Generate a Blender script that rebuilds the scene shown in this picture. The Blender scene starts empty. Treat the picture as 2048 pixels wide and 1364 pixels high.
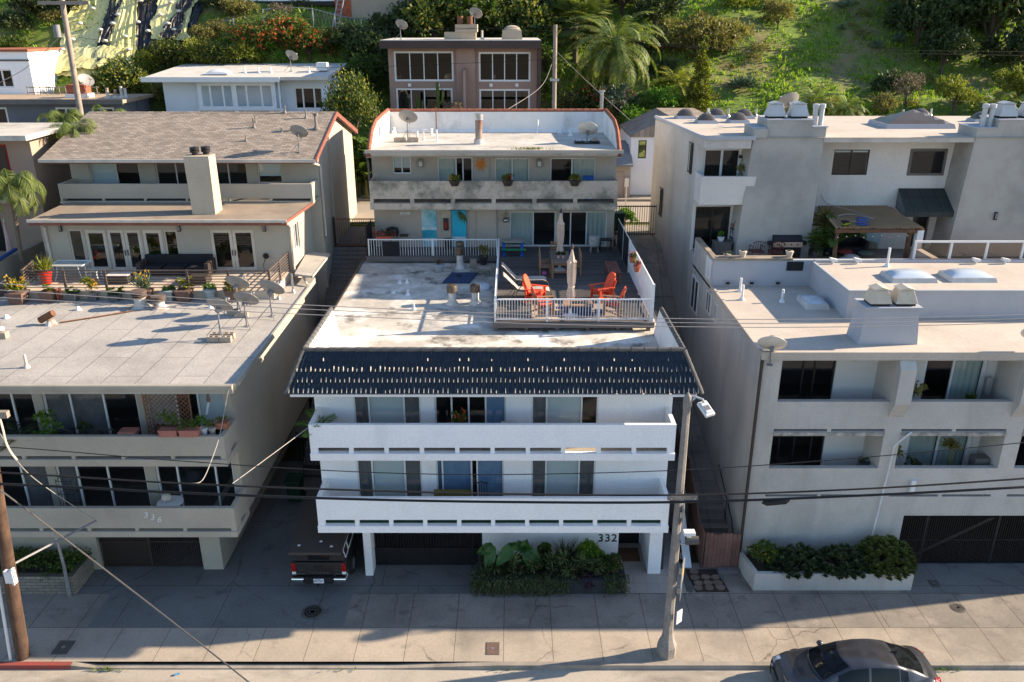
SKY_STR,SUN_STR,EXPO=.10,5.0,1.42
import bpy, bmesh, math, random
from mathutils import Vector, Matrix, noise as mnoise
random.seed(7)
PI=math.pi; R=math.radians
C=bpy.context.scene.collection
# ---------------------------------------------------------------- camera measurements (drone, 18.1 m up, tilted down 21.2 degrees)
CAM_Z=18.1; PITCH=R(21.2); FPX=1650.0
_cp,_sp=math.cos(PITCH),math.sin(PITCH)
def ray(u,v):
    a=(u-1024)/FPX; b=-(v-682)/FPX
    return Vector((a,_cp+b*_sp,-_sp+b*_cp))
def atz(u,v,z):
    d=ray(u,v); t=(z-CAM_Z)/d.z; return Vector((d.x*t,d.y*t,z))
def aty(u,v,y):
    d=ray(u,v); t=y/d.y; return Vector((d.x*t,y,CAM_Z+d.z*t))
# ---------------------------------------------------------------- mesh builder
class MB:
    def __init__(s,T=None): s.v=[]; s.f=[]; s.mi=[]; s.T=T; s.m=0
    def add(s,vs,fs):
        n=len(s.v)
        if s.T is not None: vs=[s.T@Vector(p) for p in vs]
        s.v.extend([tuple(p) for p in vs])
        for f in fs: s.f.append([i+n for i in f]); s.mi.append(s.m)
        return s
    def box(s,x0,x1,y0,y1,z0,z1,M=None):
        vs=[Vector((x,y,z)) for z in (z0,z1) for y in (y0,y1) for x in (x0,x1)]
        if M is not None: vs=[M@p for p in vs]
        return s.add(vs,[(0,2,3,1),(4,5,7,6),(0,1,5,4),(2,6,7,3),(0,4,6,2),(1,3,7,5)])
    def cbox(s,c,sx,sy,sz,M=None):
        M2=Matrix.Translation(Vector(c)) if M is None else Matrix.Translation(Vector(c))@M
        return s.box(-sx/2,sx/2,-sy/2,sy/2,-sz/2,sz/2,M2)
    def poly(s,pts): return s.add(pts,[tuple(range(len(pts)))])
    def prism(s,pts,vec):          # planar outline extruded along vec
        n=len(pts); vec=Vector(vec)
        a=[Vector(p) for p in pts]; b=[p+vec for p in a]
        return s.add(a+b,[tuple(range(n-1,-1,-1)),tuple(range(n,2*n))]+[(i,(i+1)%n,n+(i+1)%n,n+i) for i in range(n)])
    def tube(s,path,r,n=6,cap=True):
        path=[Vector(p) for p in path]; rs=r if isinstance(r,(list,tuple)) else [r]*len(path)
        vs=[];fs=[]; ref=None
        for i,p in enumerate(path):
            t=(path[min(i+1,len(path)-1)]-path[max(i-1,0)])
            t=t.normalized() if t.length>1e-9 else Vector((0,0,1))
            if ref is None: ref=Vector((0,0,1)) if abs(t.z)<.9 else Vector((1,0,0))
            a=t.cross(ref); 
            if a.length<1e-6: ref=Vector((1,0,0)) if abs(t.x)<.9 else Vector((0,1,0)); a=t.cross(ref)
            a.normalize(); b=t.cross(a)
            for k in range(n):
                w=2*PI*k/n; vs.append(p+a*(rs[i]*math.cos(w))+b*(rs[i]*math.sin(w)))
        for i in range(len(path)-1):
            for k in range(n):
                k2=(k+1)%n; fs.append((i*n+k,i*n+k2,(i+1)*n+k2,(i+1)*n+k))
        if cap: fs.append(tuple(range(n-1,-1,-1))); m=(len(path)-1)*n; fs.append(tuple(range(m,m+n)))
        return s.add(vs,fs)
    def cyl(s,c,r,h,n=12,r2=None): return s.tube([c,(c[0],c[1],c[2]+h)],[r,r if r2 is None else r2],n)
    def lathe(s,c,prof,n=14,M=None):      # prof: list of (r,z), open surface closed by caps
        vs=[];fs=[]; c=Vector(c)
        for r,z in prof:
            for k in range(n):
                w=2*PI*k/n; p=Vector((r*math.cos(w),r*math.sin(w),z))
                if M is not None: p=M@p
                vs.append(c+p)
        for i in range(len(prof)-1):
            for k in range(n):
                k2=(k+1)%n; fs.append((i*n+k,i*n+k2,(i+1)*n+k2,(i+1)*n+k))
        fs.append(tuple(range(n-1,-1,-1))); m=(len(prof)-1)*n; fs.append(tuple(range(m,m+n)))
        return s.add(vs,fs)
    def ball(s,c,r,n=10,sz=1.0):
        return s.lathe(c,[(max(.001,r*math.sin(PI*i/n)),-r*sz*math.cos(PI*i/n)) for i in range(n+1)],n+2)
    def wall(s,x0,x1,z0,z1,holes=(),th=.2,y=0.0):   # wall sheet with openings, front at y, facing -y
        xs=sorted({x0,x1}|{min(max(h[i],x0),x1) for h in holes for i in (0,1)}); zs=sorted({z0,z1}|{min(max(h[i],z0),z1) for h in holes for i in (2,3)})
        def inh(a,b): return any(h[0]<a<h[1] and h[2]<b<h[3] for h in holes)
        nx,nz=len(xs)-1,len(zs)-1
        solid=[[not inh((xs[i]+xs[i+1])/2,(zs[j]+zs[j+1])/2) for j in range(nz)] for i in range(nx)]
        S=lambda i,j: 0<=i<nx and 0<=j<nz and solid[i][j]
        vs=[];idx={};fs=[]
        def V(i,j,k):
            key=(i,j,k)
            if key not in idx: idx[key]=len(vs); vs.append((xs[i],y+(th if k else 0),zs[j]))
            return idx[key]
        for i in range(nx):
            for j in range(nz):
                if not S(i,j): continue
                fs.append((V(i,j,0),V(i+1,j,0),V(i+1,j+1,0),V(i,j+1,0)))
                fs.append((V(i,j,1),V(i,j+1,1),V(i+1,j+1,1),V(i+1,j,1)))
                if not S(i-1,j): fs.append((V(i,j,0),V(i,j+1,0),V(i,j+1,1),V(i,j,1)))
                if not S(i+1,j): fs.append((V(i+1,j,0),V(i+1,j,1),V(i+1,j+1,1),V(i+1,j+1,0)))
                if not S(i,j-1): fs.append((V(i,j,0),V(i,j,1),V(i+1,j,1),V(i+1,j,0)))
                if not S(i,j+1): fs.append((V(i,j+1,0),V(i+1,j+1,0),V(i+1,j+1,1),V(i,j+1,1)))
        return s.add(vs,fs)
ORG={}
def root_of(o):
    while o.parent: o=o.parent
    return o
def tag(o,label=None,cat=None,group=None,kind=None):
    if label: o['label']=label
    if cat: o['category']=cat
    if group: o['group']=group
    if kind: o['kind']=kind
    return o
def T(name,label,cat,loc=(0,0,0),group=None):
    o=bpy.data.objects.new(name,None); C.objects.link(o); o.location=loc; o.empty_display_size=.2
    ORG[o.name]=Vector(loc); return tag(o,label,cat,group)
def mesh_of(name,mb,mats,off=Vector((0,0,0)),smooth=False,bevel=0,weld=False):
    me=bpy.data.meshes.new(name)
    me.from_pydata([(p[0]-off.x,p[1]-off.y,p[2]-off.z) for p in mb.v],[],mb.f)
    if not isinstance(mats,(list,tuple)): mats=[mats]
    for m in mats: me.materials.append(m)
    if len(mats)>1: me.polygons.foreach_set('material_index',mb.mi)
    if smooth:
        me.polygons.foreach_set('use_smooth',[True]*len(me.polygons))
        try: me.set_sharp_from_angle(angle=R(45))
        except Exception: pass
    me.update(); return me
def P(name,mb,mat,parent=None,smooth=False,bevel=0,label=None,kind=None):
    """one mesh object; with a parent it is that thing's part (coordinates are given in the scene)"""
    off=ORG.get(root_of(parent).name,Vector((0,0,0))) if parent else Vector((0,0,0))
    o=bpy.data.objects.new(name,mesh_of(name,mb,mat,off,smooth)); C.objects.link(o)
    if parent: o.parent=parent
    if bevel:
        b=o.modifiers.new('bevel','BEVEL'); b.width=bevel; b.segments=2; b.limit_method='ANGLE'; b.angle_limit=R(40)
    if label: o['label']=label
    if kind: o['kind']=kind
    return o
def single(name,mb,mat,label,cat,group=None,kind=None,smooth=False,bevel=0):
    """a thing that is one mesh, its origin at its own base"""
    xs=[p[0] for p in mb.v]; ys=[p[1] for p in mb.v]; zs=[p[2] for p in mb.v]
    off=Vector(((min(xs)+max(xs))/2,(min(ys)+max(ys))/2,min(zs)))
    o=bpy.data.objects.new(name,mesh_of(name,mb,mat,off,smooth)); C.objects.link(o); o.location=off
    if bevel:
        b=o.modifiers.new('bevel','BEVEL'); b.width=bevel; b.segments=2; b.limit_method='ANGLE'; b.angle_limit=R(40)
    return tag(o,label,cat,group,kind)
def dup(root,loc=None,rz=None,label=None,group=None,scale=None):
    r=root.copy(); C.objects.link(r)
    if loc is not None: r.location=loc
    if rz is not None: r.rotation_euler=(root.rotation_euler.x,root.rotation_euler.y,rz)
    if scale is not None: r.scale=(scale,)*3 if not isinstance(scale,(tuple,list)) else scale
    if label: r['label']=label
    if group: r['group']=group
    for ch in list(root.children):
        c=ch.copy(); C.objects.link(c); c.parent=r
        for g in list(ch.children):
            d=g.copy(); C.objects.link(d); d.parent=c
    return r
def put(o,loc,rz=0,label=None,scale=None):
    o.location=loc; o.rotation_euler=(o.rotation_euler.x,o.rotation_euler.y,rz)
    if label: o['label']=label
    if scale is not None: o.scale=(scale,)*3 if not isinstance(scale,(tuple,list)) else scale
    return o
class Placer:
    """first use moves the prototype, later uses copy it"""
    def __init__(s,proto): s.p=proto; s.n=0
    def __call__(s,loc,rz=0,label=None,group=None,scale=None):
        s.n+=1
        if s.n==1:
            put(s.p,loc,rz,label,scale)
            if group: s.p['group']=group
            return s.p
        o=dup(s.p,loc,rz,label,group,scale if scale is not None else (1,1,1)); return o
# ---------------------------------------------------------------- materials
def N(nt,t,**kw):
    n=nt.nodes.new(t)
    for k,v in kw.items():
        if k in n.inputs.keys() if hasattr(n.inputs,'keys') else False: n.inputs[k].default_value=v
        else: setattr(n,k,v)
    return n
MATS={}
def c4(c): return (c[0],c[1],c[2],1)
def mat(name,col,col2=None,scale=1.5,rough=.8,bump=0,bscale=40,spec=.3,metal=0,stains=(),coat=0,fine=.12,fscale=25):
    """principled surface: two colours mixed by large noise, fine mottling, optional stains [(colour, scale, lo, hi, amount)]"""
    if name in MATS: return MATS[name]
    m=bpy.data.materials.new(name); m.use_nodes=True; nt=m.node_tree; L=nt.links
    b=nt.nodes['Principled BSDF']; b.inputs['Roughness'].default_value=rough; b.inputs['Metallic'].default_value=metal
    b.inputs['Specular IOR Level'].default_value=spec; b.inputs['Coat Weight'].default_value=coat
    geo=N(nt,'ShaderNodeNewGeometry'); pos=geo.outputs['Position']
    def noise(sc,det=4,rg=.6,vec=None):
        n=N(nt,'ShaderNodeTexNoise'); n.inputs['Scale'].default_value=sc; n.inputs['Detail'].default_value=det; n.inputs['Roughness'].default_value=rg
        L.new(vec or pos,n.inputs['Vector']); return n.outputs['Fac']
    def ramp(f,lo,hi,a=(0,0,0,1),c=(1,1,1,1)):
        r=N(nt,'ShaderNodeValToRGB'); r.color_ramp.elements[0].position=lo; r.color_ramp.elements[1].position=hi
        r.color_ramp.elements[0].color=a; r.color_ramp.elements[1].color=c; L.new(f,r.inputs[0]); return r.outputs[0]
    def mix(f,a,c,bt='MIX'):
        x=N(nt,'ShaderNodeMix',data_type='RGBA',blend_type=bt)
        if isinstance(f,float): x.inputs[0].default_value=f
        else: L.new(f,x.inputs[0])
        for s,i in ((a,6),(c,7)):
            if isinstance(s,tuple): x.inputs[i].default_value=c4(s)
            else: L.new(s,x.inputs[i])
        return x.outputs[2]
    if col2 is None: col2=tuple(v*.82 for v in col)
    out=mix(ramp(noise(scale),.35,.65),tuple(col),tuple(col2))
    if fine:
        f=ramp(noise(fscale,3),.3,.7,(1-fine,)*3+(1,),(1+fine*.6,)*3+(1,)); out=mix(1.0,out,f,'MULTIPLY')
    for sc in stains:
        sx=sc[5] if len(sc)>5 else None
        vec=None
        if sx:
            mp=N(nt,'ShaderNodeMapping'); mp.inputs['Scale'].default_value=sx; L.new(pos,mp.inputs[0]); vec=mp.outputs[0]
        f=ramp(noise(sc[1],6,.65,vec),sc[2],sc[3],(0,0,0,1),(sc[4],)*3+(1,)); out=mix(f,out,tuple(sc[0]))
    L.new(out,b.inputs['Base Color'])
    if bump:
        bp=N(nt,'ShaderNodeBump'); bp.inputs['Strength'].default_value=bump; bp.inputs['Distance'].default_value=.02
        L.new(noise(bscale,4),bp.inputs['Height']); L.new(bp.outputs[0],b.inputs['Normal'])
    m['_out']=1; MATS[name]=m; return m
def patterned(m,kind,vscale,mortar_col,bw=1.0,rh=.5,mort=.02,axes='xy',offset=.5,var=.0,dark=1.0,rot=0.0,shift=(0,0)):
    """lay a brick-texture joint pattern (joints, shingles, boards, blocks) over an existing material"""
    nt=m.node_tree; L=nt.links; b=nt.nodes['Principled BSDF']; src=b.inputs['Base Color'].links[0].from_socket
    geo=N(nt,'ShaderNodeNewGeometry'); sep=N(nt,'ShaderNodeSeparateXYZ'); L.new(geo.outputs['Position'],sep.inputs[0])
    cmb=N(nt,'ShaderNodeCombineXYZ')
    for i,a in enumerate(axes): L.new(sep.outputs['xyz'.index(a)],cmb.inputs[i])
    mp=N(nt,'ShaderNodeMapping'); mp.inputs['Location'].default_value=(shift[0],shift[1],0); mp.inputs['Rotation'].default_value=(0,0,rot); L.new(cmb.outputs[0],mp.inputs[0])
    br=N(nt,'ShaderNodeTexBrick'); br.inputs['Scale'].default_value=vscale; br.offset=offset
    br.inputs['Brick Width'].default_value=bw; br.inputs['Row Height'].default_value=rh; br.inputs['Mortar Size'].default_value=mort
    br.inputs['Mortar Smooth'].default_value=.1; br.inputs['Bias'].default_value=0
    br.inputs['Color1'].default_value=(1,1,1,1); br.inputs['Color2'].default_value=(1-var,1-var,1-var,1); br.inputs['Mortar'].default_value=c4(mortar_col)
    L.new(mp.outputs[0],br.inputs['Vector'])
    x=N(nt,'ShaderNodeMix',data_type='RGBA',blend_type='MULTIPLY'); x.inputs[0].default_value=dark
    L.new(src,x.inputs[6]); L.new(br.outputs['Color'],x.inputs[7]); L.new(x.outputs[2],b.inputs['Base Color'])
    return m
def leafmat(name,cols,trans=.35,rough=.6,objvar=.25):
    if name in MATS: return MATS[name]
    m=bpy.data.materials.new(name); m.use_nodes=True; nt=m.node_tree; L=nt.links; b=nt.nodes['Principled BSDF']
    geo=N(nt,'ShaderNodeNewGeometry'); r=N(nt,'ShaderNodeValToRGB'); L.new(geo.outputs['Random Per Island'],r.inputs[0])
    el=r.color_ramp.elements
    while len(el)<len(cols): el.new(.5)
    for i,c in enumerate(cols): el[i].position=i/(len(cols)-1); el[i].color=c4(c)
    oi=N(nt,'ShaderNodeObjectInfo'); mr=N(nt,'ShaderNodeMapRange'); mr.inputs[3].default_value=1-objvar; mr.inputs[4].default_value=1+objvar*.6
    L.new(oi.outputs['Random'],mr.inputs[0])
    x=N(nt,'ShaderNodeMix',data_type='RGBA',blend_type='MULTIPLY'); x.inputs[0].default_value=1; L.new(r.outputs[0],x.inputs[6]); L.new(mr.outputs[0],x.inputs[7])
    L.new(x.outputs[2],b.inputs['Base Color']); b.inputs['Roughness'].default_value=rough; b.inputs['Specular IOR Level'].default_value=.35
    tr=N(nt,'ShaderNodeBsdfTranslucent'); y=N(nt,'ShaderNodeMix',data_type='RGBA',blend_type='MULTIPLY'); y.inputs[0].default_value=1
    L.new(x.outputs[2],y.inputs[6]); y.inputs[7].default_value=(1.2,1.3,.6,1); L.new(y.outputs[2],tr.inputs[0])
    ms=N(nt,'ShaderNodeMixShader'); ms.inputs[0].default_value=trans; L.new(b.outputs[0],ms.inputs[1]); L.new(tr.outputs[0],ms.inputs[2])
    L.new(ms.outputs[0],nt.nodes['Material Output'].inputs['Surface'])
    MATS[name]=m; return m
def glassmat(name,tint=(.75,.8,.8),ior=1.55,rough=.0):
    m=bpy.data.materials.new(name); m.use_nodes=True; nt=m.node_tree; L=nt.links; nt.nodes.remove(nt.nodes['Principled BSDF'])
    t=N(nt,'ShaderNodeBsdfTransparent'); t.inputs[0].default_value=c4(tint); g=N(nt,'ShaderNodeBsdfGlossy'); g.inputs['Roughness'].default_value=rough; g.inputs[0].default_value=(.95,.97,1,1)
    fr=N(nt,'ShaderNodeFresnel'); ge=N(nt,'ShaderNodeNewGeometry'); mr=N(nt,'ShaderNodeMapRange'); mr.inputs[3].default_value=ior; mr.inputs[4].default_value=1/ior; L.new(ge.outputs['Backfacing'],mr.inputs[0]); L.new(mr.outputs[0],fr.inputs[0])
    ms=N(nt,'ShaderNodeMixShader'); L.new(fr.outputs[0],ms.inputs[0]); L.new(t.outputs[0],ms.inputs[1]); L.new(g.outputs[0],ms.inputs[2])
    L.new(ms.outputs[0],nt.nodes['Material Output'].inputs['Surface']); MATS[name]=m; return m
DIRT=(.05,.045,.04)
m_white=mat('white stucco',(.90,.90,.91),(.85,.86,.88),.8,.85,.9,22,fine=.09,fscale=26,stains=[((.55,.55,.54),1.1,.55,.8,.4,(1,1,.12))])
m_white2=mat('white paint',(.78,.78,.78),(.72,.72,.72),2,.5,fine=.04)
m_g336=mat('greige stucco',(.43,.395,.325),(.38,.345,.285),.5,.9,.35,35,fine=.08,stains=[((.22,.2,.17),.35,.55,.8,.4,(1,1,.25))])
m_r332=mat('warm grey stucco',(.47,.42,.36),(.41,.37,.32),.6,.9,.4,35,fine=.1,stains=[((.25,.23,.2),.5,.5,.8,.35)])
m_r332b=mat('mildewed balcony stucco',(.56,.48,.39),(.49,.42,.34),.8,.9,.4,35,fine=.1,stains=[((.12,.125,.10),.62,.47,.60,.8),((.07,.075,.06),2.2,.52,.72,.5)])
m_right=mat('bone stucco',(.54,.515,.48),(.47,.45,.42),.4,.9,.6,26,fine=.1,stains=[((.22,.21,.19),.6,.5,.78,.6,(1,1,.16)),((.35,.34,.32),1.3,.5,.7,.4)])
m_right2=mat('brightened rear stucco',(.66,.64,.62),(.58,.565,.55),.4,.9,.6,26,fine=.1,stains=[((.30,.29,.28),.6,.52,.8,.5,(1,1,.16))])  # bone stucco copy, colour lightened to replace light lost to occlusion
m_rightb=mat('grey weathered stucco',(.40,.39,.365),(.33,.325,.31),.5,.9,.4,30,fine=.1,stains=[((.17,.17,.16),.5,.45,.8,.5)])
m_bluegrey=mat('blue grey coated stucco',(.40,.42,.46),(.36,.38,.42),.6,.8,.2,25,fine=.06)
m_roofwhite=mat('white coated roof',(.68,.64,.57),(.50,.46,.40),.45,.85,.3,20,fine=.12,fscale=9,stains=[((.86,.84,.8),.7,.5,.62,.7),((.33,.30,.26),.6,.46,.62,.7),((.09,.08,.065),1.0,.54,.66,.8),((.07,.06,.05),3.5,.62,.72,.6)])
m_roofclean=mat('cream coated roof',(.52,.455,.39),(.465,.405,.345),.5,.85,.2,20,fine=.08,fscale=9,stains=[((.33,.28,.23),.6,.5,.75,.5)])
m_roofgrey=patterned(mat('grey cap sheet roof',(.45,.42,.385),(.385,.36,.33),.7,.95,.4,60,fine=.3,fscale=30,stains=[((.24,.22,.2),.7,.5,.75,.4)]),'brick',1,(.3,.29,.28),4.2,1.05,.011,'yx',.37,.1)
m_roofrear=mat('rear white roof',(.56,.53,.48),(.48,.45,.40),.5,.85,.2,20,fine=.1,stains=[((.30,.27,.23),.7,.45,.66,.7),((.14,.12,.1),1.6,.56,.72,.6)])
m_parapet=mat('stained white parapet',(.78,.77,.75),(.72,.71,.69),1,.9,.2,20,fine=.08,stains=[((.20,.19,.18),.9,.52,.74,.6,(1,1,.5))])
m_shingle=patterned(mat('brown asphalt shingle',(.43,.355,.29),(.36,.30,.245),1.2,.95,.5,50,fine=.2,fscale=30),'brick',1,(.5,.5,.5),.33,.15,.02,'xy',.5,.45)
m_rolltan=mat('tan roll roofing',(.31,.25,.19),(.25,.2,.155),1.0,.95,.3,50,fine=.15,stains=[((.14,.12,.1),.8,.5,.72,.5)])
m_tile=mat('dark slate tile',(.022,.036,.056),(.017,.029,.046),2.5,.85,.2,30,spec=.08,fine=.15)
m_tiletip=mat('pale tile edge',(.50,.46,.41),(.36,.33,.29),3,.9)
m_cap=mat('grey ridge tile',(.12,.115,.11),(.09,.088,.085),3,.7,.2,30,fine=.2)
m_terra=mat('terracotta tile',(.36,.13,.075),(.28,.10,.06),4,.8,fine=.2)
m_concrete=patterned(mat('sidewalk concrete',(.42,.36,.295),(.36,.31,.255),.35,.9,.25,40,fine=.12,fscale=12,stains=[((.20,.175,.15),.45,.5,.72,.5),((.09,.08,.07),1.4,.58,.74,.5),((.14,.125,.11),.22,.5,.62,.5),((.10,.09,.08),5,.68,.74,.6)]),'brick',1,(.45,.42,.4),1.52,1.69,.012,'xy',0,.08,1.0,0,(.26,.67))
def cracks(m,sc,w,amt):
    nt=m.node_tree; L=nt.links; b=nt.nodes['Principled BSDF']; src=b.inputs['Base Color'].links[0].from_socket
    geo=N(nt,'ShaderNodeNewGeometry'); ns=N(nt,'ShaderNodeTexNoise'); ns.inputs['Scale'].default_value=1.6; ns.inputs['Detail'].default_value=5; L.new(geo.outputs['Position'],ns.inputs['Vector'])
    av=N(nt,'ShaderNodeMix',data_type='VECTOR'); av.inputs[0].default_value=.28; L.new(geo.outputs['Position'],av.inputs[4]); L.new(ns.outputs['Color'],av.inputs[5])
    vo=N(nt,'ShaderNodeTexVoronoi',feature='DISTANCE_TO_EDGE'); vo.inputs['Scale'].default_value=sc; L.new(av.outputs[1],vo.inputs['Vector'])
    r=N(nt,'ShaderNodeValToRGB'); r.color_ramp.elements[0].position=w*.4; r.color_ramp.elements[1].position=w; L.new(vo.outputs['Distance'],r.inputs[0])
    n2=N(nt,'ShaderNodeTexNoise'); n2.inputs['Scale'].default_value=.35; L.new(geo.outputs['Position'],n2.inputs['Vector']); r2=N(nt,'ShaderNodeValToRGB'); r2.color_ramp.elements[0].position=.45; r2.color_ramp.elements[1].position=.56; r2.color_ramp.elements[1].color=(amt,amt,amt,1); L.new(n2.outputs['Fac'],r2.inputs[0])
    x=N(nt,'ShaderNodeMix',data_type='RGBA',blend_type='MULTIPLY'); L.new(r2.outputs[0],x.inputs[0]); L.new(src,x.inputs[6]); L.new(r.outputs[0],x.inputs[7]); L.new(x.outputs[2],b.inputs['Base Color']); return m
m_concrete2=patterned(mat('shade darkened concrete',(.30,.265,.225),(.24,.21,.18),.35,.9,.25,40,fine=.14,fscale=12,stains=[((.15,.135,.12),.45,.46,.66,.6),((.08,.072,.065),1.3,.55,.7,.6),((.4,.36,.31),.8,.58,.68,.5)]),'brick',1,(.45,.42,.4),1.52,1.69,.014,'xy',0,.1,1.0,0,(.26,.67))  # slightly darker concrete, darkened further to put the buildings' shade into the colour
m_drive=patterned(mat('driveway concrete',(.20,.195,.19),(.15,.148,.145),.3,.9,.25,30,fine=.14,fscale=10,stains=[((.12,.115,.105),.35,.45,.7,.6),((.06,.06,.058),1.2,.58,.72,.6)]),'brick',1,(.45,.43,.42),3.2,3.9,.012,'xy',.4)
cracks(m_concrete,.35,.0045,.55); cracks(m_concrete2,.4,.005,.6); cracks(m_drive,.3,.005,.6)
m_road=mat('street pavement',(.30,.265,.23),(.25,.22,.195),.5,.95,.3,60,fine=.2,fscale=30,stains=[((.13,.115,.1),.5,.5,.75,.5)])
m_gutter=mat('concrete gutter',(.44,.39,.33),(.36,.32,.27),.5,.9,.2,30,fine=.15,stains=[((.08,.07,.06),.6,.52,.72,.7,(.35,1,1))])
m_curb=mat('curb concrete',(.36,.32,.27),(.26,.23,.2),.8,.9,.2,30,fine=.15,stains=[((.08,.07,.06),1,.5,.7,.5)])
m_redcurb=mat('red painted curb',(.30,.06,.05),(.22,.07,.06),1.5,.8,fine=.2)
m_asphalt=mat('back street asphalt',(.36,.31,.26),(.31,.27,.23),.4,.95,.2,50,fine=.12)
m_black=mat('black metal',(.018,.018,.02),(.014,.014,.016),3,.5,fine=0)
m_bronze=mat('brown metal',(.055,.042,.036),(.045,.035,.03),3,.5,fine=0)
m_blackfab=mat('black fabric',(.02,.02,.024),None,3,.85,.2,80)
m_alum=mat('white aluminium frame',(.72,.73,.74),(.66,.67,.68),2,.4,fine=.03)
m_darkframe=mat('dark bronze frame',(.03,.027,.026),None,2,.4,fine=0)
m_greyframe=mat('grey brown frame',(.14,.13,.125),None,2,.5,fine=0)
m_galv=mat('galvanised steel',(.45,.46,.47),(.34,.35,.36),4,.4,metal=.7,fine=.15)
m_rust=mat('rusty steel',(.20,.085,.04),(.12,.06,.035),5,.85,.3,40,fine=.25)
m_rustwhite=mat('rusty white steel',(.55,.53,.5),(.48,.45,.4),2,.7,fine=.15,stains=[((.18,.08,.04),1.5,.48,.6,.9)])
m_dish=mat('grey dish paint',(.29,.275,.26),(.24,.23,.215),3,.5,fine=.08)
m_dish2=mat('cream dish paint',(.62,.57,.5),(.52,.48,.42),3,.45,fine=.08)
m_block=mat('cinder block',(.42,.35,.28),(.34,.28,.23),6,.95,.3,60,fine=.2)
m_deck=patterned(mat('weathered deck boards',(.17,.15,.138),(.12,.108,.10),.7,.8,.2,30,fine=.2,fscale=14),'brick',1,(.25,.25,.25),4.5,.14,.012,'xy',.4,.35)
m_wood=mat('brown timber',(.16,.085,.05),(.11,.06,.036),3,.75,.2,40,fine=.25)
m_polewood=mat('weathered pole wood',(.13,.075,.05),(.07,.042,.03),2,.9,.5,60,fine=.3,stains=[((.03,.022,.018),1.5,.45,.65,.6,(3,3,.3))])
m_greywood=mat('silvered pole wood',(.34,.28,.24),(.25,.21,.18),2,.9,.4,60,fine=.3)
m_redwood=mat('red stained timber',(.25,.095,.07),(.19,.07,.052),3,.7,fine=.15)
m_teak=mat('tan timber',(.34,.2,.12),(.27,.155,.09),4,.7,fine=.2)
m_orange=mat('orange red paint',(.72,.09,.035),(.62,.075,.03),3,.5,fine=.06)
m_cushion=mat('coral cushion',(.72,.115,.055),(.62,.09,.045),4,.85,fine=.06)
m_fencewood=patterned(mat('red brown fence board',(.24,.13,.10),(.17,.095,.075),2,.9,.3,50,fine=.25),'brick',1,(.25,.25,.25),5,.14,.02,'zx',.3,.4)
m_canvas=mat('beige umbrella canvas',(.58,.46,.38),(.50,.39,.32),3,.9,.2,30,fine=.08)
m_sling=mat('taupe sling fabric',(.46,.42,.37),None,5,.85)
m_blinds=mat('pale blind',(.5,.55,.55),(.50,.55,.56),.5,.7,fine=.03)
m_vblind=mat('vertical blind',(.40,.46,.44),(.34,.40,.38),.5,.7,fine=.03)
m_roller=mat('white roller shade',(.50,.57,.59),(.46,.53,.55),.4,.8,fine=.02)
m_curtain=mat('grey curtain',(.16,.155,.16),(.11,.108,.112),2,.9,fine=.1)
m_bluecurtain=mat('blue curtain',(.17,.27,.42),(.13,.22,.36),2,.9,fine=.05)
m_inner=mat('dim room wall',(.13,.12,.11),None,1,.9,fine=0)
m_green=mat('green outdoor carpet',(.015,.085,.045),(.012,.065,.035),5,.95,fine=.2)
m_navy=mat('navy mat',(.03,.055,.13),(.024,.045,.11),3,.7,fine=.1)
m_plasticg=mat('green plastic',(.03,.30,.14),None,3,.4,fine=0); m_plasticb=mat('blue plastic',(.02,.10,.42),None,3,.4,fine=0)
m_darkgreen=mat('dark green bin plastic',(.012,.05,.025),None,3,.5,fine=.1)
m_cream=mat('cream hood paint',(.60,.53,.42),(.52,.45,.35),3,.6,fine=.1,stains=[((.3,.2,.12),2,.55,.75,.4)])
m_dome=mat('smoked skylight dome',(.10,.085,.075),(.085,.072,.064),2,.25,spec=.5,fine=.05)
m_domew=mat('white skylight dome',(.55,.62,.70),(.5,.57,.65),1,.2,spec=.5,fine=.02,coat=.4)
m_potbrown=mat('brown plastic pot',(.17,.10,.08),(.13,.08,.065),4,.7); m_potgrey=mat('slate pot',(.12,.12,.13),None,4,.7)
m_potred=mat('red glazed pot',(.45,.03,.02),None,4,.3,fine=0); m_potterra=mat('terracotta pot',(.45,.17,.09),(.38,.14,.08),4,.8); m_potcream=mat('cream pot',(.55,.48,.4),None,4,.7)
m_potblue=mat('pale blue pot',(.30,.36,.38),None,4,.6)
m_soil=mat('dark soil',(.06,.045,.035),(.04,.03,.025),4,.95,.4,40,fine=.3)
m_brownhouse=mat('mauve brown stucco',(.34,.235,.195),(.30,.205,.17),.6,.9,.3,35,fine=.08)
m_brownfascia=mat('dark brown fascia',(.075,.05,.045),None,.8,.7,fine=.08)
m_bluewhite=mat('pale blue siding',(.68,.74,.82),(.64,.70,.78),.6,.7,fine=.04); m_blueslate=mat('slate blue siding',(.22,.28,.36),None,.6,.7,fine=.04)
m_navyhouse=mat('slate grey siding',(.15,.16,.19),None,.8,.8,fine=.06)
m_brick=patterned(mat('red brick',(.38,.12,.07),(.28,.09,.055),3,.9,.2,40),'brick',1,(1.5,1.3,1.1),.22,.075,.012,'xz',.5,.3)
m_blockwall=patterned(mat('slump block',(.30,.27,.22),(.24,.215,.18),2,.95,.3,50,fine=.2),'brick',1,(.45,.42,.4),.4,.12,.012,'xz',.5,.25)
m_tanblock=mat('tan retaining wall',(.42,.35,.27),(.36,.30,.23),.6,.9,.3,30,fine=.12)
m_steel=mat('stainless steel',(.5,.5,.5),None,3,.3,metal=.9,fine=.05)
m_cable=mat('black cable',(.015,.015,.016),None,3,.6,fine=0); m_wirepale=mat('pale wire',(.38,.34,.32),None,3,.5,fine=0)
m_cablewhite=mat('white cable',(.34,.32,.3),None,3,.6,fine=0)
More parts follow.
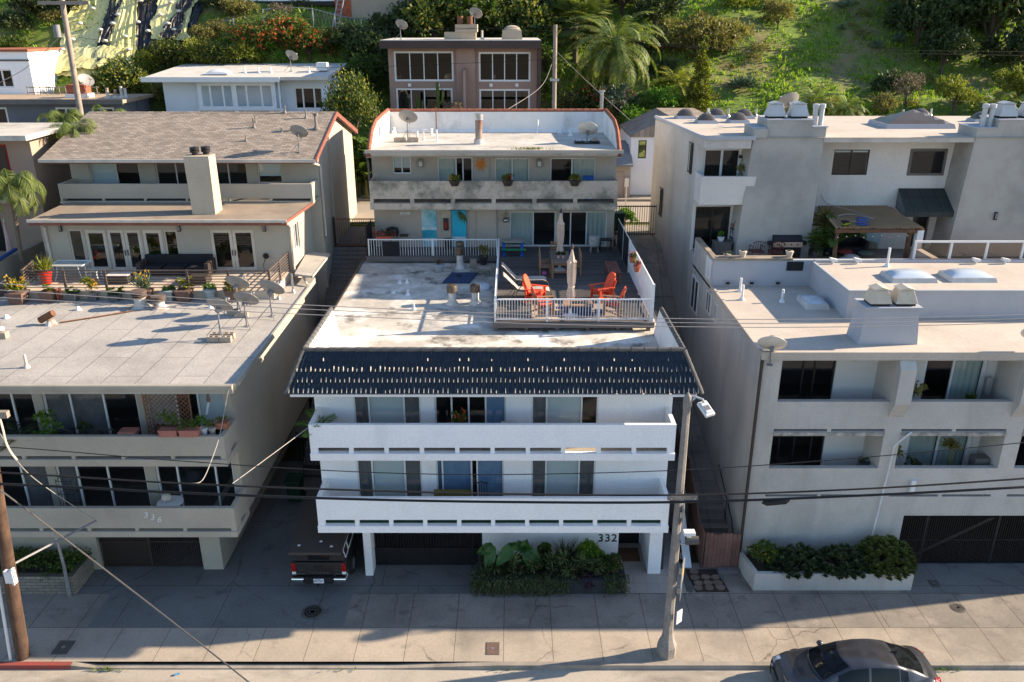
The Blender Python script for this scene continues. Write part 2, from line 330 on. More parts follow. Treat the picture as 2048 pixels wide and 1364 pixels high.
m_lampconc=mat('speckled concrete pole',(.30,.27,.245),(.22,.2,.185),3,.9,.4,60,fine=.4,fscale=45)
m_rockdark=mat('dark pebble cladding',(.06,.06,.058),(.035,.035,.034),5,.9,.6,25,fine=.4,fscale=18)
m_stone=mat('tan flagstone',(.24,.165,.125),(.17,.12,.095),3,.9,.3,30,fine=.25)
m_tilefloor=patterned(mat('pinkish floor tile',(.42,.37,.33),(.38,.335,.3),1,.7,fine=.06),'brick',1,(.72,.7,.68),.42,.42,.008,'xy',0,.08)
m_lattice=mat('brown lattice',(.30,.155,.09),None,3,.8,fine=.15)
m_awning=patterned(mat('dark green awning',(.045,.055,.052),(.035,.044,.042),1,.8,fine=.1),'brick',1,(.55,.55,.55),.62,9,.02,'xy',0,.12)
m_corrug=mat('bronze corrugated panel',(.34,.23,.13),(.27,.185,.11),1,.6,fine=.12,stains=[((.08,.07,.06),.9,.55,.75,.5)])
m_scrim=mat('tinted railing glass',(.30,.22,.16),None,.8,.15,spec=.5,fine=.04)
m_tarpy=mat('yellow tarp',(.70,.62,.24),(.58,.55,.29),.25,.55,.5,6,fine=.12,fscale=5); m_tarpb=mat('black tarp',(.018,.018,.022),(.012,.012,.015),.5,.42,.6,6,spec=.5,fine=.1)
m_bag=mat('sandbag',(.55,.55,.52),None,4,.9)
m_plate=mat('license plate white',(.7,.72,.75),None,2,.4,fine=0); m_ink=mat('dark blue ink',(.02,.03,.12),None,2,.5,fine=0)
m_rubber=mat('black rubber',(.02,.02,.02),None,4,.85,fine=.1)
m_carpaint=mat('dark metallic car paint',(.055,.055,.062),(.05,.05,.057),1,.32,metal=.5,spec=.5,coat=1.0,fine=0)
m_truckpaint=mat('charcoal car paint',(.05,.047,.045),None,1,.3,metal=.5,spec=.5,coat=1.0,fine=0)
m_truckcap=mat('textured black camper top',(.075,.06,.052),(.06,.05,.043),1,.75,.3,60,fine=.12)
m_chrome=mat('chrome',(.75,.75,.75),None,2,.12,metal=1,fine=0)
m_tail=mat('red tail lamp',(.32,.008,.008),None,2,.15,coat=1,fine=0); m_headlamp=mat('clear head lamp',(.6,.62,.65),None,2,.1,metal=.5,coat=1,fine=0)
m_carglass=mat('dark car glass',(.008,.009,.01),None,2,.06,spec=.3,fine=0)
m_yellow=mat('yellow sign',(.65,.42,.04),None,2,.5,fine=0); m_signback=mat('sign back',(.5,.5,.5),None,2,.35,metal=.6,fine=.05)
m_iron=mat('cast iron',(.12,.105,.095),(.09,.08,.072),4,.8,.4,40,fine=.3)
m_mural=mat('sea mural',(.10,.42,.52),(.55,.72,.76),1.1,.7,fine=.05); m_mural2=mat('turquoise mural',(.02,.46,.62),(.03,.36,.55),1.0,.7,fine=.05)
m_muraldeep=mat('deep sea mural',(.02,.28,.40),(.05,.4,.5),2.2,.7,fine=.08); m_foam=mat('mural surf',(.62,.74,.76),(.35,.55,.62),3,.7,fine=.1)
m_sunmetal=mat('copper sun',(.55,.16,.05),(.65,.30,.08),6,.6,fine=.2)
m_lampmetal=mat('dark wall lamp metal',(.03,.03,.03),None,4,.5,fine=0); m_lampglass=mat('frosted lamp glass',(.6,.58,.52),None,4,.3,fine=0)
m_lampgrey=mat('pewter lamp',(.22,.22,.23),None,4,.5,fine=.2)
m_doormat=mat('coir mat',(.14,.075,.04),None,5,.95,.3,80,fine=.3)
m_grass=mat('hillside earth and grass',(.14,.21,.03),(.085,.145,.02),.22,.95,.8,9,fine=.4,fscale=5,stains=[((.20,.145,.085),.16,.52,.64,.8),((.22,.2,.07),.5,.5,.68,.6),((.06,.07,.025),.8,.52,.68,.6)])
m_dirt=mat('dry garden soil',(.16,.115,.075),(.10,.085,.05),.4,.95,.5,15,fine=.3)
m_glass=glassmat('window glass',(.92,.95,.95)); m_glassdark=glassmat('tinted window glass',(.42,.45,.46),1.65); m_glasshaze=glassmat('railing glass',(.8,.85,.85),1.5)
m_blue=mat('blue plastic crate',(.03,.08,.3),None,3,.5,fine=0)
m_pink=mat('pink plastic',(.6,.13,.4),None,3,.5,fine=0)
m_cushwhite=mat('white cushion',(.6,.58,.56),None,4,.9,fine=.1)
# leaves
lf_green=leafmat('mid green leaf',[(.045,.088,.015),(.075,.13,.022),(.13,.18,.035)])
lf_dark=leafmat('dark green leaf',[(.025,.045,.014),(.042,.066,.02),(.075,.098,.03)],.2)
lf_yellow=leafmat('yellow green leaf',[(.11,.14,.018),(.18,.205,.026),(.29,.29,.045)])
lf_ficus=leafmat('sun and shade leaf',[(.018,.05,.012),(.03,.065,.014),(.08,.11,.018),(.34,.30,.05)],.3)  # dark and bright leaf tones paint crown shade and sunlight into the colour
lf_olive=leafmat('olive leaf',[(.12,.115,.04),(.18,.165,.055),(.26,.235,.08)])
lf_lime=leafmat('bright lime leaf',[(.066,.168,.017),(.108,.228,.024),(.168,.288,.042)])
lf_blue=leafmat('blue green leaf',[(.065,.111,.072),(.104,.156,.104),(.156,.208,.143)],.15)
lf_palm=leafmat('palm leaf',[(.075,.120,.027),(.135,.180,.042),(.240,.262,.075)],.3)
lf_orange=leafmat('orange blossom',[(.36,.07,.02),(.48,.10,.03),(.30,.07,.03)],.3); lf_pinkf=leafmat('pink blossom',[(.6,.12,.2),(.7,.3,.35),(.45,.08,.12)],.3)
lf_redf=leafmat('red blossom',[(.35,.015,.02),(.5,.03,.03)],.2); lf_gold=leafmat('golden blossom',[(.55,.28,.02),(.65,.4,.04),(.4,.22,.03)],.3)
lf_dry=leafmat('dry twig',[(.14,.10,.065),(.2,.15,.1)],.1); lf_grass=leafmat('grass blade',[(.09,.19,.02),(.15,.28,.026),(.27,.38,.04),(.3,.32,.08)],.4,objvar=0)
m_trunk=mat('bark',(.12,.085,.06),(.08,.058,.042),4,.95,.5,30,fine=.3); m_palmtrunk=mat('palm trunk',(.2,.155,.115),(.13,.1,.075),5,.95,.5,30,fine=.3)
def Wf(y): return Matrix.Translation((0,y,0))                       # wall facing the street
def Wl(x,y0=0): return Matrix.Translation((x,y0,0))@Matrix.Rotation(R(-90),4,'Z')   # facing -x: local x runs to -y
def Wr(x,y0=0): return Matrix.Translation((x,y0,0))@Matrix.Rotation(R(90),4,'Z')    # facing +x: local x runs to +y
def window(parent,W,x0,x1,z0,z1,cols=(.5,.5),name='window',fm=None,fw=.055,glass=None,rear=(),recess=.07,rows=1,mw=None,shade=.45,pname='pane'):
    fm=fm or m_alum; glass=glass or m_glass; mw=mw or fw; y0,y1=recess,recess+.06
    f=MB(W); f.box(x0,x1,y0,y1,z0,z0+fw); f.box(x0,x1,y0,y1,z1-fw,z1); f.box(x0,x0+fw,y0,y1,z0+fw,z1-fw); f.box(x1-fw,x1,y0,y1,z0+fw,z1-fw)
    tot=sum(cols); xs=[x0+fw]; 
    for c in cols: xs.append(xs[-1]+(x1-x0-2*fw)*c/tot)
    for x in xs[1:-1]: f.box(x-mw/2,x+mw/2,y0,y1,z0+fw,z1-fw)
    for j in range(1,rows):
        zz=z0+(z1-z0)*j/rows; 
        for i in range(len(cols)): f.box(xs[i]+(mw/2 if i else 0),xs[i+1]-(mw/2 if i<len(cols)-1 else 0),y0+.01,y1-.01,zz-.02,zz+.02)
    wo=P(name,f,fm,parent)
    for i in range(len(cols)):
        a=xs[i]+(mw/2 if i else 0)+.004; b=xs[i+1]-(mw/2 if i<len(cols)-1 else 0)-.004
        g=MB(W); g.poly([(a,y0+.03,z0+fw+.004),(b,y0+.03,z0+fw+.004),(b,y0+.03,z1-fw-.004),(a,y0+.03,z1-fw-.004)]); P(pname,g,glass,wo)
        k=rear[i] if i<len(rear) else None
        if not k: continue
        d=MB(W); yb=y1+.012
        if k in('v','c','bc'):
            n=max(4,int((b-a)/(.10 if k=='v' else .16))); pts=[]
            for q in range(n+1): pts.append((a+(b-a)*q/n, yb+(.035 if q%2 else 0)))
            vs=[(p[0],p[1],zz) for zz in (z0+.06,z1-.04) for p in pts]
            d.add(vs,[(q,q+1,n+2+q,n+1+q) for q in range(n)])
            P('vertical_blind' if k=='v' else 'curtain',d,{'v':m_vblind,'c':m_curtain,'bc':m_bluecurtain}[k],wo)
        elif k=='r': d.box(a,b,yb,yb+.01,z0+fw+(z1-z0)*.03,z1-fw); P('roller_shade',d,m_roller,wo)
        elif k=='h': d.box(a,b,yb,yb+.01,z0+fw+(z1-z0)*shade,z1-fw); P('roller_shade',d,m_roller,wo)
        elif k=='b':
            for q in range(int((z1-z0-.1)/.06)): d.box(a,b,yb,yb+.05,z0+.06+q*.06,z0+.085+q*.06)
            P('blind',d,m_blinds,wo)
    return wo
def railing(parent_name,label,pts,h,post_r,bar,mat,spacing,baluster=True,nrails=0,group=None,postevery=None,cat='railing'):
    """railing thing along a polyline: top rail, bottom rail, balusters or horizontal rods, posts"""
    t=T(parent_name,label,cat,pts[0],group); pts=[Vector(p) for p in pts]
    rail=MB(); bal=MB(); 
    for a,b in zip(pts[:-1],pts[1:]):
        d=(b-a); L=d.length; d.normalize(); ang=math.atan2(d.y,d.x); M0=Matrix.Rotation(ang,4,'Z'); mid=(a+b)/2
        rail.cbox(mid+Vector((0,0,h)),L,.05,.045,M0)
        if baluster: rail.cbox(mid+Vector((0,0,.09)),L,.035,.035,M0)
        n=int(L/spacing)
        if baluster:
            for i in range(1,n+1):
                p=a+d*(L*i/(n+1)); bal.cbox(p+Vector((0,0,(h+.09)/2)),bar,bar,h-.12,M0)
        for k in range(nrails):
            bal.cbox(mid+Vector((0,0,h*(k+1)/(nrails+1))),L,bar,bar,M0)
    P('rail',rail,mat,t); P('baluster_row' if baluster else 'rod_row',bal,mat,t,kind='stuff')
    seen=[]
    for a,b in zip(pts[:-1],pts[1:]):
        L=(b-a).length; n=max(1,round(L/(postevery or L)))
        for i in range(n+1):
            p=a+(b-a)*i/n
            if any((p-q).length<.05 for q in seen): continue
            seen.append(p); m=MB(); m.box(p.x-post_r,p.x+post_r,p.y-post_r,p.y+post_r,p.z,p.z+h+.03); P('post',m,mat,t)
    return t
# ---------------------------------------------------------------- foliage
def rv():
    while True:
        v=Vector((random.uniform(-1,1),random.uniform(-1,1),random.uniform(-1,1)))
        if .05<v.length<1: return v.normalized()
def leaf(mb,p,d,up,l,w):
    s=d.cross(up)
    if s.length<1e-4: s=d.cross(Vector((1,0,.3)))
    s.normalize(); q=p+d*l
    n=len(mb.v); m=p+d*(l*.5)
    mb.v.extend([tuple(p),tuple(m+s*w*.5),tuple(q),tuple(m-s*w*.5)]); mb.f.append([n,n+1,n+2,n+3]); mb.mi.append(0)
def cloud(blobs,clumps,per,size,spread=.22,wid=.55,shell=.55,rough=.22,upbias=.3):
    """foliage: clumps of leaves over lumpy ellipsoids, gaps between the clumps"""
    mb=MB(); tot=sum(b[1]*b[1] for b in blobs)
    for c,r,sq in blobs:
        c=Vector(c)
        for i in range(max(3,int(clumps*r*r/tot))):
            d=rv()
            if d.z<-.35: d.z*=-.6; d.normalize()
            rr=r*(shell+(1-shell)*random.random()**.6)*(1+rough*mnoise.noise(d*2.3+c*3)); 
            cc=c+Vector((d.x*rr,d.y*rr,d.z*rr*sq)); cs=spread*r*random.uniform(.6,1.3)
            for k in range(per):
                o=rv()*cs*random.random()**.5; dd=(d*.7+rv()+Vector((0,0,upbias))).normalized()
                leaf(mb,cc+o,dd,rv(),size*random.uniform(.6,1.3),size*wid*random.uniform(.7,1.2))
    return mb
MC={}
def lumps(seed,kind):
    rnd=random.Random(seed)
    if kind=='round': return [((0,0,.75),.78,.95)]+[((rnd.uniform(-.6,.6),rnd.uniform(-.6,.6),rnd.uniform(.35,1.15)),rnd.uniform(.3,.5),.9) for _ in range(8)]
    if kind=='low': return [((rnd.uniform(-.7,.7),rnd.uniform(-.5,.5),rnd.uniform(.15,.45)),rnd.uniform(.35,.6),.75) for _ in range(9)]
    if kind=='tree': return [((0,0,.9),.62,.9)]+[((.75*math.cos(a)*rnd.uniform(.6,1),.75*math.sin(a)*rnd.uniform(.6,1),rnd.uniform(.5,1.25)),rnd.uniform(.28,.46),.8) for a in [k*PI/5+rnd.uniform(-.3,.3) for k in range(10)]]+[((rnd.uniform(-.3,.3),rnd.uniform(-.3,.3),1.35),.35,.8)]
    if kind=='cone': return [((rnd.uniform(-.04,.04),rnd.uniform(-.04,.04),.12+.2*k),.30*(1-k/11)+.05,1.1) for k in range(11)]
    if kind=='tall': return [((rnd.uniform(-.2,.2),rnd.uniform(-.2,.2),.3+.22*k),.42-.02*k,1) for k in range(7)]
def foliage_mesh(key,seed,kind,clumps,per,size,m,**kw):
    k=(key,seed,kind,clumps,per,size,m.name)
    if k not in MC:
        random.seed(seed*13+5); mb=cloud(lumps(seed,kind),clumps,per,size,**kw); MC[k]=mesh_of(key,mb,m)
    return MC[k]
def trunk_mesh(seed,kind):
    k=('trunk',seed,kind)
    if k not in MC:
        rnd=random.Random(seed); mb=MB(); h=.55 if kind!='tree' else .8; r=.05 if kind!='tree' else .07
        mb.tube([(0,0,-.35),(.02,.01,h*.5),(.0,.0,h)],[r,r*.8,r*.6],7)
        for i in range(5):
            a=i*2*PI/5+rnd.uniform(-.3,.3); mb.tube([(0,0,h*rnd.uniform(.35,.8)),(.25*math.cos(a),.25*math.sin(a),h+.1),(.5*math.cos(a),.5*math.sin(a),h+rnd.uniform(.2,.45))],[r*.5,r*.35,r*.15],5)
        MC[k]=mesh_of('trunk',mb,m_trunk)
    return MC[k]
LEAVES={'green':lf_green,'dark':lf_dark,'yellow':lf_yellow,'olive':lf_olive,'lime':lf_lime,'blue':lf_blue,'dry':lf_dry,'ficus':lf_ficus}
def bush(loc,r,label,kind='round',col='green',seed=None,name='shrub',cat='shrub',group=None,blossom=None,rz=None,sz=1.0,clumps=260,per=9,size=.13,nb=260):
    seed=random.randint(1,3) if seed is None else seed
    t=T(name,label,cat,loc,group); t.scale=(r,r,r*sz); t.rotation_euler.z=random.uniform(0,6.28) if rz is None else rz
    o=bpy.data.objects.new('crown' if cat=='tree' else 'foliage',foliage_mesh('foliage',seed,kind,clumps,per,size,LEAVES[col])); C.objects.link(o); o.parent=t
    o=bpy.data.objects.new('trunk' if cat=='tree' else 'stem',trunk_mesh(seed,kind)); C.objects.link(o); o.parent=t
    if blossom:
        k=('bl',seed,kind,blossom.name,nb)
        if k not in MC:
            random.seed(seed+77); mb=MB()
            for c,rr,sq in lumps(seed,kind):
                for i in range(int(nb*rr*rr)):
                    d=rv(); d.z=abs(d.z)*.9-.1; q=Vector(c)+Vector((d.x*rr,d.y*rr,d.z*rr*sq))*random.uniform(1.0,1.12)
                    for j in range(4): leaf(mb,q+rv()*.03,rv(),rv(),.075,.06)
            MC[k]=mesh_of('blossom_cover',mb,blossom)
        o=bpy.data.objects.new('blossom_cover',MC[k]); C.objects.link(o); o.parent=t; o['kind']='stuff'
    return t
def frond(mb,base,ang,elev,L,droop,nl,ll,lw,fold=.6,twist=0):
    """pinnate frond with leaflets along an arching midrib"""
    pts=[];p=Vector(base); e=elev; st=L/12
    for i in range(13):
        pts.append(p.copy()); p=p+Vector((math.cos(ang)*math.cos(e),math.sin(ang)*math.cos(e),math.sin(e)))*st; e-=droop/12*(.5+i/8)
    n=len(mb.v)
    side=Vector((-math.sin(ang),math.cos(ang),0))
    for i,q in enumerate(pts):
        w=.018*L*(1-i/13)+.004; mb.v.extend([tuple(q-side*w),tuple(q+side*w)])
    for i in range(12): mb.f.append([n+2*i,n+2*i+1,n+2*i+3,n+2*i+2]); mb.mi.append(0)
    for i in range(nl):
        tt=.12+.88*i/nl; k=min(11,int(tt*12)); fr=tt*12-k; q=pts[k].lerp(pts[k+1],fr); d=(pts[k+1]-pts[k]).normalized(); up=side.cross(d)
        l=ll*(math.sin(PI*min(1,.12+tt*.86))**.6)*random.uniform(.85,1.1)
        for sgn in (-1,1):
            dd=(side*sgn*.85+d*.65-up*(-fold*.3)-Vector((0,0,random.uniform(.15,.5)*fold))).normalized()
            leaf(mb,q,dd,up,l,lw)
def palm(loc,L,label,trunk_h,n=34,droop=1.5,name='palm_tree',group=None,seed=1,ll=.3,lw=.035,emin=-.5,nl=34,trunk_r=.16,lean=(0,0),fold=.7,m=None,cat='palm tree'):
    random.seed(seed*31); t=T(name,label,cat,loc,group); top=Vector(loc)+Vector((lean[0],lean[1],trunk_h))
    mb=MB()
    for i in range(n):
        a=i*2.39996+random.uniform(-.2,.2); e=1.35-(1.35-emin)*(i/n)**.8+random.uniform(-.1,.1)
        frond(mb,top,a,e,L*random.uniform(.85,1.1),droop*random.uniform(.8,1.2),nl,ll*L,lw*L,fold)
    P('crown',mb,m or lf_palm,t)
    tr=MB(); l=Vector(loc); tr.tube([l-Vector((0,0,.6)),l+Vector((lean[0]*.3,lean[1]*.3,trunk_h*.5)),top],[trunk_r*1.2,trunk_r,trunk_r*.9],9); P('trunk',tr,m_palmtrunk,t)
    return t
def fanpalm(loc,rad,label,trunk_h,n=30,seed=1,group=None,name='fan_palm'):
    random.seed(seed*17); t=T(name,label,'palm tree',loc,group); top=Vector(loc)+Vector((0,0,trunk_h)); mb=MB()
    for i in range(n):
        a=i*2.4; e=1.3-1.9*(i/n); d=Vector((math.cos(a)*math.cos(e),math.sin(a)*math.cos(e),math.sin(e))); c=top+d*rad*.5; mb.tube([top,c],[.02,.015],3)
        side=d.cross(Vector((0,0,1))).normalized(); up=side.cross(d)
        for k in range(17):
            w=-1.3+2.6*k/16; dd=(d*math.cos(w)+side*math.sin(w)-Vector((0,0,.25))).normalized(); leaf(mb,c,dd,up,rad*.55,.09*rad)
    P('crown',mb,lf_palm,t); tr=MB(); l=Vector(loc); tr.tube([l-Vector((0,0,.5)),top],[.22,.17],9); P('trunk',tr,m_palmtrunk,t); return t
def rosette(mb,c,r,n,wid,emin=.1,emax=1.4,curl=.4):
    c=Vector(c)
    for i in range(n):
        a=i*2.39996+random.uniform(-.15,.15); e=emin+(emax-emin)*(i/n); d=Vector((math.cos(a)*math.cos(e),math.sin(a)*math.cos(e),math.sin(e)))
        s=Vector((-math.sin(a),math.cos(a),0)); l=r*random.uniform(.85,1.1); q=c+d*l*.5+Vector((0,0,curl*.05)); tip=c+d*l-Vector((0,0,l*curl*.3)); w=wid*r
        k=len(mb.v); mb.v.extend([tuple(c-s*w*.35),tuple(c+s*w*.35),tuple(q+s*w*.5),tuple(tip),tuple(q-s*w*.5)]); mb.f.append([k,k+1,k+2,k+3,k+4]); mb.mi.append(0)
def rosette_plant(loc,r,label,n=30,wid=.14,col='blue',name='agave',cat='agave',group=None,heads=1,stem=0,emin=.1):
    random.seed(int(loc[0]*100)&255); mb=MB()
    for k in range(heads):
        o=Vector((random.uniform(-1,1),random.uniform(-1,1),0))*r*.9*(heads>1)
        if stem: mb.tube([Vector(loc)+o*.3,Vector(loc)+o+Vector((0,0,stem))],[.05*r,.04*r],5)
        rosette(mb,Vector(loc)+o+Vector((0,0,stem+random.uniform(0,.3)*r*(heads>1))),r*random.uniform(.7,1.1) if heads>1 else r,n,wid,emin)
    return single(name,mb,LEAVES.get(col) or col,label,cat,group)
def paddle(mb,base,ang,elev,L,w,droop=.8):
    pts=[];p=Vector(base);e=elev
    for i in range(9):
        pts.append(p.copy()); p=p+Vector((math.cos(ang)*math.cos(e),math.sin(ang)*math.cos(e),math.sin(e)))*(L/8); e-=droop/8
    side=Vector((-math.sin(ang),math.cos(ang),0)); n=len(mb.v)
    for i,q in enumerate(pts):
        ww=.012*L if i<3 else w*math.sin(PI*min(1,(i-2)/6.2))**.7+.002; up=Vector((0,0,ww*.25)); mb.v.extend([tuple(q-side*ww+up),tuple(q),tuple(q+side*ww+up)])
    for i in range(8):
        for k in (0,1): mb.f.append([n+3*i+k,n+3*i+k+1,n+3*i+k+4,n+3*i+k+3]); mb.mi.append(0)
def banana(loc,h,label,n=9,seed=1,group=None,name='banana_plant',cat='plant',col=None,w=.13):
    random.seed(seed*7); t=T(name,label,cat,loc,group); mb=MB(); l=Vector(loc)
    for i in range(n): paddle(mb,l+Vector((random.uniform(-.1,.1),random.uniform(-.1,.1),h*random.uniform(.15,.45))),i*2.4+random.uniform(-.3,.3),random.uniform(.7,1.45),h*random.uniform(.5,.75),h*w*random.uniform(.8,1.1),random.uniform(.8,1.7))
    P('foliage',mb,col or lf_green,t); tr=MB(); tr.tube([l,l+Vector((0,0,h*.45))],[h*.045,h*.03],7); P('stem',tr,lf_olive,t); return t
# ---------------------------------------------------------------- roof furniture
def dish_proto(label,m,R0=.38,h=.75,pole_r=.025,tripod=True,name='satellite_dish'):
    """offset dish facing local -y (tilted up), arm with feed head, mast"""
    t=T(name,label,'satellite dish'); tilt=Matrix.Rotation(R(52),4,'X')
    d=MB(); c=Vector((0,-.02,h+.12)); n=20; vs=[];fs=[]
    for side in (0,1):
        for k in range(6):
            rr=R0*k/5; zz=.30*(rr*rr)/R0+.012*side*(-1)
            for j in range(n): 
                w=2*PI*j/n; vs.append(c+tilt@Vector((rr*math.cos(w)*1.08,rr*math.sin(w)*.94,zz)))
    for side in (0,1):
        o=side*6*n
        for k in range(5):
            for j in range(n):
                j2=(j+1)%n; q=(o+k*n+j,o+k*n+j2,o+(k+1)*n+j2,o+(k+1)*n+j); fs.append(q if side==0 else q[::-1])
    for j in range(n): j2=(j+1)%n; fs.append((5*n+j,5*n+j2,11*n+j2,11*n+j))
    d.add(vs,fs); P('reflector',d,m,t,smooth=True)
    a=MB(); low=c+tilt@Vector((0,-R0*.9,.12)); head=c+tilt@Vector((0,-R0*.45,R0*1.15)); a.tube([c+tilt@Vector((0,-.1,-.05)),low+tilt@Vector((0,0,-.1)),head],.014,5); P('feed_arm',a,m_lampgrey,t)
    f=MB(); f.cbox(head,.14,.06,.07,tilt); f.tube([head,head-tilt@Vector((0,-.03,.09))],[.03,.035],7); P('feed_head',f,m,t)
    p=MB(); p.tube([(0,.05,0),(0,.05,h*.7),(0,.02,h+.08)],pole_r,7); p.cbox((0,.03,h+.05),.12,.12,.14,tilt)
    if tripod:
        for k in range(2): p.tube([(0,.05,h*.55),((-.3,.3)[k],.35,0)],.012,4)
    p.box(-.09,.09,-.04,.14,0,.015); P('mast',p,m_lampgrey,t)
    return t
def vent_pipe(loc,h,r=.035,label='',m=None,group=None,cap=False,name='vent_pipe'):
    t=T(name,label,'vent pipe',loc,group); x,y,z=loc; b=MB(); b.cyl((x,y,z),r,h,8); P('pipe',b,m or m_galv,t,smooth=True)
    f=MB(); f.lathe(loc,[(r*2.6,-.01),(r*2.2,.03),(r*1.15,.12)],8); P('flashing',f,m or m_galv,t,smooth=True)
    if cap: c=MB(); c.cyl((x,y,z+h-.02),r*1.7,.10,8); P('rain_cap',c,m or m_galv,t,smooth=True)
    return t
def flue_proto(label,r=.17,h=.75,mbody=None,mcap=None,slats=0):
    t=T('roof_flue',label,'roof vent'); b=MB(); b.lathe((0,0,0),[(r*1.9,-.01),(r*1.6,.05),(r*1.08,.15),(r,.2),(r,h*.6)],16); P('stack',b,mbody or m_rustwhite,t,smooth=True)
    c=MB(); z=h*.6
    if slats:
        for k in range(slats): c.lathe((0,0,z+k*.075),[(r*.9,0),(r*1.3,.015),(r*1.3,.045),(r*.9,.06)],16)
        z+=slats*.075
        c.lathe((0,0,z),[(r*1.35,0),(r*1.35,.04),(r*.3,.06)],16)
    else: c.lathe((0,0,z-.02),[(r*1.0,0),(r*1.45,.02),(r*1.45,h*.34),(r*1.4,h*.36),(r*.2,h*.38)],16)
    P('flue_cap',c,mcap or m_rust,t,smooth=True); return t
def hood_proto(label,m,w=.55,d=.55,h=.5):
    """flared chimney hood with a low arched top"""
    t=T('chimney_hood',label,'chimney hood'); b=MB(); a,c=w/2,d/2; k=.62
    b.add([(-a,-c,.08),(a,-c,.08),(a,c,.08),(-a,c,.08),(-a*k,-c*k,h),(a*k,-c*k,h),(a*k,c*k,h),(-a*k,c*k,h)],[(0,1,5,4),(1,2,6,5),(2,3,7,6),(3,0,4,7),(3,2,1,0),(4,5,6,7)]); P('flared_body',b,m,t,bevel=.012)
    q=MB(); q.prism([(-a*.72,-c*.72,h+.015),(a*.72,-c*.72,h+.015),(a*.72,-c*.72,h+.03),(0,-c*.72,h+.11),(-a*.72,-c*.72,h+.03)],(0,d*.72,0)); P('arched_top',q,m,t)
    s=MB(); s.box(-a*.85,a*.85,-c*.85,c*.85,0,.075); P('base_gap',s,m_black,t); return t
def skylight(name,label,loc,sx,sy,hc,hd,md,mc,group=None,pyr=False,rz=0):
    t=T(name,label,'skylight',(0,0,0),group); c=MB(); a,b=sx/2,sy/2
    c.add([(-a-.06,-b-.06,0),(a+.06,-b-.06,0),(a+.06,b+.06,0),(-a-.06,b+.06,0),(-a,-b,hc),(a,-b,hc),(a,b,hc),(-a,b,hc)],[(3,2,1,0),(0,1,5,4),(1,2,6,5),(2,3,7,6),(3,0,4,7),(4,5,6,7)]); P('curb',c,mc,t)
    d=MB(); n=9; vs=[]; fs=[]
    for j in range(n):
        for i in range(n):
            u=-1+2*i/(n-1); v=-1+2*j/(n-1)
            hh=(1-max(abs(u),abs(v)))*1.0 if pyr else (1-u*u)*(1-v*v)
            vs.append((u*(a-.03),v*(b-.03),hc+.004+hd*hh**(.9 if pyr else .55)))
    for j in range(n-1):
        for i in range(n-1): fs.append((j*n+i,j*n+i+1,(j+1)*n+i+1,(j+1)*n+i))
    d.add(vs,fs); P('dome',d,md,t,smooth=not pyr); put(t,loc,rz); return t
def wall_lamp(loc,label,m=None,group=None,kind='box'):
    t=T('wall_lamp',label,'wall lamp',loc,group); x,y,z=loc; b=MB()
    if kind=='box': b.box(x-.06,x+.06,y-.1,y,z-.17,z+.17); P('housing',b,m or m_lampmetal,t,bevel=.01); g=MB(); g.box(x-.045,x+.045,y-.104,y-.1,z-.12,z+.12); P('lamp_glass',g,m_lampgrey,t)
    else:
        b.box(x-.05,x+.05,y-.03,y,z-.08,z+.08); b.tube([(x,y-.03,z+.06),(x,y-.12,z+.1),(x,y-.14,z+.02)],.015,5); b.lathe((x,y-.14,z-.02),[(.02,.09),(.09,.03),(.1,0)][::-1],8); P('bracket',b,m or m_lampmetal,t); g=MB(); g.lathe((x,y-.14,z-.16),[(.045,0),(.075,.13)],8); P('lamp_glass',g,m_lampglass,t)
    return t
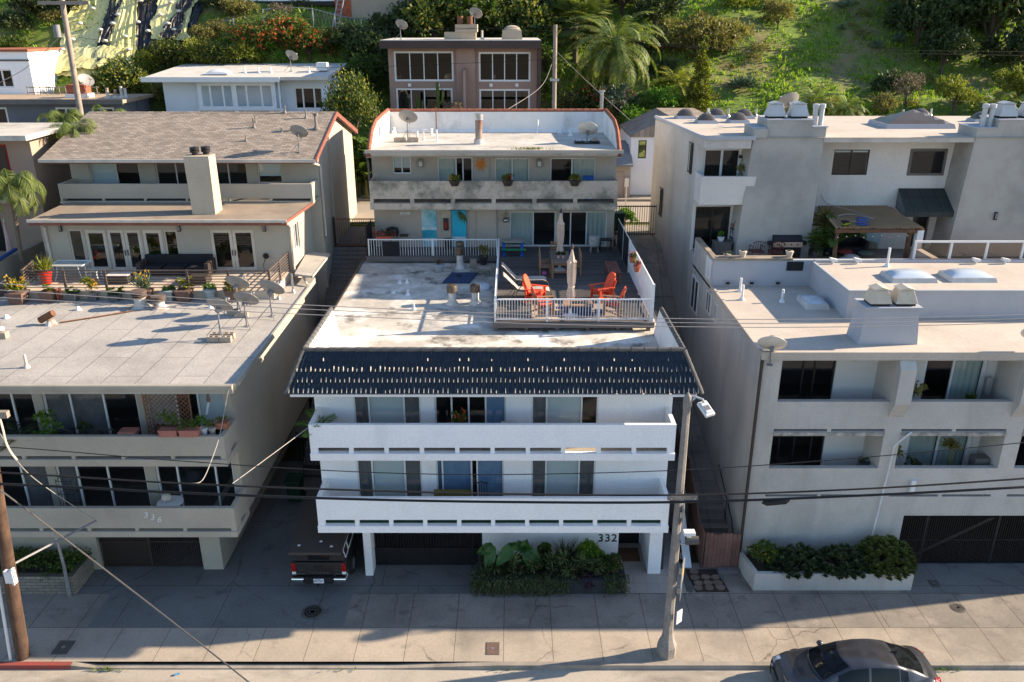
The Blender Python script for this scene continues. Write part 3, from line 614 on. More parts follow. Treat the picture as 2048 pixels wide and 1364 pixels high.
# ---------------------------------------------------------------- pots
LF=leaf
def potted(loc,label,pot='square',pm=None,ps=(.4,.3),leaf='yellow',style='shrub',r=.35,group=None,name='potted_plant',blossom=None,h=None,seed=None):
    """pot + soil + plant; ps = (width, height)"""
    seed=seed if seed is not None else int(abs(loc[0]*37+loc[1]*91))%97+1
    random.seed(seed); t=T(name,label,'potted plant',loc,group); l=Vector(loc); w,ph=ps; b=MB()
    if pot=='square':
        a=w/2; k=.8; b.add([l+Vector(p) for p in [(-a*k,-a*k,0),(a*k,-a*k,0),(a*k,a*k,0),(-a*k,a*k,0),(-a,-a,ph),(a,-a,ph),(a,a,ph),(-a,a,ph)]],[(3,2,1,0),(0,1,5,4),(1,2,6,5),(2,3,7,6),(3,0,4,7),(4,5,6,7)]); b.box(l.x-a*1.06,l.x+a*1.06,l.y-a*1.06,l.y+a*1.06,l.z+ph*.86,l.z+ph+.004)
    elif pot=='trough':
        b.box(l.x-w/2,l.x+w/2,l.y-.13,l.y+.13,l.z,l.z+ph); b.box(l.x-w/2-.02,l.x+w/2+.02,l.y-.15,l.y+.15,l.z+ph*.8,l.z+ph+.004)
    else: b.lathe(l,[(w*.34,0),(w*.48,ph*.8),(w*.54,ph*.82),(w*.54,ph),(w*.44,ph+.002)],12)
    P('pot',b,pm or m_potbrown,t,smooth=(pot=='round')); top=l+Vector((0,0,ph)); f=MB(); LM=LEAVES.get(leaf) or leaf
    wx=w if pot=='trough' else r
    if style=='shrub':
        f=cloud([((top.x+random.uniform(-.5,.5)*wx*.8,top.y+random.uniform(-.3,.3)*r,top.z+random.uniform(.1,.7)*(h or r)),r*.5,.9) for _ in range(7)],46,8,.1*max(.5,r/.35),spread=.4)
    elif style=='rosettes':
        for k in range(14): rosette(f,top+Vector((random.uniform(-.5,.5)*wx*1.4,random.uniform(-.5,.5)*r,random.uniform(.02,.5)*(h or r))),r*.34,14,.42,.1,1.2,.2)
    elif style=='spiky':
        for k in range(90):
            d=(Vector((random.uniform(-1,1),random.uniform(-1,1),random.uniform(.6,2.2)))).normalized(); ll_=(h or r*1.6)*random.uniform(.6,1.1); LF(f,top+Vector((random.uniform(-.3,.3)*wx,random.uniform(-.3,.3)*r*.5,0)),d,rv(),ll_,.05)
    elif style=='dracaena':
        for k in range(3):
            q=top+Vector((random.uniform(-.2,.2),random.uniform(-.1,.1),(h or 1)*random.uniform(.5,1))); f.tube([top,top.lerp(q,.5)+Vector((random.uniform(-.06,.06),0,0)),q],.018,4); rosette(f,q,r*.8,26,.09,-.4,1.4,.6)
    elif style=='palm':
        for k in range(9): frond(f,top,k*2.4,1.2-.1*k+random.uniform(-.1,.2),(h or .9)*random.uniform(.8,1.1),1.3,16,.28,.035)
    P('foliage',f,LM,t)
    if blossom:
        g=MB()
        for k in range(26):
            q=top+Vector((random.uniform(-.6,.6)*wx*1.2,random.uniform(-.55,.45)*r,random.uniform(.2,1.0)*(h or r)))
            for j in range(4): LF(g,q+rv()*.02,rv(),rv(),.07,.06)
        P('blossom_cover',g,blossom,t,kind='stuff')
    return t
def cable(name,label,pts,r,m,cat='cable',group=None,n=10):
    """cable through measured points, smoothed"""
    P0=[Vector(p) for p in pts]; out=[]
    for i in range(len(P0)-1):
        a=P0[max(i-1,0)];b=P0[i];c=P0[i+1];d=P0[min(i+2,len(P0)-1)]
        for k in range(n):
            t=k/n; out.append(.5*((2*b)+(c-a)*t+(2*a-5*b+4*c-d)*t*t+(3*b-a-3*c+d)*t**3))
    out.append(P0[-1]); mb=MB(); mb.tube(out,r,5); return single(name,mb,m,label,cat,group)
def text(body,loc,size,m,parent=None,name='lettering',rot=(90,0,0),depth=.01,align='CENTER',label=None,shear=0,spacing=1.0):
    cu=bpy.data.curves.new(name,'FONT'); cu.body=body; cu.size=size; cu.extrude=depth; cu.align_x=align; cu.align_y='CENTER'; cu.shear=shear; cu.space_character=spacing
    o=bpy.data.objects.new('tmp',cu); C.objects.link(o); dg=bpy.context.evaluated_depsgraph_get(); me=bpy.data.meshes.new_from_object(o.evaluated_get(dg)); bpy.data.objects.remove(o); bpy.data.curves.remove(cu)
    me.materials.clear(); me.materials.append(m); off=ORG.get(root_of(parent).name,Vector((0,0,0))) if parent else Vector((0,0,0))
    me.transform(Matrix.Translation(Vector(loc)-off)@Matrix.Rotation(R(rot[2]),4,'Z')@Matrix.Rotation(R(rot[0]),4,'X')); me.name=name
    ob=bpy.data.objects.new(name,me); C.objects.link(ob)
    if parent: ob.parent=parent
    if label: ob['label']=label
    return ob
# ================================================================ THE SETTING
def sheet(name,x0,x1,y0,y1,z,m,kind='structure'):
    b=MB(); b.poly([(x0,y0,z),(x1,y0,z),(x1,y1,z),(x0,y1,z)]); return P(name,b,m,kind=kind)
sheet('ground',-1500,1500,-1500,1500,-.42,m_dirt)
sheet('street',-220,220,-160,19.05,-.155,m_road)
sheet('gutter',-220,220,19.0,19.66,-.148,m_gutter)
cb=MB()
def curbseg(x0,x1,h0,h1):
    cb.add([(x0,19.62,-.3),(x1,19.62,-.3),(x1,19.82,-.3),(x0,19.82,-.3),(x0,19.64,h0),(x1,19.64,h1),(x1,19.82,h1+.002),(x0,19.82,h0+.002)],[(3,2,1,0),(0,1,5,4),(1,2,6,5),(2,3,7,6),(3,0,4,7),(4,5,6,7)])
curbseg(-13.3,-12.6,-.002,-.11); curbseg(-12.6,-3.6,-.11,-.11); curbseg(-3.6,-.4,-.11,-.002); curbseg(-.4,60,-.002,-.002)
P('curb',cb,m_curb,kind='structure')
cb=MB(); curbseg(-60,-13.3,-.002,-.002); P('red_curb',cb,m_redcurb,kind='structure')
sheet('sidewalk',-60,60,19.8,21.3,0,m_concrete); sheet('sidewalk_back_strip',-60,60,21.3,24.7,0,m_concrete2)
dv=MB(); dv.poly([(-30,23.0,.006),(-1.05,23.0,.006),(-1.05,32,.006),(-30,32,.006)]); dv.poly([(-13.6,21.3,.006),(-5.4,21.3,.006),(-5.4,22.996,.006),(-13.6,22.996,.006)]); P('driveway',dv,m_drive,kind='structure')
sheet('garage_apron',13.2,40,23.0,24.7,.006,m_drive); sheet('entry_path',3.2,6.0,23.0,27,.010,m_tilefloor)
# hillside: back street level, then the slope
def ground_z(x,y):
    if y<51: return 7.72
    if y<58: z=7.72+(y-51)*.5
    else: z=11.22+(y-58)*.70
    if y>58: z-=.10*max(-38,min(45,x))*min(1,(y-58)/8)
    k=min(1,(y-51)/6)
    z+=k*(1.1*mnoise.noise(Vector((x*.06,y*.09,1.3)))+.5*mnoise.noise(Vector((x*.2,y*.25,4))))
    if y>92: z=min(z,36+.05*(y-92)+2*mnoise.noise(Vector((x*.05,y*.05,2))))
    return z
hm=MB(); nx,ny=120,70; ys=[44.4]+[45+ (j*.0) for j in range(0)]+[46+j*1.0 for j in range(ny)]
for yy in ys:
    for i in range(nx+1):
        xx=-90+180*i/nx; hm.v.append((xx,yy,ground_z(xx,yy)))
for j in range(len(ys)-1):
    for i in range(nx): a=j*(nx+1)+i; hm.f.append([a,a+1,a+nx+2,a+nx+1]); hm.mi.append(0)
n0=len(hm.v)
for i in range(nx+1): hm.v.append((-90+180*i/nx,44.4,-.5))
for i in range(nx): hm.f.append([n0+i,n0+i+1,i+1,i]); hm.mi.append(0)
P('hillside',hm,m_grass,kind='structure',smooth=True)
sheet('back_street',-90,90,44.6,50.2,7.8,m_asphalt)
bk=MB(); bk.box(-90,90,50.2,50.4,7.7,7.93); P('back_curb',bk,m_curb,kind='structure'); sheet('back_sidewalk',-90,90,50.4,52,7.92,m_concrete)
def hillhit(u,v):
    d=ray(u,v); t=50.0
    while t<140:
        p=Vector((0,0,CAM_Z))+d*t
        if p.y>50 and p.z<ground_z(p.x,p.y): return Vector((p.x,p.y,ground_z(p.x,p.y)))
        t+=.1
    return Vector((0,0,CAM_Z))+d*75
def stairs(name,x0,x1,y0,y1,z0,z1,m):
    n=max(2,round((z1-z0)/.17)); b=MB(); pts=[(x0,y1,-.3),(x0,y0,-.3)]
    for i in range(n): pts+=[(x0,y0+(y1-y0)*i/n,z0+(z1-z0)*(i+1)/n),(x0,y0+(y1-y0)*(i+1)/n,z0+(z1-z0)*(i+1)/n)]
    b.prism(pts,(x1-x0,0,0)); return P(name,b,m,kind='structure')
stairs('side_stairs',-9.0,-6.45,31.2,40.2,.1,7.6,m_drive); sheet('side_landing',-9.0,-6.45,40.2,44.8,7.62,m_drive)
b=MB(); b.box(-9.0,-6.45,40.1,44.5,-.3,7.6); P('landing_base',b,m_drive,kind='structure')
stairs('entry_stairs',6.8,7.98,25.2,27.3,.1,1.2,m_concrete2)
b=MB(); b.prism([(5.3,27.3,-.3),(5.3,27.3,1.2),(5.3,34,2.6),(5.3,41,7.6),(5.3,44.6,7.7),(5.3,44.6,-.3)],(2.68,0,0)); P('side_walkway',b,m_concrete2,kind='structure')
# ================================================================ FRONT WHITE BUILDING
X0,X1=-6.4,5.2
bA=T('apartment_building','white stucco three storey apartment building with black tiled roof edge and long slotted balconies','apartment building',(-.6,24.2,0))
W=Wf(24.2)
upw=[(-5.15,-2.96,5.5,7.3),(-2.52,-.19,5.46,7.3),(.63,2.81,5.5,7.3)]
low=[(-5.2,-3.02,2.84,4.8),(-2.55,-.27,2.8,4.8),(.64,2.8,2.84,4.8)]
b=MB(W); b.wall(X0,X1,2.5,7.35,upw+low,.2); P('wall',b,m_white,bA)
b=MB(); b.box(X0,X0+.2,24.4,38.3,2.52,7.19); P('wall',b,m_white,bA)
b=MB(); b.box(X1-.2,X1,24.4,38.3,0,7.19); P('wall',b,m_white,bA)
b=MB(); b.box(X0,X1,38.3,38.49,0,7.19); P('wall',b,m_white,bA)
b=MB(); b.wall(-1.05,3.75,0,2.5,(),.2,24.55); b.wall(-1.05,-.85,0,2.5,(),7,24.75); P('front_wall',b,m_white,bA)
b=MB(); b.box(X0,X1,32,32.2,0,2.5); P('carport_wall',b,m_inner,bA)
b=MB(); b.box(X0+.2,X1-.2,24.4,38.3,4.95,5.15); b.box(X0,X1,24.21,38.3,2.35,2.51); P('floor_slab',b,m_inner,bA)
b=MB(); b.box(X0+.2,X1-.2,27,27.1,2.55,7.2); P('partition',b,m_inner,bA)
rr=[('c','h','c'),None,('c','h',None)]
window(bA,W,*upw[0],recess=.02,cols=(.9,2.3,1),rear=('c','h','c'),shade=.04); window(bA,W,*upw[1],cols=(.9,1,1,1.1),name='sliding_door',rear=(None,None,None,'bc')); window(bA,W,*upw[2],recess=.02,cols=(.9,2.3,1),rear=('c','h',None),shade=.1)
window(bA,W,*low[0],recess=.02,cols=(.8,1.9,.9),rear=('c','r','c')); window(bA,W,*low[1],cols=(.25,1.5,.3,1.3),name='sliding_door',rear=('bc','bc',None,'bc')); window(bA,W,*low[2],recess=.02,cols=(.8,2,.9),rear=('c','r','c'))
# posts, recessed entry, garage gate
b=MB(); b.box(-5.12,-4.85,23.95,24.6,0,2.5); P('post',b,m_white,bA,bevel=.01)
b=MB(); b.box(4.75,5.2,24.05,25.9,0,2.5); P('post',b,m_white,bA,bevel=.01)
b=MB(); b.box(3.55,3.75,24.75,25.9,0,2.5); b.box(3.75,5.0,25.9,26.1,0,2.5); P('entry_recess',b,m_white,bA)
d=MB(); d.box(3.8,4.7,25.84,25.898,.03,2.15); 
for k in (0,1):
    for j in range(3): d.box(3.88+k*.42,4.2+k*.42,25.82,25.838,.15+j*.66,.7+j*.66)
do=P('door',d,m_black,bA); h=MB(); h.tube([(3.85,25.80,1.0),(3.85,25.80,1.25)],.018,6); P('handle',h,m_steel,do)
g=MB(); gx0,gx1,gy=-4.85,-1.05,24.5
g.box(gx0,gx1,gy,gy+.05,2.36,2.46); g.box(gx0,gx1,gy,gy+.05,.05,.12); g.box(gx0,gx1,gy,gy+.05,.72,.77); g.box(gx0,gx1,gy,gy+.05,1.55,1.6); g.box(gx0,gx1,gy+.02,gy+.04,.12,.72)
for i in range(39): x=gx0+.05+i*(gx1-gx0-.1)/38; g.box(x-.012,x+.012,gy+.01,gy+.035,.12,2.36)
for i in range(19): x=gx0+.1+i*(gx1-gx0-.2)/18; g.box(x-.02,x+.02,gy,gy+.02,.14,.7)
P('garage_gate',g,m_black,bA); b=MB(); b.box(-4.8,-4.68,24.43,24.5,1.95,2.2); P('keypad',b,m_galv,bA)
text('332',(3.36,24.54,1.14),.44,m_black,bA,'house_number',depth=.012,spacing=1.08)
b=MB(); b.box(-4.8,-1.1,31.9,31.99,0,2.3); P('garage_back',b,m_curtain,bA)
# balconies with slots
def balcony(par,x0,x1,yf,yw,zb,zs,zt,ztop,n,m,mfloor,frac=.88,th=.13,edge=.16):
    L=(x1-x0-2*edge)/n; holes=[(x0+edge+L*i+L*(1-frac)/2,x0+edge+L*i+L*(1+frac)/2,zs,zt) for i in range(n)]
    b=MB(Wf(yf)); b.wall(x0,x1,zs,ztop,holes,th)
    bo=P('balcony',b,m,par)
    for xa in (x0,x1-th):
        s=MB(); s.prism([(xa,yf+th,zs),(xa,yf+th,ztop),(xa,yw,ztop),(xa,yw,zs),(xa,yw-.3,zs),(xa,yw-.3,zt),(xa,yf+.5,zt),(xa,yf+.5,zs)],(th,0,0)); P('side_parapet',s,m,bo)
    s=MB(); s.box(x0-.02,x1+.02,yf-.035,yw,zb,zs); P('slab',s,m,bo)
    f=MB(); f.box(x0+.15,x1-.15,yf+.16,yw-.01,zs+.001,zs+.014); P('floor_covering',f,mfloor,bo)
    return bo
balcony(bA,-6.31,5.08,22.9,24.2,2.51,2.76,2.98,3.79,10,m_white,m_green)
balcony(bA,-6.32,5.10,22.9,24.2,5.19,5.43,5.63,6.43,10,m_white,m_concrete)
# roof: slab, mansard tiles, parapets
b=MB(); b.box(-7.1,5.65,23.7,38.5,7.2,7.4); P('roof',b,m_roofwhite,bA)
b=MB(); b.box(-6.8,5.66,22.95,24.19,7.36,7.44); P('soffit',b,m_white2,bA); b=MB(); b.box(-6.3,5.18,23.5,23.69,7.45,8.68); P('front_parapet',b,m_parapet,bA)
for sx in (-1,1):
    b=MB(); xe=-6.39 if sx<0 else 5.27
    b.prism([(xe+sx*.06,23.7,7.4),(xe+sx*.06,23.7,8.66),(xe+sx*.06,27.5,8.6),(xe+sx*.06,28.3,7.4)],(-sx*.14,0,0)); P('parapet',b,m_parapet,bA)
    b=MB()
    for k in range(4):
        a=k/4; c=(k+1)/4; dx=.5; b.add([(xe+sx*(.08+dx*a),23.42-.5*a,8.70-1.2*a),(xe+sx*(.08+dx*a),27.6+.6*a,8.62-1.2*a),(xe+sx*(.08+dx*c+.03),27.6+.6*c,8.66-1.2*c),(xe+sx*(.08+dx*c+.03),23.42-.5*c,8.74-1.2*c)],[(0,1,2,3)])
    P('side_tiles',b,m_tile,bA)
b=MB(); E=Vector((0,22.9,7.5)); Rg=Vector((0,23.42,8.70)); sl=(Rg-E); nrm=Vector((0,-sl.z,sl.y)).normalized()
def tp(x,t,h): q=E+sl*t+nrm*h; return (x,q.y,q.z)
NC=86; random.seed(5)
def xl(t): return -6.87+.48*t
def xr(t): return 5.76-.49*t
for k in range(4):
    t0=k/4; t1=(k+1)/4+.02
    for i in range(NC):
        dh=random.uniform(-.004,.004); f0=i/NC+.0004; f1=(i+1)/NC-.0004; X=lambda t,f: xl(t)+(xr(t)-xl(t))*f
        b.m=0; b.add([tp(X(t0,f0),t0,.045+dh),tp(X(t0,f1),t0,.045+dh),tp(X(t1,f1),t1,.012),tp(X(t1,f0),t1,.012),tp(X(t0,f0),t0,0),tp(X(t0,f1),t0,0)],[(0,1,2,3),(4,5,1,0)])
        if random.random()<(.96 if k<3 else .12):       # pale wedge at the lower end of each tile
            b.m=1; x2=X(t0,(f0+f1)/2)+random.uniform(-.008,.008); l=random.choice((.12,.12,.13,.08))*random.uniform(.85,1.1)*(1 if k<3 else .6); w2=random.uniform(.012,.019); s0,s1=t0+.008,t0+l; hs=.045-.033*l/.27
            b.add([tp(x2-w2,s0,.044),tp(x2+w2,s0,.044),tp(x2-.5*w2,s0,.074),tp(x2-w2,s1,hs),tp(x2+w2,s1,hs),tp(x2-.5*w2,s1,hs+.03)],[(0,1,2),(1,4,5,2),(0,2,5,3),(3,5,4)]); b.m=0
P('roof_tiles',b,[m_tile,m_tiletip],bA)
b=MB()
def caprow(p0,p1,r,n):
    p0=Vector(p0);p1=Vector(p1)
    for i in range(n): b.tube([p0.lerp(p1,i/n),p0.lerp(p1,(i+1.06)/n)],[r*1.12,r*.94],8)
caprow((-6.39,23.46,8.72),(5.27,23.46,8.72),.08,29); caprow((-6.39,23.42,8.72),(-6.9,22.9,7.5),.07,6); caprow((5.27,23.42,8.72),(5.8,22.9,7.5),.07,6)
caprow((-6.39,23.5,8.7),(-6.39,27.55,8.63),.08,12); caprow((5.27,23.5,8.7),(5.27,27.55,8.63),.08,12); P('ridge_cap',b,m_cap,bA)
b=MB(); b.box(-7.14,-7.06,28.3,38.6,7.36,7.46); P('roof_edge',b,m_darkframe,bA); b=MB(); b.box(5.62,5.7,28.3,38.6,7.36,7.46); P('roof_edge',b,m_darkframe,bA)
# ---------------------------------------------------------------- roof deck and rear building
DZ=7.75
dk=T('roof_deck','dark board deck built on the white roof in front of the sliding doors','deck',(2,34,7.4))
b=MB(); b.box(-.66,5.2,28.6,39.48,DZ-.05,DZ); P('deck_boards',b,m_deck,dk)
b=MB(); b.box(-6.9,-.66,37.8,39.48,DZ-.05,DZ); P('rear_boards',b,m_deck,dk)
b=MB(); b.box(-.7,5.24,28.52,28.6,DZ-.2,DZ-.006); b.box(-.7,-.66,28.6,37.8,DZ-.2,DZ-.006); b.box(-6.9,-.7,37.72,37.8,DZ-.25,DZ-.006); P('fascia',b,m_greyframe,dk)
for i in range(6): b=MB(); x=-.6+i*1.13; b.box(x-.07,x+.07,28.62,28.78,7.4,DZ-.06); P('support_block',b,m_greyframe,dk)
rails='white metal railings round the roof deck'
railing('deck_railing','white metal baluster railing along the street side of the black deck',[(-.62,28.68,DZ),(5.1,28.68,DZ)],.86,.035,.018,m_white2,.105,group=rails,postevery=1.95)
railing('deck_railing','white metal baluster railing down the left side of the deck, seen end on',[(-.62,28.85,DZ),(-.62,37.7,DZ)],.86,.03,.018,m_white2,.11,group=rails,postevery=3)
railing('deck_railing','white metal baluster railing at the far left part of the deck beside the grey wall',[(-6.75,37.86,DZ-.2),(-.72,37.86,DZ-.2)],.98,.03,.02,m_white2,.125,group=rails,postevery=3)
railing('picket_fence','tall white close set picket fence along the right side of the roof deck',[(5.15,28.66,DZ),(5.15,35.1,DZ)],1.42,.045,.030,m_white2,.095,group=None,postevery=3.2,cat='fence')
t=T('mesh_screen','black mesh privacy screen at the rear right end of the roof deck','screen',(5.15,37,DZ)); b=MB(); b.box(5.135,5.165,35.15,39.3,DZ+.05,DZ+1.42); P('mesh',b,m_blackfab,t); b=MB(); b.tube([(5.15,37.2,DZ),(5.15,37.2,DZ+1.55)],.03,6); b.tube([(5.15,35.15,DZ+1.44),(5.15,39.3,DZ+1.44)],.025,6); P('frame',b,m_white2,t)
t=T('mesh_screen','black slatted privacy screen at the left end of the rear deck','screen',(-6.8,38.6,DZ)); b=MB(); b.box(-6.87,-6.83,37.9,39.45,DZ,DZ+1.35); P('mesh',b,m_blackfab,t); b=MB(); b.tube([(-6.85,37.9,DZ),(-6.85,37.9,DZ+1.5)],.03,6); P('frame',b,m_darkframe,t)
# rear building
bR=T('rear_apartment_house','grey stucco two storey rear house with flat white roof, terracotta parapet cap and mildewed balcony','house',(-.8,39.5,DZ))
RX0,RX1=-6.68,4.97
wlo=[(-.10,2.13,DZ+.02,9.5),(2.41,4.62,DZ+.02,9.5)]; whi=[(-5.69,-4.82,11.28,12.13),(-3.55,-1.88,10.3,12.06),(-.82,.83,10.3,12.02),(1.83,3.99,10.3,12.03)]
b=MB(Wf(39.5)); b.wall(RX0,RX1,7.3,9.96,wlo,.2); P('wall',b,m_r332,bR)
b=MB(Wf(39.7)); b.wall(RX0,RX1,9.96,12.4,whi,.2); P('wall',b,m_r332,bR)
for xa,xb in ((RX0,RX0+.2),(RX1-.2,RX1)):
    b=MB(); b.box(xa,xb,39.9,45.0,7.3,12.42); b.box(xa,xb,39.7,39.9,7.3,9.95); P('wall',b,m_r332,bR)
b=MB(); b.box(RX0+.2,RX1-.2,44.8,45,7.3,12.4); P('wall',b,m_r332,bR)
b=MB(); b.box(RX0+.2,RX1-.2,39.9,44.8,9.9,10.1); b.box(RX0+.2,RX1-.2,39.7,44.8,7.4,7.7); b.box(RX0+.2,RX1-.2,43,43.1,7.7,12.3); P('floor_slab',b,m_inner,bR)
b=MB(); b.box(-3.45,-2.95,39.42,39.498,DZ,9.95); P('pilaster',b,m_r332,bR); b=MB(); b.box(-1.7,-.75,39.40,39.498,DZ,9.95); P('pilaster',b,m_r332,bR)
b=MB(); b.box(-1.85,-1.1,39.62,39.698,10.2,12.4); P('pilaster',b,m_r332,bR)
window(bR,Wf(39.5),*wlo[0],cols=(1.3,1.25),name='sliding_door',rear=('v',None)); window(bR,Wf(39.5),*wlo[1],cols=(.5,1,1.2),name='sliding_door',rear=(None,None,'v'))
window(bR,Wf(39.7),*whi[0],cols=(1,1),rear=('h','h'),shade=.25); window(bR,Wf(39.7),*whi[1],cols=(1,.4,.5),name='sliding_door',rear=('v',None,None)); window(bR,Wf(39.7),*whi[2],cols=(1,1),name='sliding_door',rear=('v','v')); window(bR,Wf(39.7),*whi[3],cols=(1,1.1),name='sliding_door',rear=(None,'v'))
balcony(bR,RX0+.06,RX1-.06,38.3,39.5,9.86,10.15,10.36,11.19,6,m_r332b,m_concrete,frac=.9,th=.12,edge=.05)
# painted doors
d=MB(); d.box(-4.39,-3.66,39.46,39.498,DZ+.02,9.6); do=P('painted_door',d,m_mural,bR,label='door painted with a surf scene'); q=MB(); q.box(-4.38,-3.67,39.452,39.458,DZ+.35,8.6); P('painted_sea',q,m_muraldeep,do); q=MB(); q.box(-4.38,-3.67,39.450,39.4585,8.6,8.75); P('painted_surf',q,m_foam,do); q=MB(); q.box(-4.38,-3.67,39.450,39.4585,8.05,8.2); P('painted_surf',q,m_foam,do)
d=MB(); d.box(-2.92,-2.23,39.36,39.40,DZ+.02,9.6); do=P('painted_door',d,m_mural2,bR,label='door painted turquoise with green palm fronds'); q=MB(); q.box(-2.91,-2.24,39.352,39.358,DZ+.04,8.3); P('painted_sand',q,m_foam,do)
q=MB()
for k in range(9): a=R(150+k*17); leaf(q,Vector((-2.3,39.354,9.4)),Vector((math.cos(a),0,math.sin(a))),Vector((0,1,0)),.5,.07)
P('painted_frond',q,lf_green,do)
b=MB(); b.box(-3.32,-3.08,39.28,39.42,8.62,9.2); t=P('extinguisher_box',b,m_darkframe,bR); b=MB(); b.lathe((-3.2,39.27,8.72),[(.05,0),(.055,.25),(.02,.32)],8); P('extinguisher',b,m_potred,t)
b=MB(); b.box(-5.4,-4.95,39.47,39.498,9.35,9.47); sgn=P('name_sign',b,m_alum,bR)
for k in range(2): b=MB(); b.box(-5.36,-4.99-.08*k,39.466,39.469,9.37+.05*k,9.385+.05*k); P('sign_line',b,m_greyframe,sgn)
# rear roof
b=MB(); b.box(-6.62,5.0,38.0,44.85,12.42,12.62); P('roof',b,m_roofrear,bR); b=MB(); b.box(-6.68,5.06,37.93,38.0,12.5,12.65); P('roof_edge',b,m_r332,bR); b=MB(); b.box(-6.5,4.85,38.05,39.69,12.36,12.42); P('soffit',b,m_r332,bR)
# side parapets curve up from the roof edge to the back, terracotta cap follows
prof=[(38.05,12.35),(38.6,12.85),(39.4,13.35),(40.6,13.62),(42.5,13.68),(44.85,13.72)]
for sx in (-1,1):
    xo=-6.62 if sx<0 else 5.0; xi=-6.42 if sx<0 else 4.8
    b=MB(); b.prism([(xo,44.85,12.3),(xo,38.05,12.3)]+[(xo,p[0],p[1]) for p in prof[1:]],(xi-xo,0,0)); P('parapet',b,m_parapet,bR)
    b=MB(); xm=(xo+xi)/2; pts=[Vector((xm,p[0]-.05,p[1]+.03)) for p in prof]
    for a,c in zip(pts[:-1],pts[1:]):
        n=max(1,round((c-a).length/.38))
        for i in range(n): b.tube([a.lerp(c,i/n),a.lerp(c,(i+1.05)/n)],[.105,.09],8)
    P('terracotta_cap',b,m_terra,bR)
b=MB(); b.box(-6.42,4.8,44.65,44.85,12.4,13.66); b.prism([(-6.42,44.65,12.62),(-6.42,44.65,12.82),(-6.42,44.45,12.622)],(11.22,0,0)); P('parapet',b,m_parapet,bR)
b=MB(); 
for i in range(30): x=-6.52+11.42*i/30; b.tube([(x,44.75,13.72),(x+.40,44.75,13.72)],[.10,.085],8)
P('terracotta_cap',b,m_terra,bR)
b=MB(); b.tube([(-6.75,38.1,12.5),(-6.78,38.9,12.2),(-6.78,39.3,11.9),(-6.78,39.35,10.2)],.05,6); P('downspout',b,m_greyframe,bR)
# ================================================================ LEFT GREIGE BUILDING, FRONT BLOCK
LX0,LX1=-20.2,-9.1
bL=T('apartment_building','greige stucco apartment block with grey sheet roof covered in satellite dishes','apartment building',(-14,24.2,0))
up=[(-19.9,-17.3,5.1,7.0),(-16.95,-15.5,5.1,7.0),(-15.2,-12.15,5.1,7.05),(-11.85,-9.3,5.1,7.0)]
lo=[(-19.8,-17.9,2.5,4.45),(-17.4,-15.6,2.5,4.45),(-15.3,-12.3,2.5,4.45),(-11.95,-9.35,2.55,4.4)]
W=Wf(24.2)
b=MB(W); b.wall(LX0,LX1,2.36,7.5,up+lo,.2); P('wall',b,m_g336,bL)
b=MB(W); b.wall(LX0,-10.2,0,2.36,[(-14.5,-10.9,-.1,2.2)],.3,.1); P('ground_wall',b,m_g336,bL)
b=MB(); b.box(-10.4,-10.2,24.6,34,0,2.36); P('ground_wall',b,m_g336,bL)
b=MB(); b.box(LX1-.2,LX1,24.4,34.4,2.36,7.5); P('wall',b,m_g336,bL); b=MB(); b.box(LX0,LX0+.2,24.4,34.4,0,7.5); P('wall',b,m_g336,bL)
b=MB(); b.box(LX0+.2,LX1-.2,34.2,34.4,0,7.5); P('wall',b,m_g336,bL)
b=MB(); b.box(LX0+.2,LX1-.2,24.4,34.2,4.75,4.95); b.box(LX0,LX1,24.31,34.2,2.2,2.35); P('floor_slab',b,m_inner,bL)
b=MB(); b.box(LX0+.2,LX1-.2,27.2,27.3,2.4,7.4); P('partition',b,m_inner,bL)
window(bL,W,*up[0],cols=(1,1),rear=('c',None)); window(bL,W,*up[1],cols=(1,1)); window(bL,W,*up[2],cols=(1,1.35,1.3),name='sliding_door',rear=('c','c',None)); window(bL,W,*up[3],cols=(1,.8,.95),rear=('h',None,'h'),shade=.3)
window(bL,W,*lo[0],cols=(1,1)); window(bL,W,*lo[1],cols=(1,1),rear=(None,'c')); window(bL,W,*lo[2],cols=(.6,1,1.2),name='sliding_door',rear=('c',None,None)); window(bL,W,*lo[3],cols=(.8,1.6,.7))
g=MB(); x0,x1=-14.48,-10.92; yy=24.42
for z in (.04,1.05,2.1): g.box(x0,x1,yy,yy+.04,z,z+.05)
for i in range(46): x=x0+.03+i*(x1-x0-.06)/45; g.box(x-.01,x+.01,yy-.012,yy-.001,.06,2.12)
g.box(x0+1.7,x0+1.78,yy-.02,yy-.013,.04,2.14); P('garage_gate',g,m_bronze,bL)
b=MB(); b.box(-14.45,-12.75,24.5,24.53,.05,2.1); P('gate_mesh',b,m_bronze,bL)
for zb,zs,zt,ztop,e in ((2.34,2.55,2.66,3.42,.0),(4.98,5.22,5.33,6.02,.0)):
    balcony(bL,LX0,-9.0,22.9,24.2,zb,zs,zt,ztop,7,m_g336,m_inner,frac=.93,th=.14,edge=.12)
for i,ch in enumerate('336'): text(ch,(-11.88+.205*i,22.885,3.16-.08*i),.30,m_alum,bL,'house_number',depth=.008,shear=.25)
b=MB(); b.box(LX0-.3,-8.52,22.95,31.7,7.5,7.75); P('roof',b,m_roofgrey,bL)
b=MB(); b.box(LX0-.3,-8.5,22.86,22.95,7.5,7.80); b.box(LX0-.3,-8.5,22.8,22.86,7.66,7.79); b.box(-8.52,-8.44,22.95,33.0,7.6,7.79); P('roof_gutter',b,m_alum if False else mat('greige gutter',(.40,.37,.31),None,1,.6,fine=.05),bL)
b=MB(); b.box(LX0-.3,-8.52,31.7,34.3,7.5,7.74); P('roof',b,m_roofgrey,bL)
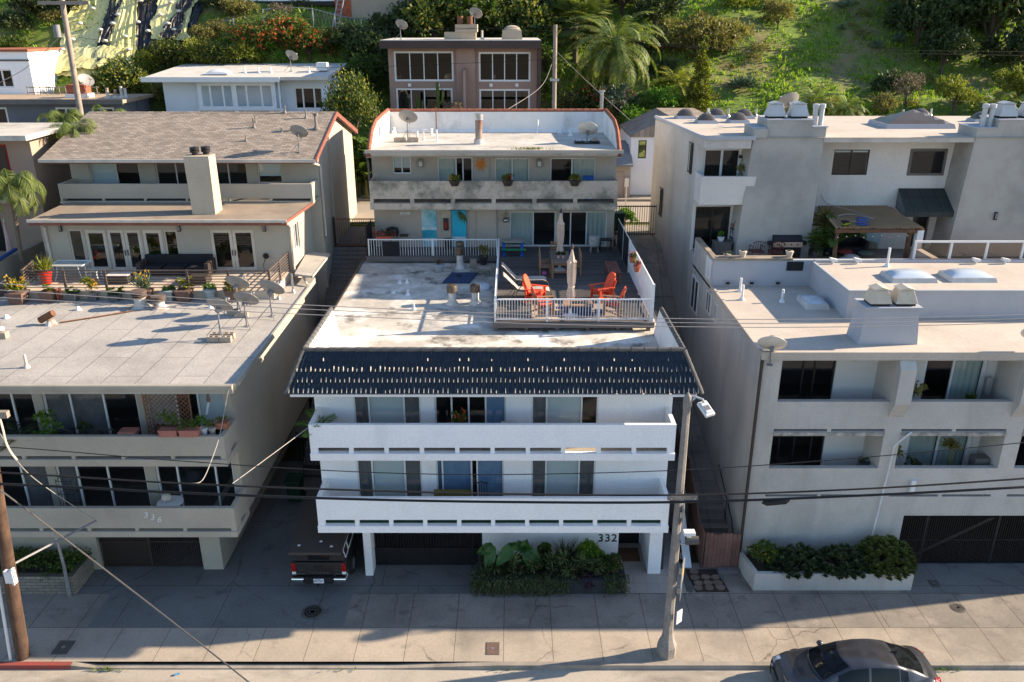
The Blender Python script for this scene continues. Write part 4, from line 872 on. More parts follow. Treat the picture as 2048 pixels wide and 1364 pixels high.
# patio slab (raised), rear pent strip
pt=T('patio_deck','cream raised patio slab in front of the brown roofed rear house','patio',(-14.5,32.8,7.75)); b=MB(); b.box(-20.1,-9.5,31.35,34.19,7.745,8.08); P('slab',b,mat('cream patio paint',(.55,.46,.36),(.48,.40,.32),.8,.8,fine=.08),pt)
# ---------------------------------------------------------------- rear house
bH=T('rear_house','greige rear house with brown shingle gable roof, tall stucco chimney and french doors','house',(-14.6,38,8))
lw=[(-18.72,-18.12,8.3,9.85),(-18.25+.18,-17.2,8.1,9.82),(-17.12,-15.45,8.1,9.82),(-15.37,-14.6,8.1,9.82),(-14.45,-13.95,8.45,9.82),(-12.95,-11.05,8.1,9.84)]
lw=[(-18.80,-18.22,8.3,9.87),(-18.12,-17.22,8.1,9.86),(-17.17,-15.75,8.1,9.86),(-15.68,-14.85,8.1,9.86),(-14.75,-14.2,8.4,9.84),(-12.8,-10.95,8.1,9.86)]
b=MB(Wf(34.2)); b.wall(-19.9,-9.4,7.5,10.3,lw,.2); P('wall',b,m_g336,bH)
sw=[(34.85,35.7,8.75,9.9)]
b=MB(Wr(-9.4)); b.wall(34.4,38.2,0,10.3,sw,.2); P('wall',b,m_g336,bH); window(bH,Wr(-9.4),*sw[0],cols=(1,1))
b=MB(); b.box(-19.9,-19.7,34.4,38.2,7.0,10.3); P('wall',b,m_g336,bH)
fr=mat('cream door frame',(.62,.56,.48),None,2,.5,fine=.03)
window(bH,Wf(34.2),*lw[0],cols=(1,),fm=fr,recess=.04); window(bH,Wf(34.2),*lw[1],cols=(1,),fm=fr,fw=.14,name='french_door',recess=.04,rear=('h',),shade=.92); 
for i in (2,5):
    x0,x1,z0,z1=lw[i]; xm=(x0+x1)/2
    for k,(a,c) in enumerate(((x0,xm-.008),(xm+.008,x1))):
        wo=window(bH,Wf(34.2),a,c,z0,z1,cols=(1,),fm=fr,fw=.125,name='french_door',recess=.04,rear=('h',),shade=.9); h=MB(); hx=xm+(-.06 if k==0 else .06); h.box(hx-.012,hx+.012,34.2,34.235,8.75,9.0); P('handle',h,m_darkframe,wo)
window(bH,Wf(34.2),*lw[3],cols=(1,),fm=fr,fw=.14,name='french_door',recess=.04,rear=('h',),shade=.92); window(bH,Wf(34.2),*lw[4],cols=(1,),fm=fr,recess=.04)
b=MB(); b.prism([(-19.95,33.5,10.33),(-9.3,33.5,10.33),(-8.95,36.9,10.42),(-20.0,36.9,10.42)],(0,0,.1)); P('lower_roof',b,m_rolltan,bH)
b=MB(); b.box(-19.98,-9.28,33.42,33.5,10.36,10.47); P('gutter',b,mat('pale gutter',(.58,.53,.47),None,2,.5,fine=.04),bH)
b=MB(); b.box(-19.95,-9.3,33.5,33.56,10.22,10.33); P('fascia',b,m_redwood,bH); b=MB(); b.prism([(-9.30,33.45,10.32),(-9.30,33.45,10.45),(-8.95,36.9,10.53),(-8.95,36.9,10.40)],(.03,.0,0)); P('fascia',b,m_redwood,bH)
uh=[(-19.45,-17.15,10.75,12.16),(-16.4,-14.55,10.75,12.16),(-13.75,-12.2,10.75,12.16),(-11.72,-10.6,11.1,12.16)]
b=MB(Wf(38.2)); b.wall(-20.3,-8.9,10.3,12.55,uh,.2); P('upper_wall',b,m_g336,bH)
window(bH,Wf(38.2),*uh[0],cols=(1.15,1),rear=('h',None),shade=.02,fm=fr); window(bH,Wf(38.2),*uh[1],cols=(1,1),fm=fr); window(bH,Wf(38.2),*uh[2],cols=(1,1.3),fm=fr); window(bH,Wf(38.2),*uh[3],cols=(1,),fm=fr,rear=('h',),shade=.25,rows=2)
b=MB(Wr(-8.9)); b.add([(38.4,0,0),(46.9,0,0),(46.9,0,12.38),(42.1,0,13.7),(38.4,0,12.6),(38.4,.2,0),(46.9,.2,0),(46.9,.2,12.38),(42.1,.2,13.7),(38.4,.2,12.6)],[(0,1,2,3,4),(9,8,7,6,5),(0,5,6,1),(1,6,7,2),(2,7,8,3),(3,8,9,4),(4,9,5,0)]); P('gable_wall',b,m_g336,bH)
b=MB(); b.prism([(-20.3,38.4,7),(-20.3,46.9,7),(-20.3,46.9,12.38),(-20.3,42.1,13.7),(-20.3,38.4,12.6)],(.2,0,0)); P('gable_wall',b,m_g336,bH)
b=MB(); b.box(-20.1,-9.1,46.7,46.9,7,12.4); P('rear_wall',b,m_g336,bH); b=MB(); b.box(-20.1,-9.1,38.4,46.7,10.3,10.5); b.box(-19.7,-9.6,34.4,38.2,7.5,7.7); b.box(-20.1,-9.1,41,41.1,10.5,13.2); P('floor_slab',b,m_inner,bH)
b=MB(); b.box(-8.9,-8.6,39.0,46.9,0,9.0) if False else b.box(-8.9,-8.82,40.6,40.9,0,12.9); P('pilaster',b,m_g336,bH)
balcony(bH,-20.25,-8.93,36.8,38.2,10.45,10.56,10.68,11.33,6,m_g336,m_inner,frac=.95,th=.12,edge=.05)
b=MB(); b.prism([(-20.95,36.95,12.40),(-20.95,42.1,13.90),(-20.95,47.3,12.40),(-20.95,47.3,12.28),(-20.95,42.1,13.78),(-20.95,36.95,12.28)],(12.25,0,0)); P('shingle_roof',b,m_shingle,bH)
b=MB(); 
for k in range(34): x=-20.9+12.1*k/34; b.prism([(x,41.95,13.87),(x,42.1,13.93),(x,42.25,13.87),(x,42.1,13.90)],(.38,0,.0))
P('ridge_cap',b,m_shingle,bH)
b=MB(); b.box(-20.95,-8.7,36.86,36.95,12.26,12.40); P('gutter',b,mat('pale gutter',(.58,.53,.47)),bH); b=MB(); b.box(-20.9,-8.75,36.97,37.0,12.2,12.28); P('fascia',b,m_redwood,bH); b=MB(); b.prism([(-8.7,36.9,12.24),(-8.7,36.9,12.43),(-8.7,42.1,13.94),(-8.7,47.35,12.43),(-8.7,47.35,12.2),(-8.7,42.1,13.72)],(.06,0,0)); P('bargeboard',b,m_redwood,bH)
ch=MB(); ch.add([(-13.52,34.5,10.4),(-12.55,34.5,10.4),(-12.55,35.4,10.4),(-13.52,35.4,10.4),(-13.68,34.75,12.85),(-12.62,34.75,12.85),(-12.62,35.55,12.85),(-13.68,35.55,12.85)],[(3,2,1,0),(0,1,5,4),(1,2,6,5),(2,3,7,6),(3,0,4,7),(4,5,6,7)]); co_=P('chimney',ch,mat('tan chimney stucco',(.50,.42,.32),(.44,.37,.28),.6,.9,.3,30,stains=[((.2,.16,.11),.8,.55,.8,.5,(1,1,.2))]),bH)
for k,x in enumerate((-13.32,-12.92)):
    c=MB(); c.lathe((x,35.15+.2*k,12.85),[(.13,0),(.13,.1),(.19,.11),(.19,.2),(.14,.21),(.19,.23),(.19,.32),(.04,.35)],12); P('flue_cap',c,m_black,co_,smooth=True)
for pth in ([(-9.0,37.0,12.33),(-8.9,37.2,12.2),(-8.84,37.9,12.0),(-8.82,38.3,11.9),(-8.82,38.3,8.6)],[(-19.75,33.5,10.38),(-19.7,33.9,10.2),(-19.7,34.14,10.0),(-19.7,34.14,8.1)],[(-9.45,33.45,10.38),(-9.36,33.9,10.2),(-9.33,34.12,10.0),(-9.33,34.12,8.15),(-8.9,33.6,8.1),(-8.55,33.0,7.8)]): b=MB(); b.tube(pth,.055,6); P('downspout',b,mat('pale gutter',(.58,.53,.47)),bH)
b=MB(); b.prism([(-9.1,33.2,8.15),(-8.35,33.2,8.05),(-8.35,36.8,8.05),(-9.4,36.8,8.15)],(0,0,.09)); P('side_roof',b,m_roofgrey,bH)
b=MB(); b.box(-9.6,-8.9,38.2,38.39,0,10.3); P('return_wall',b,m_g336,bH)
for k,x in enumerate((-19.05,-14.05,-10.45)): wall_lamp((x,34.2,9.98),['black box wall lamp near the left corner of the greige rear house','black box wall lamp between the french doors of the greige rear house','black box wall lamp near the right corner of the greige rear house'][k],group='box lamps on the greige rear house')
# roof items of the rear house
for k,(u,v,h,r) in enumerate(((570,226,.35,.04),(612,236,.4,.035),(633,258,.65,.075),(508,255,.45,.04),(511,245,.3,.03),(492,282,.28,.03),(563,264,.2,.025))):
    d=ray(u,v); t=(CAM_Z-12.4+ .2913*36.95)/( -d.z+.2913*d.y); p=Vector((0,0,CAM_Z))+d*t
    vent_pipe(tuple(p),h,r,['grey bent vent pipe nearest the ridge of the shingle roof','thin vent pipe near the ridge right of the middle of the shingle roof','thick grey vent pipe near the gable end of the shingle roof','taller of two close vent pipes on the shingle roof','shorter of two close vent pipes on the shingle roof','short vent pipe lowest on the shingle roof above the chimney','stubby vent beside the dish on the shingle roof'][k],mat('brown grey pipe',(.2,.18,.165),None,3,.6),group='vent pipes on the shingle roof',cap=(k==2))
# dishes
dA=dish_proto('grey satellite dish on a bent mast at the eave of the shingle roof',m_dish,.40,.72)
put(dA,(-9.55,37.7,12.6),R(165))
D=lambda loc,rz,lab,grp='satellite dishes on the grey sheet roof',sc=1: dup(dA,loc,rz,lab,grp,(sc,)*3)
D((-10.12,26.9,7.96),R(163),'satellite dish standing on four cinder blocks on the grey roof',sc=1.12); D((-9.62,28.2,7.75),R(167),'satellite dish on bent tripod beside the roof edge, between two others',sc=1.12); D((-9.0,29.3,7.75),R(160),'satellite dish standing farthest right at the patio corner on the roof',sc=1.2); D((-10.35,29.6,7.95),R(165),'darker satellite dish behind two upright cinder blocks on the roof',sc=1.1)
def cinder(loc,rz,label):
    t=T('cinder_block',label,'cinder block'); b=MB(); b.box(-.2,.2,-.1,-.065,0,.19); b.box(-.2,.2,.065,.1,0,.19)
    for x in (-.2,-.02,.16): b.box(x,x+.04,-.065,.065,0,.19)
    P('block',b,m_block,t); put(t,loc,rz); t['group']='cinder blocks under the dishes'; return t
for k,(x,y,z,rz) in enumerate(((-10.32,26.62,7.76,0),(-9.9,26.62,7.76,0),(-10.32,26.95,7.76,0),(-9.9,26.95,7.76,0),(-10.55,29.45,7.76,0),(-10.1,29.2,7.76,0))): cinder((x,y,z),rz,['front left cinder block of four under a satellite dish','front right cinder block of four under a satellite dish','rear left cinder block of four under a satellite dish','rear right cinder block of four under a satellite dish','cinder block at the foot of the darker dish, farther one','cinder block at the foot of the darker dish, nearer one'][k])
f1=flue_proto('taller brown slatted flue with a disc cap on the grey sheet roof',.22,.72,m_rustwhite,mat('brown flue cap',(.16,.115,.09),(.11,.08,.065),3,.5,fine=.2),3); put(f1,(-14.36,30.25,7.75)); dup(f1,(-13.62,30.2,7.75),0,'shorter brown slatted flue with a disc cap on the grey sheet roof','slatted flues on the grey roof',(.95,.95,.72)); f1['group']='slatted flues on the grey roof'
t=T('tilted_vent','rusty tilted vent hood at the end of a pipe run on the grey roof','roof vent',(-16.9,28.35,7.75)); b=MB(); M0=Matrix.Rotation(R(-28),4,'Y'); b.tube([Vector((-16.9,28.35,7.95))+M0@Vector((-.3,0,.12)),Vector((-16.9,28.35,7.95))+M0@Vector((.3,0,.12))],.13,10); P('hood',b,m_rust,t); b=MB(); b.lathe((-16.85,28.35,7.74),[(.26,0),(.2,.03),(.1,.22)],8); P('base',b,m_rustwhite,t)
b=MB(); b.tube([(-16.6,28.45,7.79),(-15.5,29.1,7.79),(-14.5,29.75,7.79)],.03,5); single('conduit',b,m_rust,'rusty conduit run lying diagonally across the grey sheet roof','conduit')
b=MB(); b.tube([(-14.7,29.75,7.79),(-13.0,30.3,7.8)],.035,5); single('conduit',b,m_galv,'short grey conduit lying behind the two slatted flues','conduit')
vent_pipe((-15.54,24.34,7.75),.45,.045,'white vent pipe standing alone near the street edge of the grey roof',mat('pinkish white pipe',(.6,.5,.46),None,3,.6))
for k,(x,y,h) in enumerate(((-16.65,29.98,.14),(-18.88,29.06,.14),(-11.66,30.27,.2),(-11.0,29.95,.12))): vent_pipe((x,y,7.75),h,.05,['stubby vent knob below the potted plants on the grey roof','stubby vent knob at the left edge of the picture on the grey roof','white pointed vent cap in front of the bushy pots','white stub behind the darker satellite dish'][k],m_alum)
vent_pipe((-8.95,32.2,7.75),.8,.04,'tall pale pipe beside the patio corner railing',m_galv); vent_pipe((-9.3,31.3,7.75),.7,.04,'shorter pale pipe beside the patio corner',m_galv)
t=T('antenna_mast','thin bent antenna mast on a brick ballast at the left edge of the grey roof','antenna',(-17.8,27.0,7.75)); b=MB(); b.tube([(-17.8,27,7.8),(-17.78,27,9.3),(-17.6,27,9.7),(-17.3,27,9.85)],.012,5); P('mast',b,m_galv,t); b=MB(); b.box(-18.05,-17.65,26.85,27.1,7.76,7.98); P('ballast',b,m_block,t); b=MB(); b.ball((-17.85,27,8.08),.13,8,.7); P('mount',b,m_alum,t)
# patio railing and furniture
railing('patio_railing','brown horizontal rod railing round the cream patio',[(-20.0,34.1,8.08),(-19.4,31.42,8.08),(-9.62,31.42,8.08),(-9.55,34.1,8.08)],.82,.04,.026,mat('rust brown railing',(.13,.095,.08),None,3,.6,fine=.1),.2,baluster=False,nrails=6,postevery=1.55)
t=T('patio_table','white rectangular patio table with glass top and bowed legs','table',(-18.2,32.9,8.08)); b=MB()
b.box(-18.95,-17.6,32.55,33.35,8.74,8.77); P('table_top',b,m_glasshaze if False else mat('frosted table glass',(.45,.48,.46),None,2,.2,fine=.03),t)
b=MB(); b.tube([(-18.97,32.53,8.77),(-17.58,32.53,8.77),(-17.58,33.37,8.77),(-18.97,33.37,8.77),(-18.97,32.53,8.77)],.022,6); P('rim',b,m_alum,t)
for x,dx in ((-18.7,-.15),(-17.85,.15)):
    for y,dy in ((32.7,-.06),(33.2,.06)): b=MB(); b.tube([(x,y,8.75),(x+dx*.2,y,8.5),(x+dx*.5,y,8.3),(x+dx,y+dy,8.09)],.02,6); P('leg',b,m_alum,t)
t=T('stool','white metal stool with glass top beside the patio table','stool',(-17.25,32.75,8.08)); b=MB(); b.box(-17.5,-17.0,32.5,32.95,8.52,8.56); P('seat',b,mat('frosted table glass',(.45,.48,.46)),t)
for x in (-17.47,-17.03):
    for y in (32.53,32.92): b=MB(); b.tube([(x,y,8.54),(x,y,8.3),(x+(.06 if x>-17.2 else -.06),y,8.09)],.02,6); P('leg',b,m_alum,t)
t=T('sofa','long black wicker sofa against the greige rear house','sofa',(-13.9,33.7,8.08)); b=MB(); b.box(-15.6,-12.75,33.25,34.05,8.12,8.42); P('seat',b,m_blackfab,t,bevel=.03); b=MB(); b.box(-15.6,-12.75,33.95,34.15,8.40,8.85); P('backrest',b,m_blackfab,t,bevel=.03)
for x in (-15.7,-12.85): b=MB(); b.box(x,x+.18,33.2,34.14,8.09,8.68); P('armrest',b,m_bronze,t,bevel=.02)
for x in (-15.55,-14.6,-13.65): b=MB(); b.box(x,x+.85,33.28,33.92,8.42,8.5); P('cushion',b,m_blackfab,t,bevel=.03)
for k,(x,y,wx,m2,lab) in enumerate(((-16.15,32.6,.95,m_cushwhite,'low brown wicker box with a pale cushion top on the patio'),(-12.8,32.4,.8,m_bronze,'low dark wicker coffee table in front of the black sofa'))):
    t=T('low_table',lab,'low table',(x,y,8.08)); b=MB(); b.box(x-wx/2,x+wx/2,y-.33,y+.33,8.09,8.38); P('base',b,m_bronze,t,bevel=.015); b=MB(); b.box(x-wx/2+.03,x+wx/2-.03,y-.3,y+.3,8.381,8.42); P('top',b,m2,t,bevel=.01)
b=MB(); b.box(-14.1,-12.6,31.9,33.1,8.082,8.09); single('outdoor_rug',b,mat('faded patterned rug',(.42,.26,.22),(.35,.3,.3),4,.95,fine=.25),'faded reddish outdoor rug in front of the black sofa','rug')
t=T('hose_reel','coiled black hose on the wall beside the right french doors','hose',(-10.5,34.1,8.4)); b=MB(); b.lathe((-10.5,34.12,8.75),[(.1,-.06),(.13,0),(.1,.06)],10,Matrix.Rotation(R(90),4,'X')); P('coil',b,m_rubber,t); b=MB(); b.tube([(-10.5,34.1,8.7),(-10.62,34.05,8.4),(-10.55,33.9,8.12),(-10.8,33.5,8.1)],.015,5); P('hose',b,m_rubber,t)
# pots along the patio edge
GP='potted plants along the edge of the patio'
PZ=7.755
for a in [((-19.4,30.85,PZ),'brown square tub with a wide pale succulent, leftmost of the row',dict(ps=(.62,.45),leaf='yellow',style='spiky',r=.55,h=.6,blossom=lf_gold)),
 ((-18.3,31.05,PZ),'brown square pot with yellow green rosettes beside a leaning tile',dict(ps=(.55,.42),leaf='yellow',style='rosettes',r=.36)),
 ((-17.4,31.1,PZ),'small dark square pot with green rosette succulent',dict(pm=m_potgrey,ps=(.38,.32),leaf='lime',style='rosettes',r=.34)),
 ((-16.6,31.15,PZ),'small dark pot with leggy golden succulent',dict(pm=m_potgrey,ps=(.36,.3),leaf='yellow',style='dracaena',r=.35,h=.55,blossom=lf_gold)),
 ((-15.75,31.15,PZ),'small dark bowl overflowing with green and red rosettes',dict(pm=m_potgrey,ps=(.42,.26),leaf='lime',style='rosettes',r=.42)),
 ((-14.5,31.1,PZ),'brown square pot with tall grey spikes and golden flowers',dict(ps=(.5,.45),leaf='blue',style='spiky',r=.42,h=.85,blossom=lf_gold)),
 ((-13.62,31.15,PZ),'pale blue square pot with low green succulent',dict(pm=m_potblue,ps=(.46,.42),leaf='lime',style='rosettes',r=.32)),
 ((-12.95,31.1,PZ),'brown square pot with leggy yellow branching succulent',dict(ps=(.56,.46),leaf='yellow',style='rosettes',r=.42,h=.9)),
 ((-11.95,31.15,PZ),'pale blue round pot with flat green rosettes',dict(pot='round',pm=m_potblue,ps=(.5,.48),leaf='lime',style='rosettes',r=.34)),
 ((-11.05,31.1,PZ),'brown pot with a wide mound of rusty green shrub, rightmost of the row',dict(ps=(.5,.48),leaf='olive',style='shrub',r=.5,h=.34,blossom=lf_gold))]:
    potted(a[0],a[1],group=GP,**a[2])
potted((-19.0,32.3,8.09),'glossy red round pot with a spiky yellow shrub at the patio corner',pot='round',pm=m_potred,ps=(.5,.5),leaf='yellow',style='spiky',r=.5,h=.75)
b=MB(); b.box(-17.98,-17.93,31.0,31.35,PZ+.05,PZ+.5); single('roof_tile',b,m_terra,'brown curved tile leaning against the second brown pot','tile')
# front balcony things
t=T('trellis','brown diagonal wooden lattice leaning against the window of the upper left balcony','lattice',(-11.1,23.95,5.25)); b=MB(); x0,x1,z0,z1,yl=-11.8,-10.35,5.3,7.1,23.95
for k in range(-11,12):
    for sgn in (1,-1):
        pts=[]; 
        for q in range(41):
            z=z0+(z1-z0)*q/40; x=(x0+x1)/2+k*.155+sgn*(z-(z0+z1)/2); 
            if x0<=x<=x1: pts.append((x,z))
        if len(pts)>2: (xa,za),(xb,zb)=pts[0],pts[-1]; b.tube([(xa,yl+.006*sgn,za),(xb,yl+.006*sgn,zb)],.016,4)
P('lath_grid',b,m_lattice,t,kind='stuff')
for (xa,xb) in ((x0-.03,x0+.01),(x1-.01,x1+.03)): b=MB(); b.box(xa,xb,yl-.02,yl+.02,z0,z1); P('frame_stile',b,m_lattice,t)
GB='plants on the left balconies'
potted((-10.7,22.97,6.03),'pink plastic trough with green shrub in front of the lattice, left one',pot='trough',pm=mat('pink trough',(.42,.17,.13),None,3,.6),ps=(.55,.22),leaf='green',style='shrub',r=.3,h=.7,group=GB)
potted((-10.05,22.97,6.03),'pink plastic trough in front of the lattice, right one',pot='trough',pm=mat('pink trough',(.42,.17,.13)),ps=(.58,.22),leaf='green',style='shrub',r=.22,h=.35,group=GB)
potted((-9.75,23.3,5.85),'white round pot with leafy green plant on the upper left balcony',pot='round',pm=m_alum,ps=(.26,.28),leaf='lime',style='shrub',r=.24,h=.5,group=GB); potted((-9.5,23.35,5.85),'cream round pot with a thin dry plant near the balcony corner',pot='round',pm=m_potcream,ps=(.24,.26),leaf='olive',style='shrub',r=.16,h=.35,group=GB)
potted((-9.2,23.5,6.03),'terracotta trough along the end wall of the upper left balcony',pot='trough',pm=m_potterra,ps=(.35,.2),leaf='olive',style='shrub',r=.14,h=.2,group=GB)
potted((-14.8,23.4,5.24),'leafy yellow green potted plant on the far left of the upper balcony',pot='round',pm=m_potgrey,ps=(.4,.35),leaf='lime',style='shrub',r=.5,h=1.1,group=GB); potted((-15.7,23.4,5.24),'drooping dark green palm pot at the left edge of the upper balcony',pot='round',pm=m_potgrey,ps=(.4,.35),leaf='dark',style='palm',r=.5,h=.9,group=GB); potted((-13.6,23.5,5.24),'thin potted sapling between the dark balcony chairs',pot='round',pm=m_potgrey,ps=(.25,.3),leaf='dark',style='dracaena',r=.2,h=.9,group=GB)
b=MB(); b.box(-12.4,-11.85,23.1,23.5,5.9,6.05); single('storage_box',b,mat('pink trough',(.42,.17,.13)),'pink lidded tray resting on the upper left balcony ledge','tray',bevel=.02)
def chair_simple(loc,rz,label,m,name='patio_chair',group=None,w=.55,h=.9,sh=.42):
    t=T(name,label,'chair'); b=MB(); b.box(-w/2,w/2,-w/2,w/2,sh-.04,sh); P('seat',b,m,t,bevel=.01)
    b=MB(); 
    for k in range(6): x=-w/2+.04+k*(w-.08)/5; b.tube([(x,w/2-.02,sh),(x,w/2+.06,h-.03)],.012,5)
    b.tube([(-w/2,w/2+.05,h-.05),(0,w/2+.07,h+.02),(w/2,w/2+.05,h-.05)],.02,6); P('backrest',b,m,t)
    for x in (-w/2+.03,w/2-.03):
        for y in (-w/2+.03,w/2-.03): b=MB(); b.tube([(x,y,0),(x,y,sh-.03)],.016,6); P('leg',b,m,t)
        b=MB(); b.tube([(x,-w/2+.04,sh),(x,-w/2+.04,sh+.2),(x,w/2,sh+.22)],.018,6); P('armrest',b,m,t)
    put(t,loc,rz); 
    if group: t['group']=group
    return t
c1=chair_simple((-14.0,23.5,5.24),R(160),'black metal chair behind the upper balcony wall, left of another',m_black,group='black chairs on the upper left balcony'); dup(c1,(-12.9,23.5,5.24),R(195),'black metal chair behind the upper balcony wall, right of another','black chairs on the upper left balcony')
t=T('plant_stand','black wire plant stand on the lower left balcony','stand',(-14.7,23.7,2.57)); b=MB()
for z in (3.0,3.5,4.0): b.tube([(-15.0,23.6,z),(-14.5,23.6,z),(-14.5,23.9,z),(-15,23.9,z),(-15,23.6,z)],.012,4)
for x in (-15,-14.5): b.tube([(x,23.6,2.57),(x,23.6,4.1)],.012,4); b.tube([(x,23.9,2.57),(x,23.9,4.1)],.012,4)
P('wire_frame',b,m_black,t)
t=T('bird_figure','long tailed bird ornament hanging at the right end of the upper left balcony','ornament',(-9.7,23.9,6.4)); b=MB(); b.lathe((-9.7,23.9,6.72),[(.01,0),(.05,.04),(.07,.12),(.05,.2),(.035,.22),(.045,.27),(.01,.32)],8); P('body',b,mat('bird brown',(.2,.14,.12),None,6,.7),t); b=MB(); b.add([(-9.73,23.9,6.75),(-9.67,23.9,6.75),(-9.8,23.88,6.3),(-9.86,23.88,6.3),(-9.73,23.915,6.75),(-9.67,23.915,6.75),(-9.8,23.895,6.3),(-9.86,23.895,6.3)],[(0,1,2,3),(7,6,5,4),(0,4,5,1),(1,5,6,2),(2,6,7,3),(3,7,4,0)]); P('tail',b,m_alum,t)
t=T('balcony_table','round pale table with odds and ends on the lower left balcony','table',(-11.3,23.5,2.57)); b=MB(); b.cyl((-11.3,23.5,3.25),.42,.03,16); P('table_top',b,m_alum,t); b=MB(); b.cyl((-11.3,23.5,2.57),.04,.68,8); P('leg',b,m_alum,t)
b=MB(); b.ball((-11.4,23.5,3.45),.16,8,.9); single('ornament',b,m_potcream,'pale round ornament on the lower left balcony table','ornament')
# planter at street, strut
t=T('planter_bed','slump block planter filled with dark ivy under the left building','planter',(-16.2,23.3,0)); b=MB(); b.box(-21,-14.75,22.95,23.15,0,.72); P('block_wall',b,m_blockwall,t); b=MB(); b.box(-14.95,-14.75,23.15,24.25,0,.72); P('block_wall',b,patterned(mat('slump block side',(.30,.27,.22),(.24,.215,.18),2,.95,.3,50,fine=.2),'brick',1,(.45,.42,.4),.4,.12,.012,'yz',.5,.25),t); b=MB(); b.box(-20.9,-14.95,23.15,24.25,.3,.62); P('soil',b,m_soil,t)
random.seed(3); f=cloud([((-20+i*.62,23.65+random.uniform(-.1,.1),.66+random.uniform(0,.15)),.5,.7) for i in range(9)],330,9,.11,spread=.4); f2=cloud([((-15.2,23.6,.7),.35,.7),((-17.5,23.1,.62),.3,.7),((-15.6,23.15,.6),.25,.7)],60,9,.11,spread=.4)
f.add(f2.v,f2.f); P('ivy',f,lf_green,t,kind='stuff')
b=MB(); b.tube([(-14.93,22.85,0),(-14.9,22.88,1.2),(-14.95,22.9,2.5)],[.07,.055,.04],7); single('guard_pipe',b,m_galv,'white guy wire guard pipe in front of the block planter','guard pipe',smooth=True)
# ================================================================ RIGHT BONE COLOURED BUILDING
bQ=T('apartment_building','bone stucco apartment building with recessed balconies, stepped roofs and tall rear chimneys','apartment building',(15,24.5,0))
QX0,QX1=8.0,26.5
rec=[(8.7,12.4),(12.95,16.45),(17.0,20.5),(21.05,24.6)]
holes=[(a,c,6.46,7.92) for a,c in rec]+[(a,c,3.97,5.2) for a,c in rec]+[(13.6,20,0-.01,2.1)]
for a,c in rec:
    m=(a+c)/2
    for z0,z1 in ((5.36,5.46),(2.86,2.95)): holes+=[(a,m-.06,z0,z1),(m+.06,c,z0,z1)]
b=MB(Wf(24.5)); b.wall(QX0,QX1,0,8.18,holes,.2); P('wall',b,m_right,bQ)
b=MB(); b.box(QX0,QX0+.2,24.7,35.4,0,8.1); P('side_wall',b,m_right,bQ); b=MB(); b.box(QX1-.2,QX1,24.7,47,0,8.1); P('side_wall',b,m_right,bQ)
rw=[(8.78,11.0,5.35,7.75),(14.0,16.15,5.35,7.7),(17.6,19.8,5.35,7.7),(8.78,11.0,2.8,5.1),(13.9,16.2,2.8,5.05),(17.3,19.6,2.8,5.05)]
b=MB(Wf(25.8)); b.wall(8.2,24.8,2.6,8.0,rw,.15); P('recess_wall',b,mat('white recess stucco',(.70,.69,.66),(.64,.63,.61),.6,.9,.3,30,fine=.05),bQ)
wh=[(None,None,None),('v','v')]
window(bQ,Wf(25.8),*rw[0],cols=(.3,1.1,.5,.8),name='sliding_door',fm=m_darkframe,rear=('c',None,None,None)); window(bQ,Wf(25.8),*rw[1],cols=(1,1.1),fw=.12,mw=.07,name='sliding_door',rear=(None,'v')); window(bQ,Wf(25.8),*rw[2],cols=(1,1),name='sliding_door',rear=('v',None))
window(bQ,Wf(25.8),*rw[3],cols=(.8,.7,.8,.5),name='sliding_door',fm=m_darkframe); window(bQ,Wf(25.8),*rw[4],cols=(1,1),fw=.12,mw=.07,name='sliding_door',rear=('v','v')); window(bQ,Wf(25.8),*rw[5],cols=(1,1),name='sliding_door',fm=m_darkframe)
for a,c in [(8.2,8.7)]+[(rec[i][1],rec[i+1][0]) for i in range(3)]:
    b=MB(); b.box(a,c,24.7,25.8,2.9,8.0); P('fin_wall',b,m_right,bQ)
for a,c in [(rec[i][1],rec[i+1][0]) for i in range(3)]:
    b=MB(); b.prism([(a+.02,24.2,6.5),(a+.02,24.2,7.72),(a+.02,24.5,8.1),(a+.02,24.5,6.5)],(c-a-.04,0,0)); b.prism([(a+.02,24.499,6.5),(a+.02,24.2,6.5),(a+.02,24.499,5.9)],(c-a-.04,0,0)); P('fin_cap',b,m_right,bQ)
b=MB(); b.box(8.2,24.8,24.7,25.8,5.2,5.34); P('balcony_floor',b,m_right,bQ); b=MB(); b.box(8.2,24.8,24.7,25.8,2.72,2.85); P('balcony_floor',b,m_right,bQ)
b=MB(); b.box(8.2,24.8,24.62,24.7,5.47,6.45); P('parapet_back',b,m_right,bQ); b=MB(); b.box(8.2,26.3,25.95,33,5.15,5.3); b.box(8.2,26.3,25.95,33,2.55,2.7); b.box(8.2,26.3,28.5,28.6,0,8); P('floor_slab',b,m_inner,bQ)
for a,c in rec[:3]: b=MB(); b.box(a,c,24.46,24.5,5.22,5.34); P('stained_sill',b,mat('streaked sill',(.50,.47,.42),(.2,.19,.17),4,.9,fine=.2),bQ)
g=MB(); x0,x1,yy=13.62,19.98,24.62
for z in (.04,1.0,2.02): g.box(x0,x1,yy,yy+.04,z,z+.05)
for i in range(80): x=x0+.02+i*(x1-x0-.04)/79; g.box(x-.01,x+.01,yy-.012,yy-.001,.05,2.06)
for x in (x0+.9,x0+3.4): g.box(x-.04,x+.04,yy-.02,yy-.013,.03,2.08)
P('garage_gate',g,m_black,bQ); b=MB(); b.box(13.4,20.2,30,30.1,0,2.1); P('garage_back',b,m_inner,bQ); b=MB(); b.prism([(13.66,24.615,.1),(13.9,24.615,.1),(16.9,24.615,1.95),(16.66,24.615,1.95)],(0,-.02,0)); P('brace',b,m_black,bQ)
b=MB(); b.tube([(8.02,24.42,8.1),(8.02,24.40,.05)],.055,7); P('downspout',b,m_bronze,bQ)
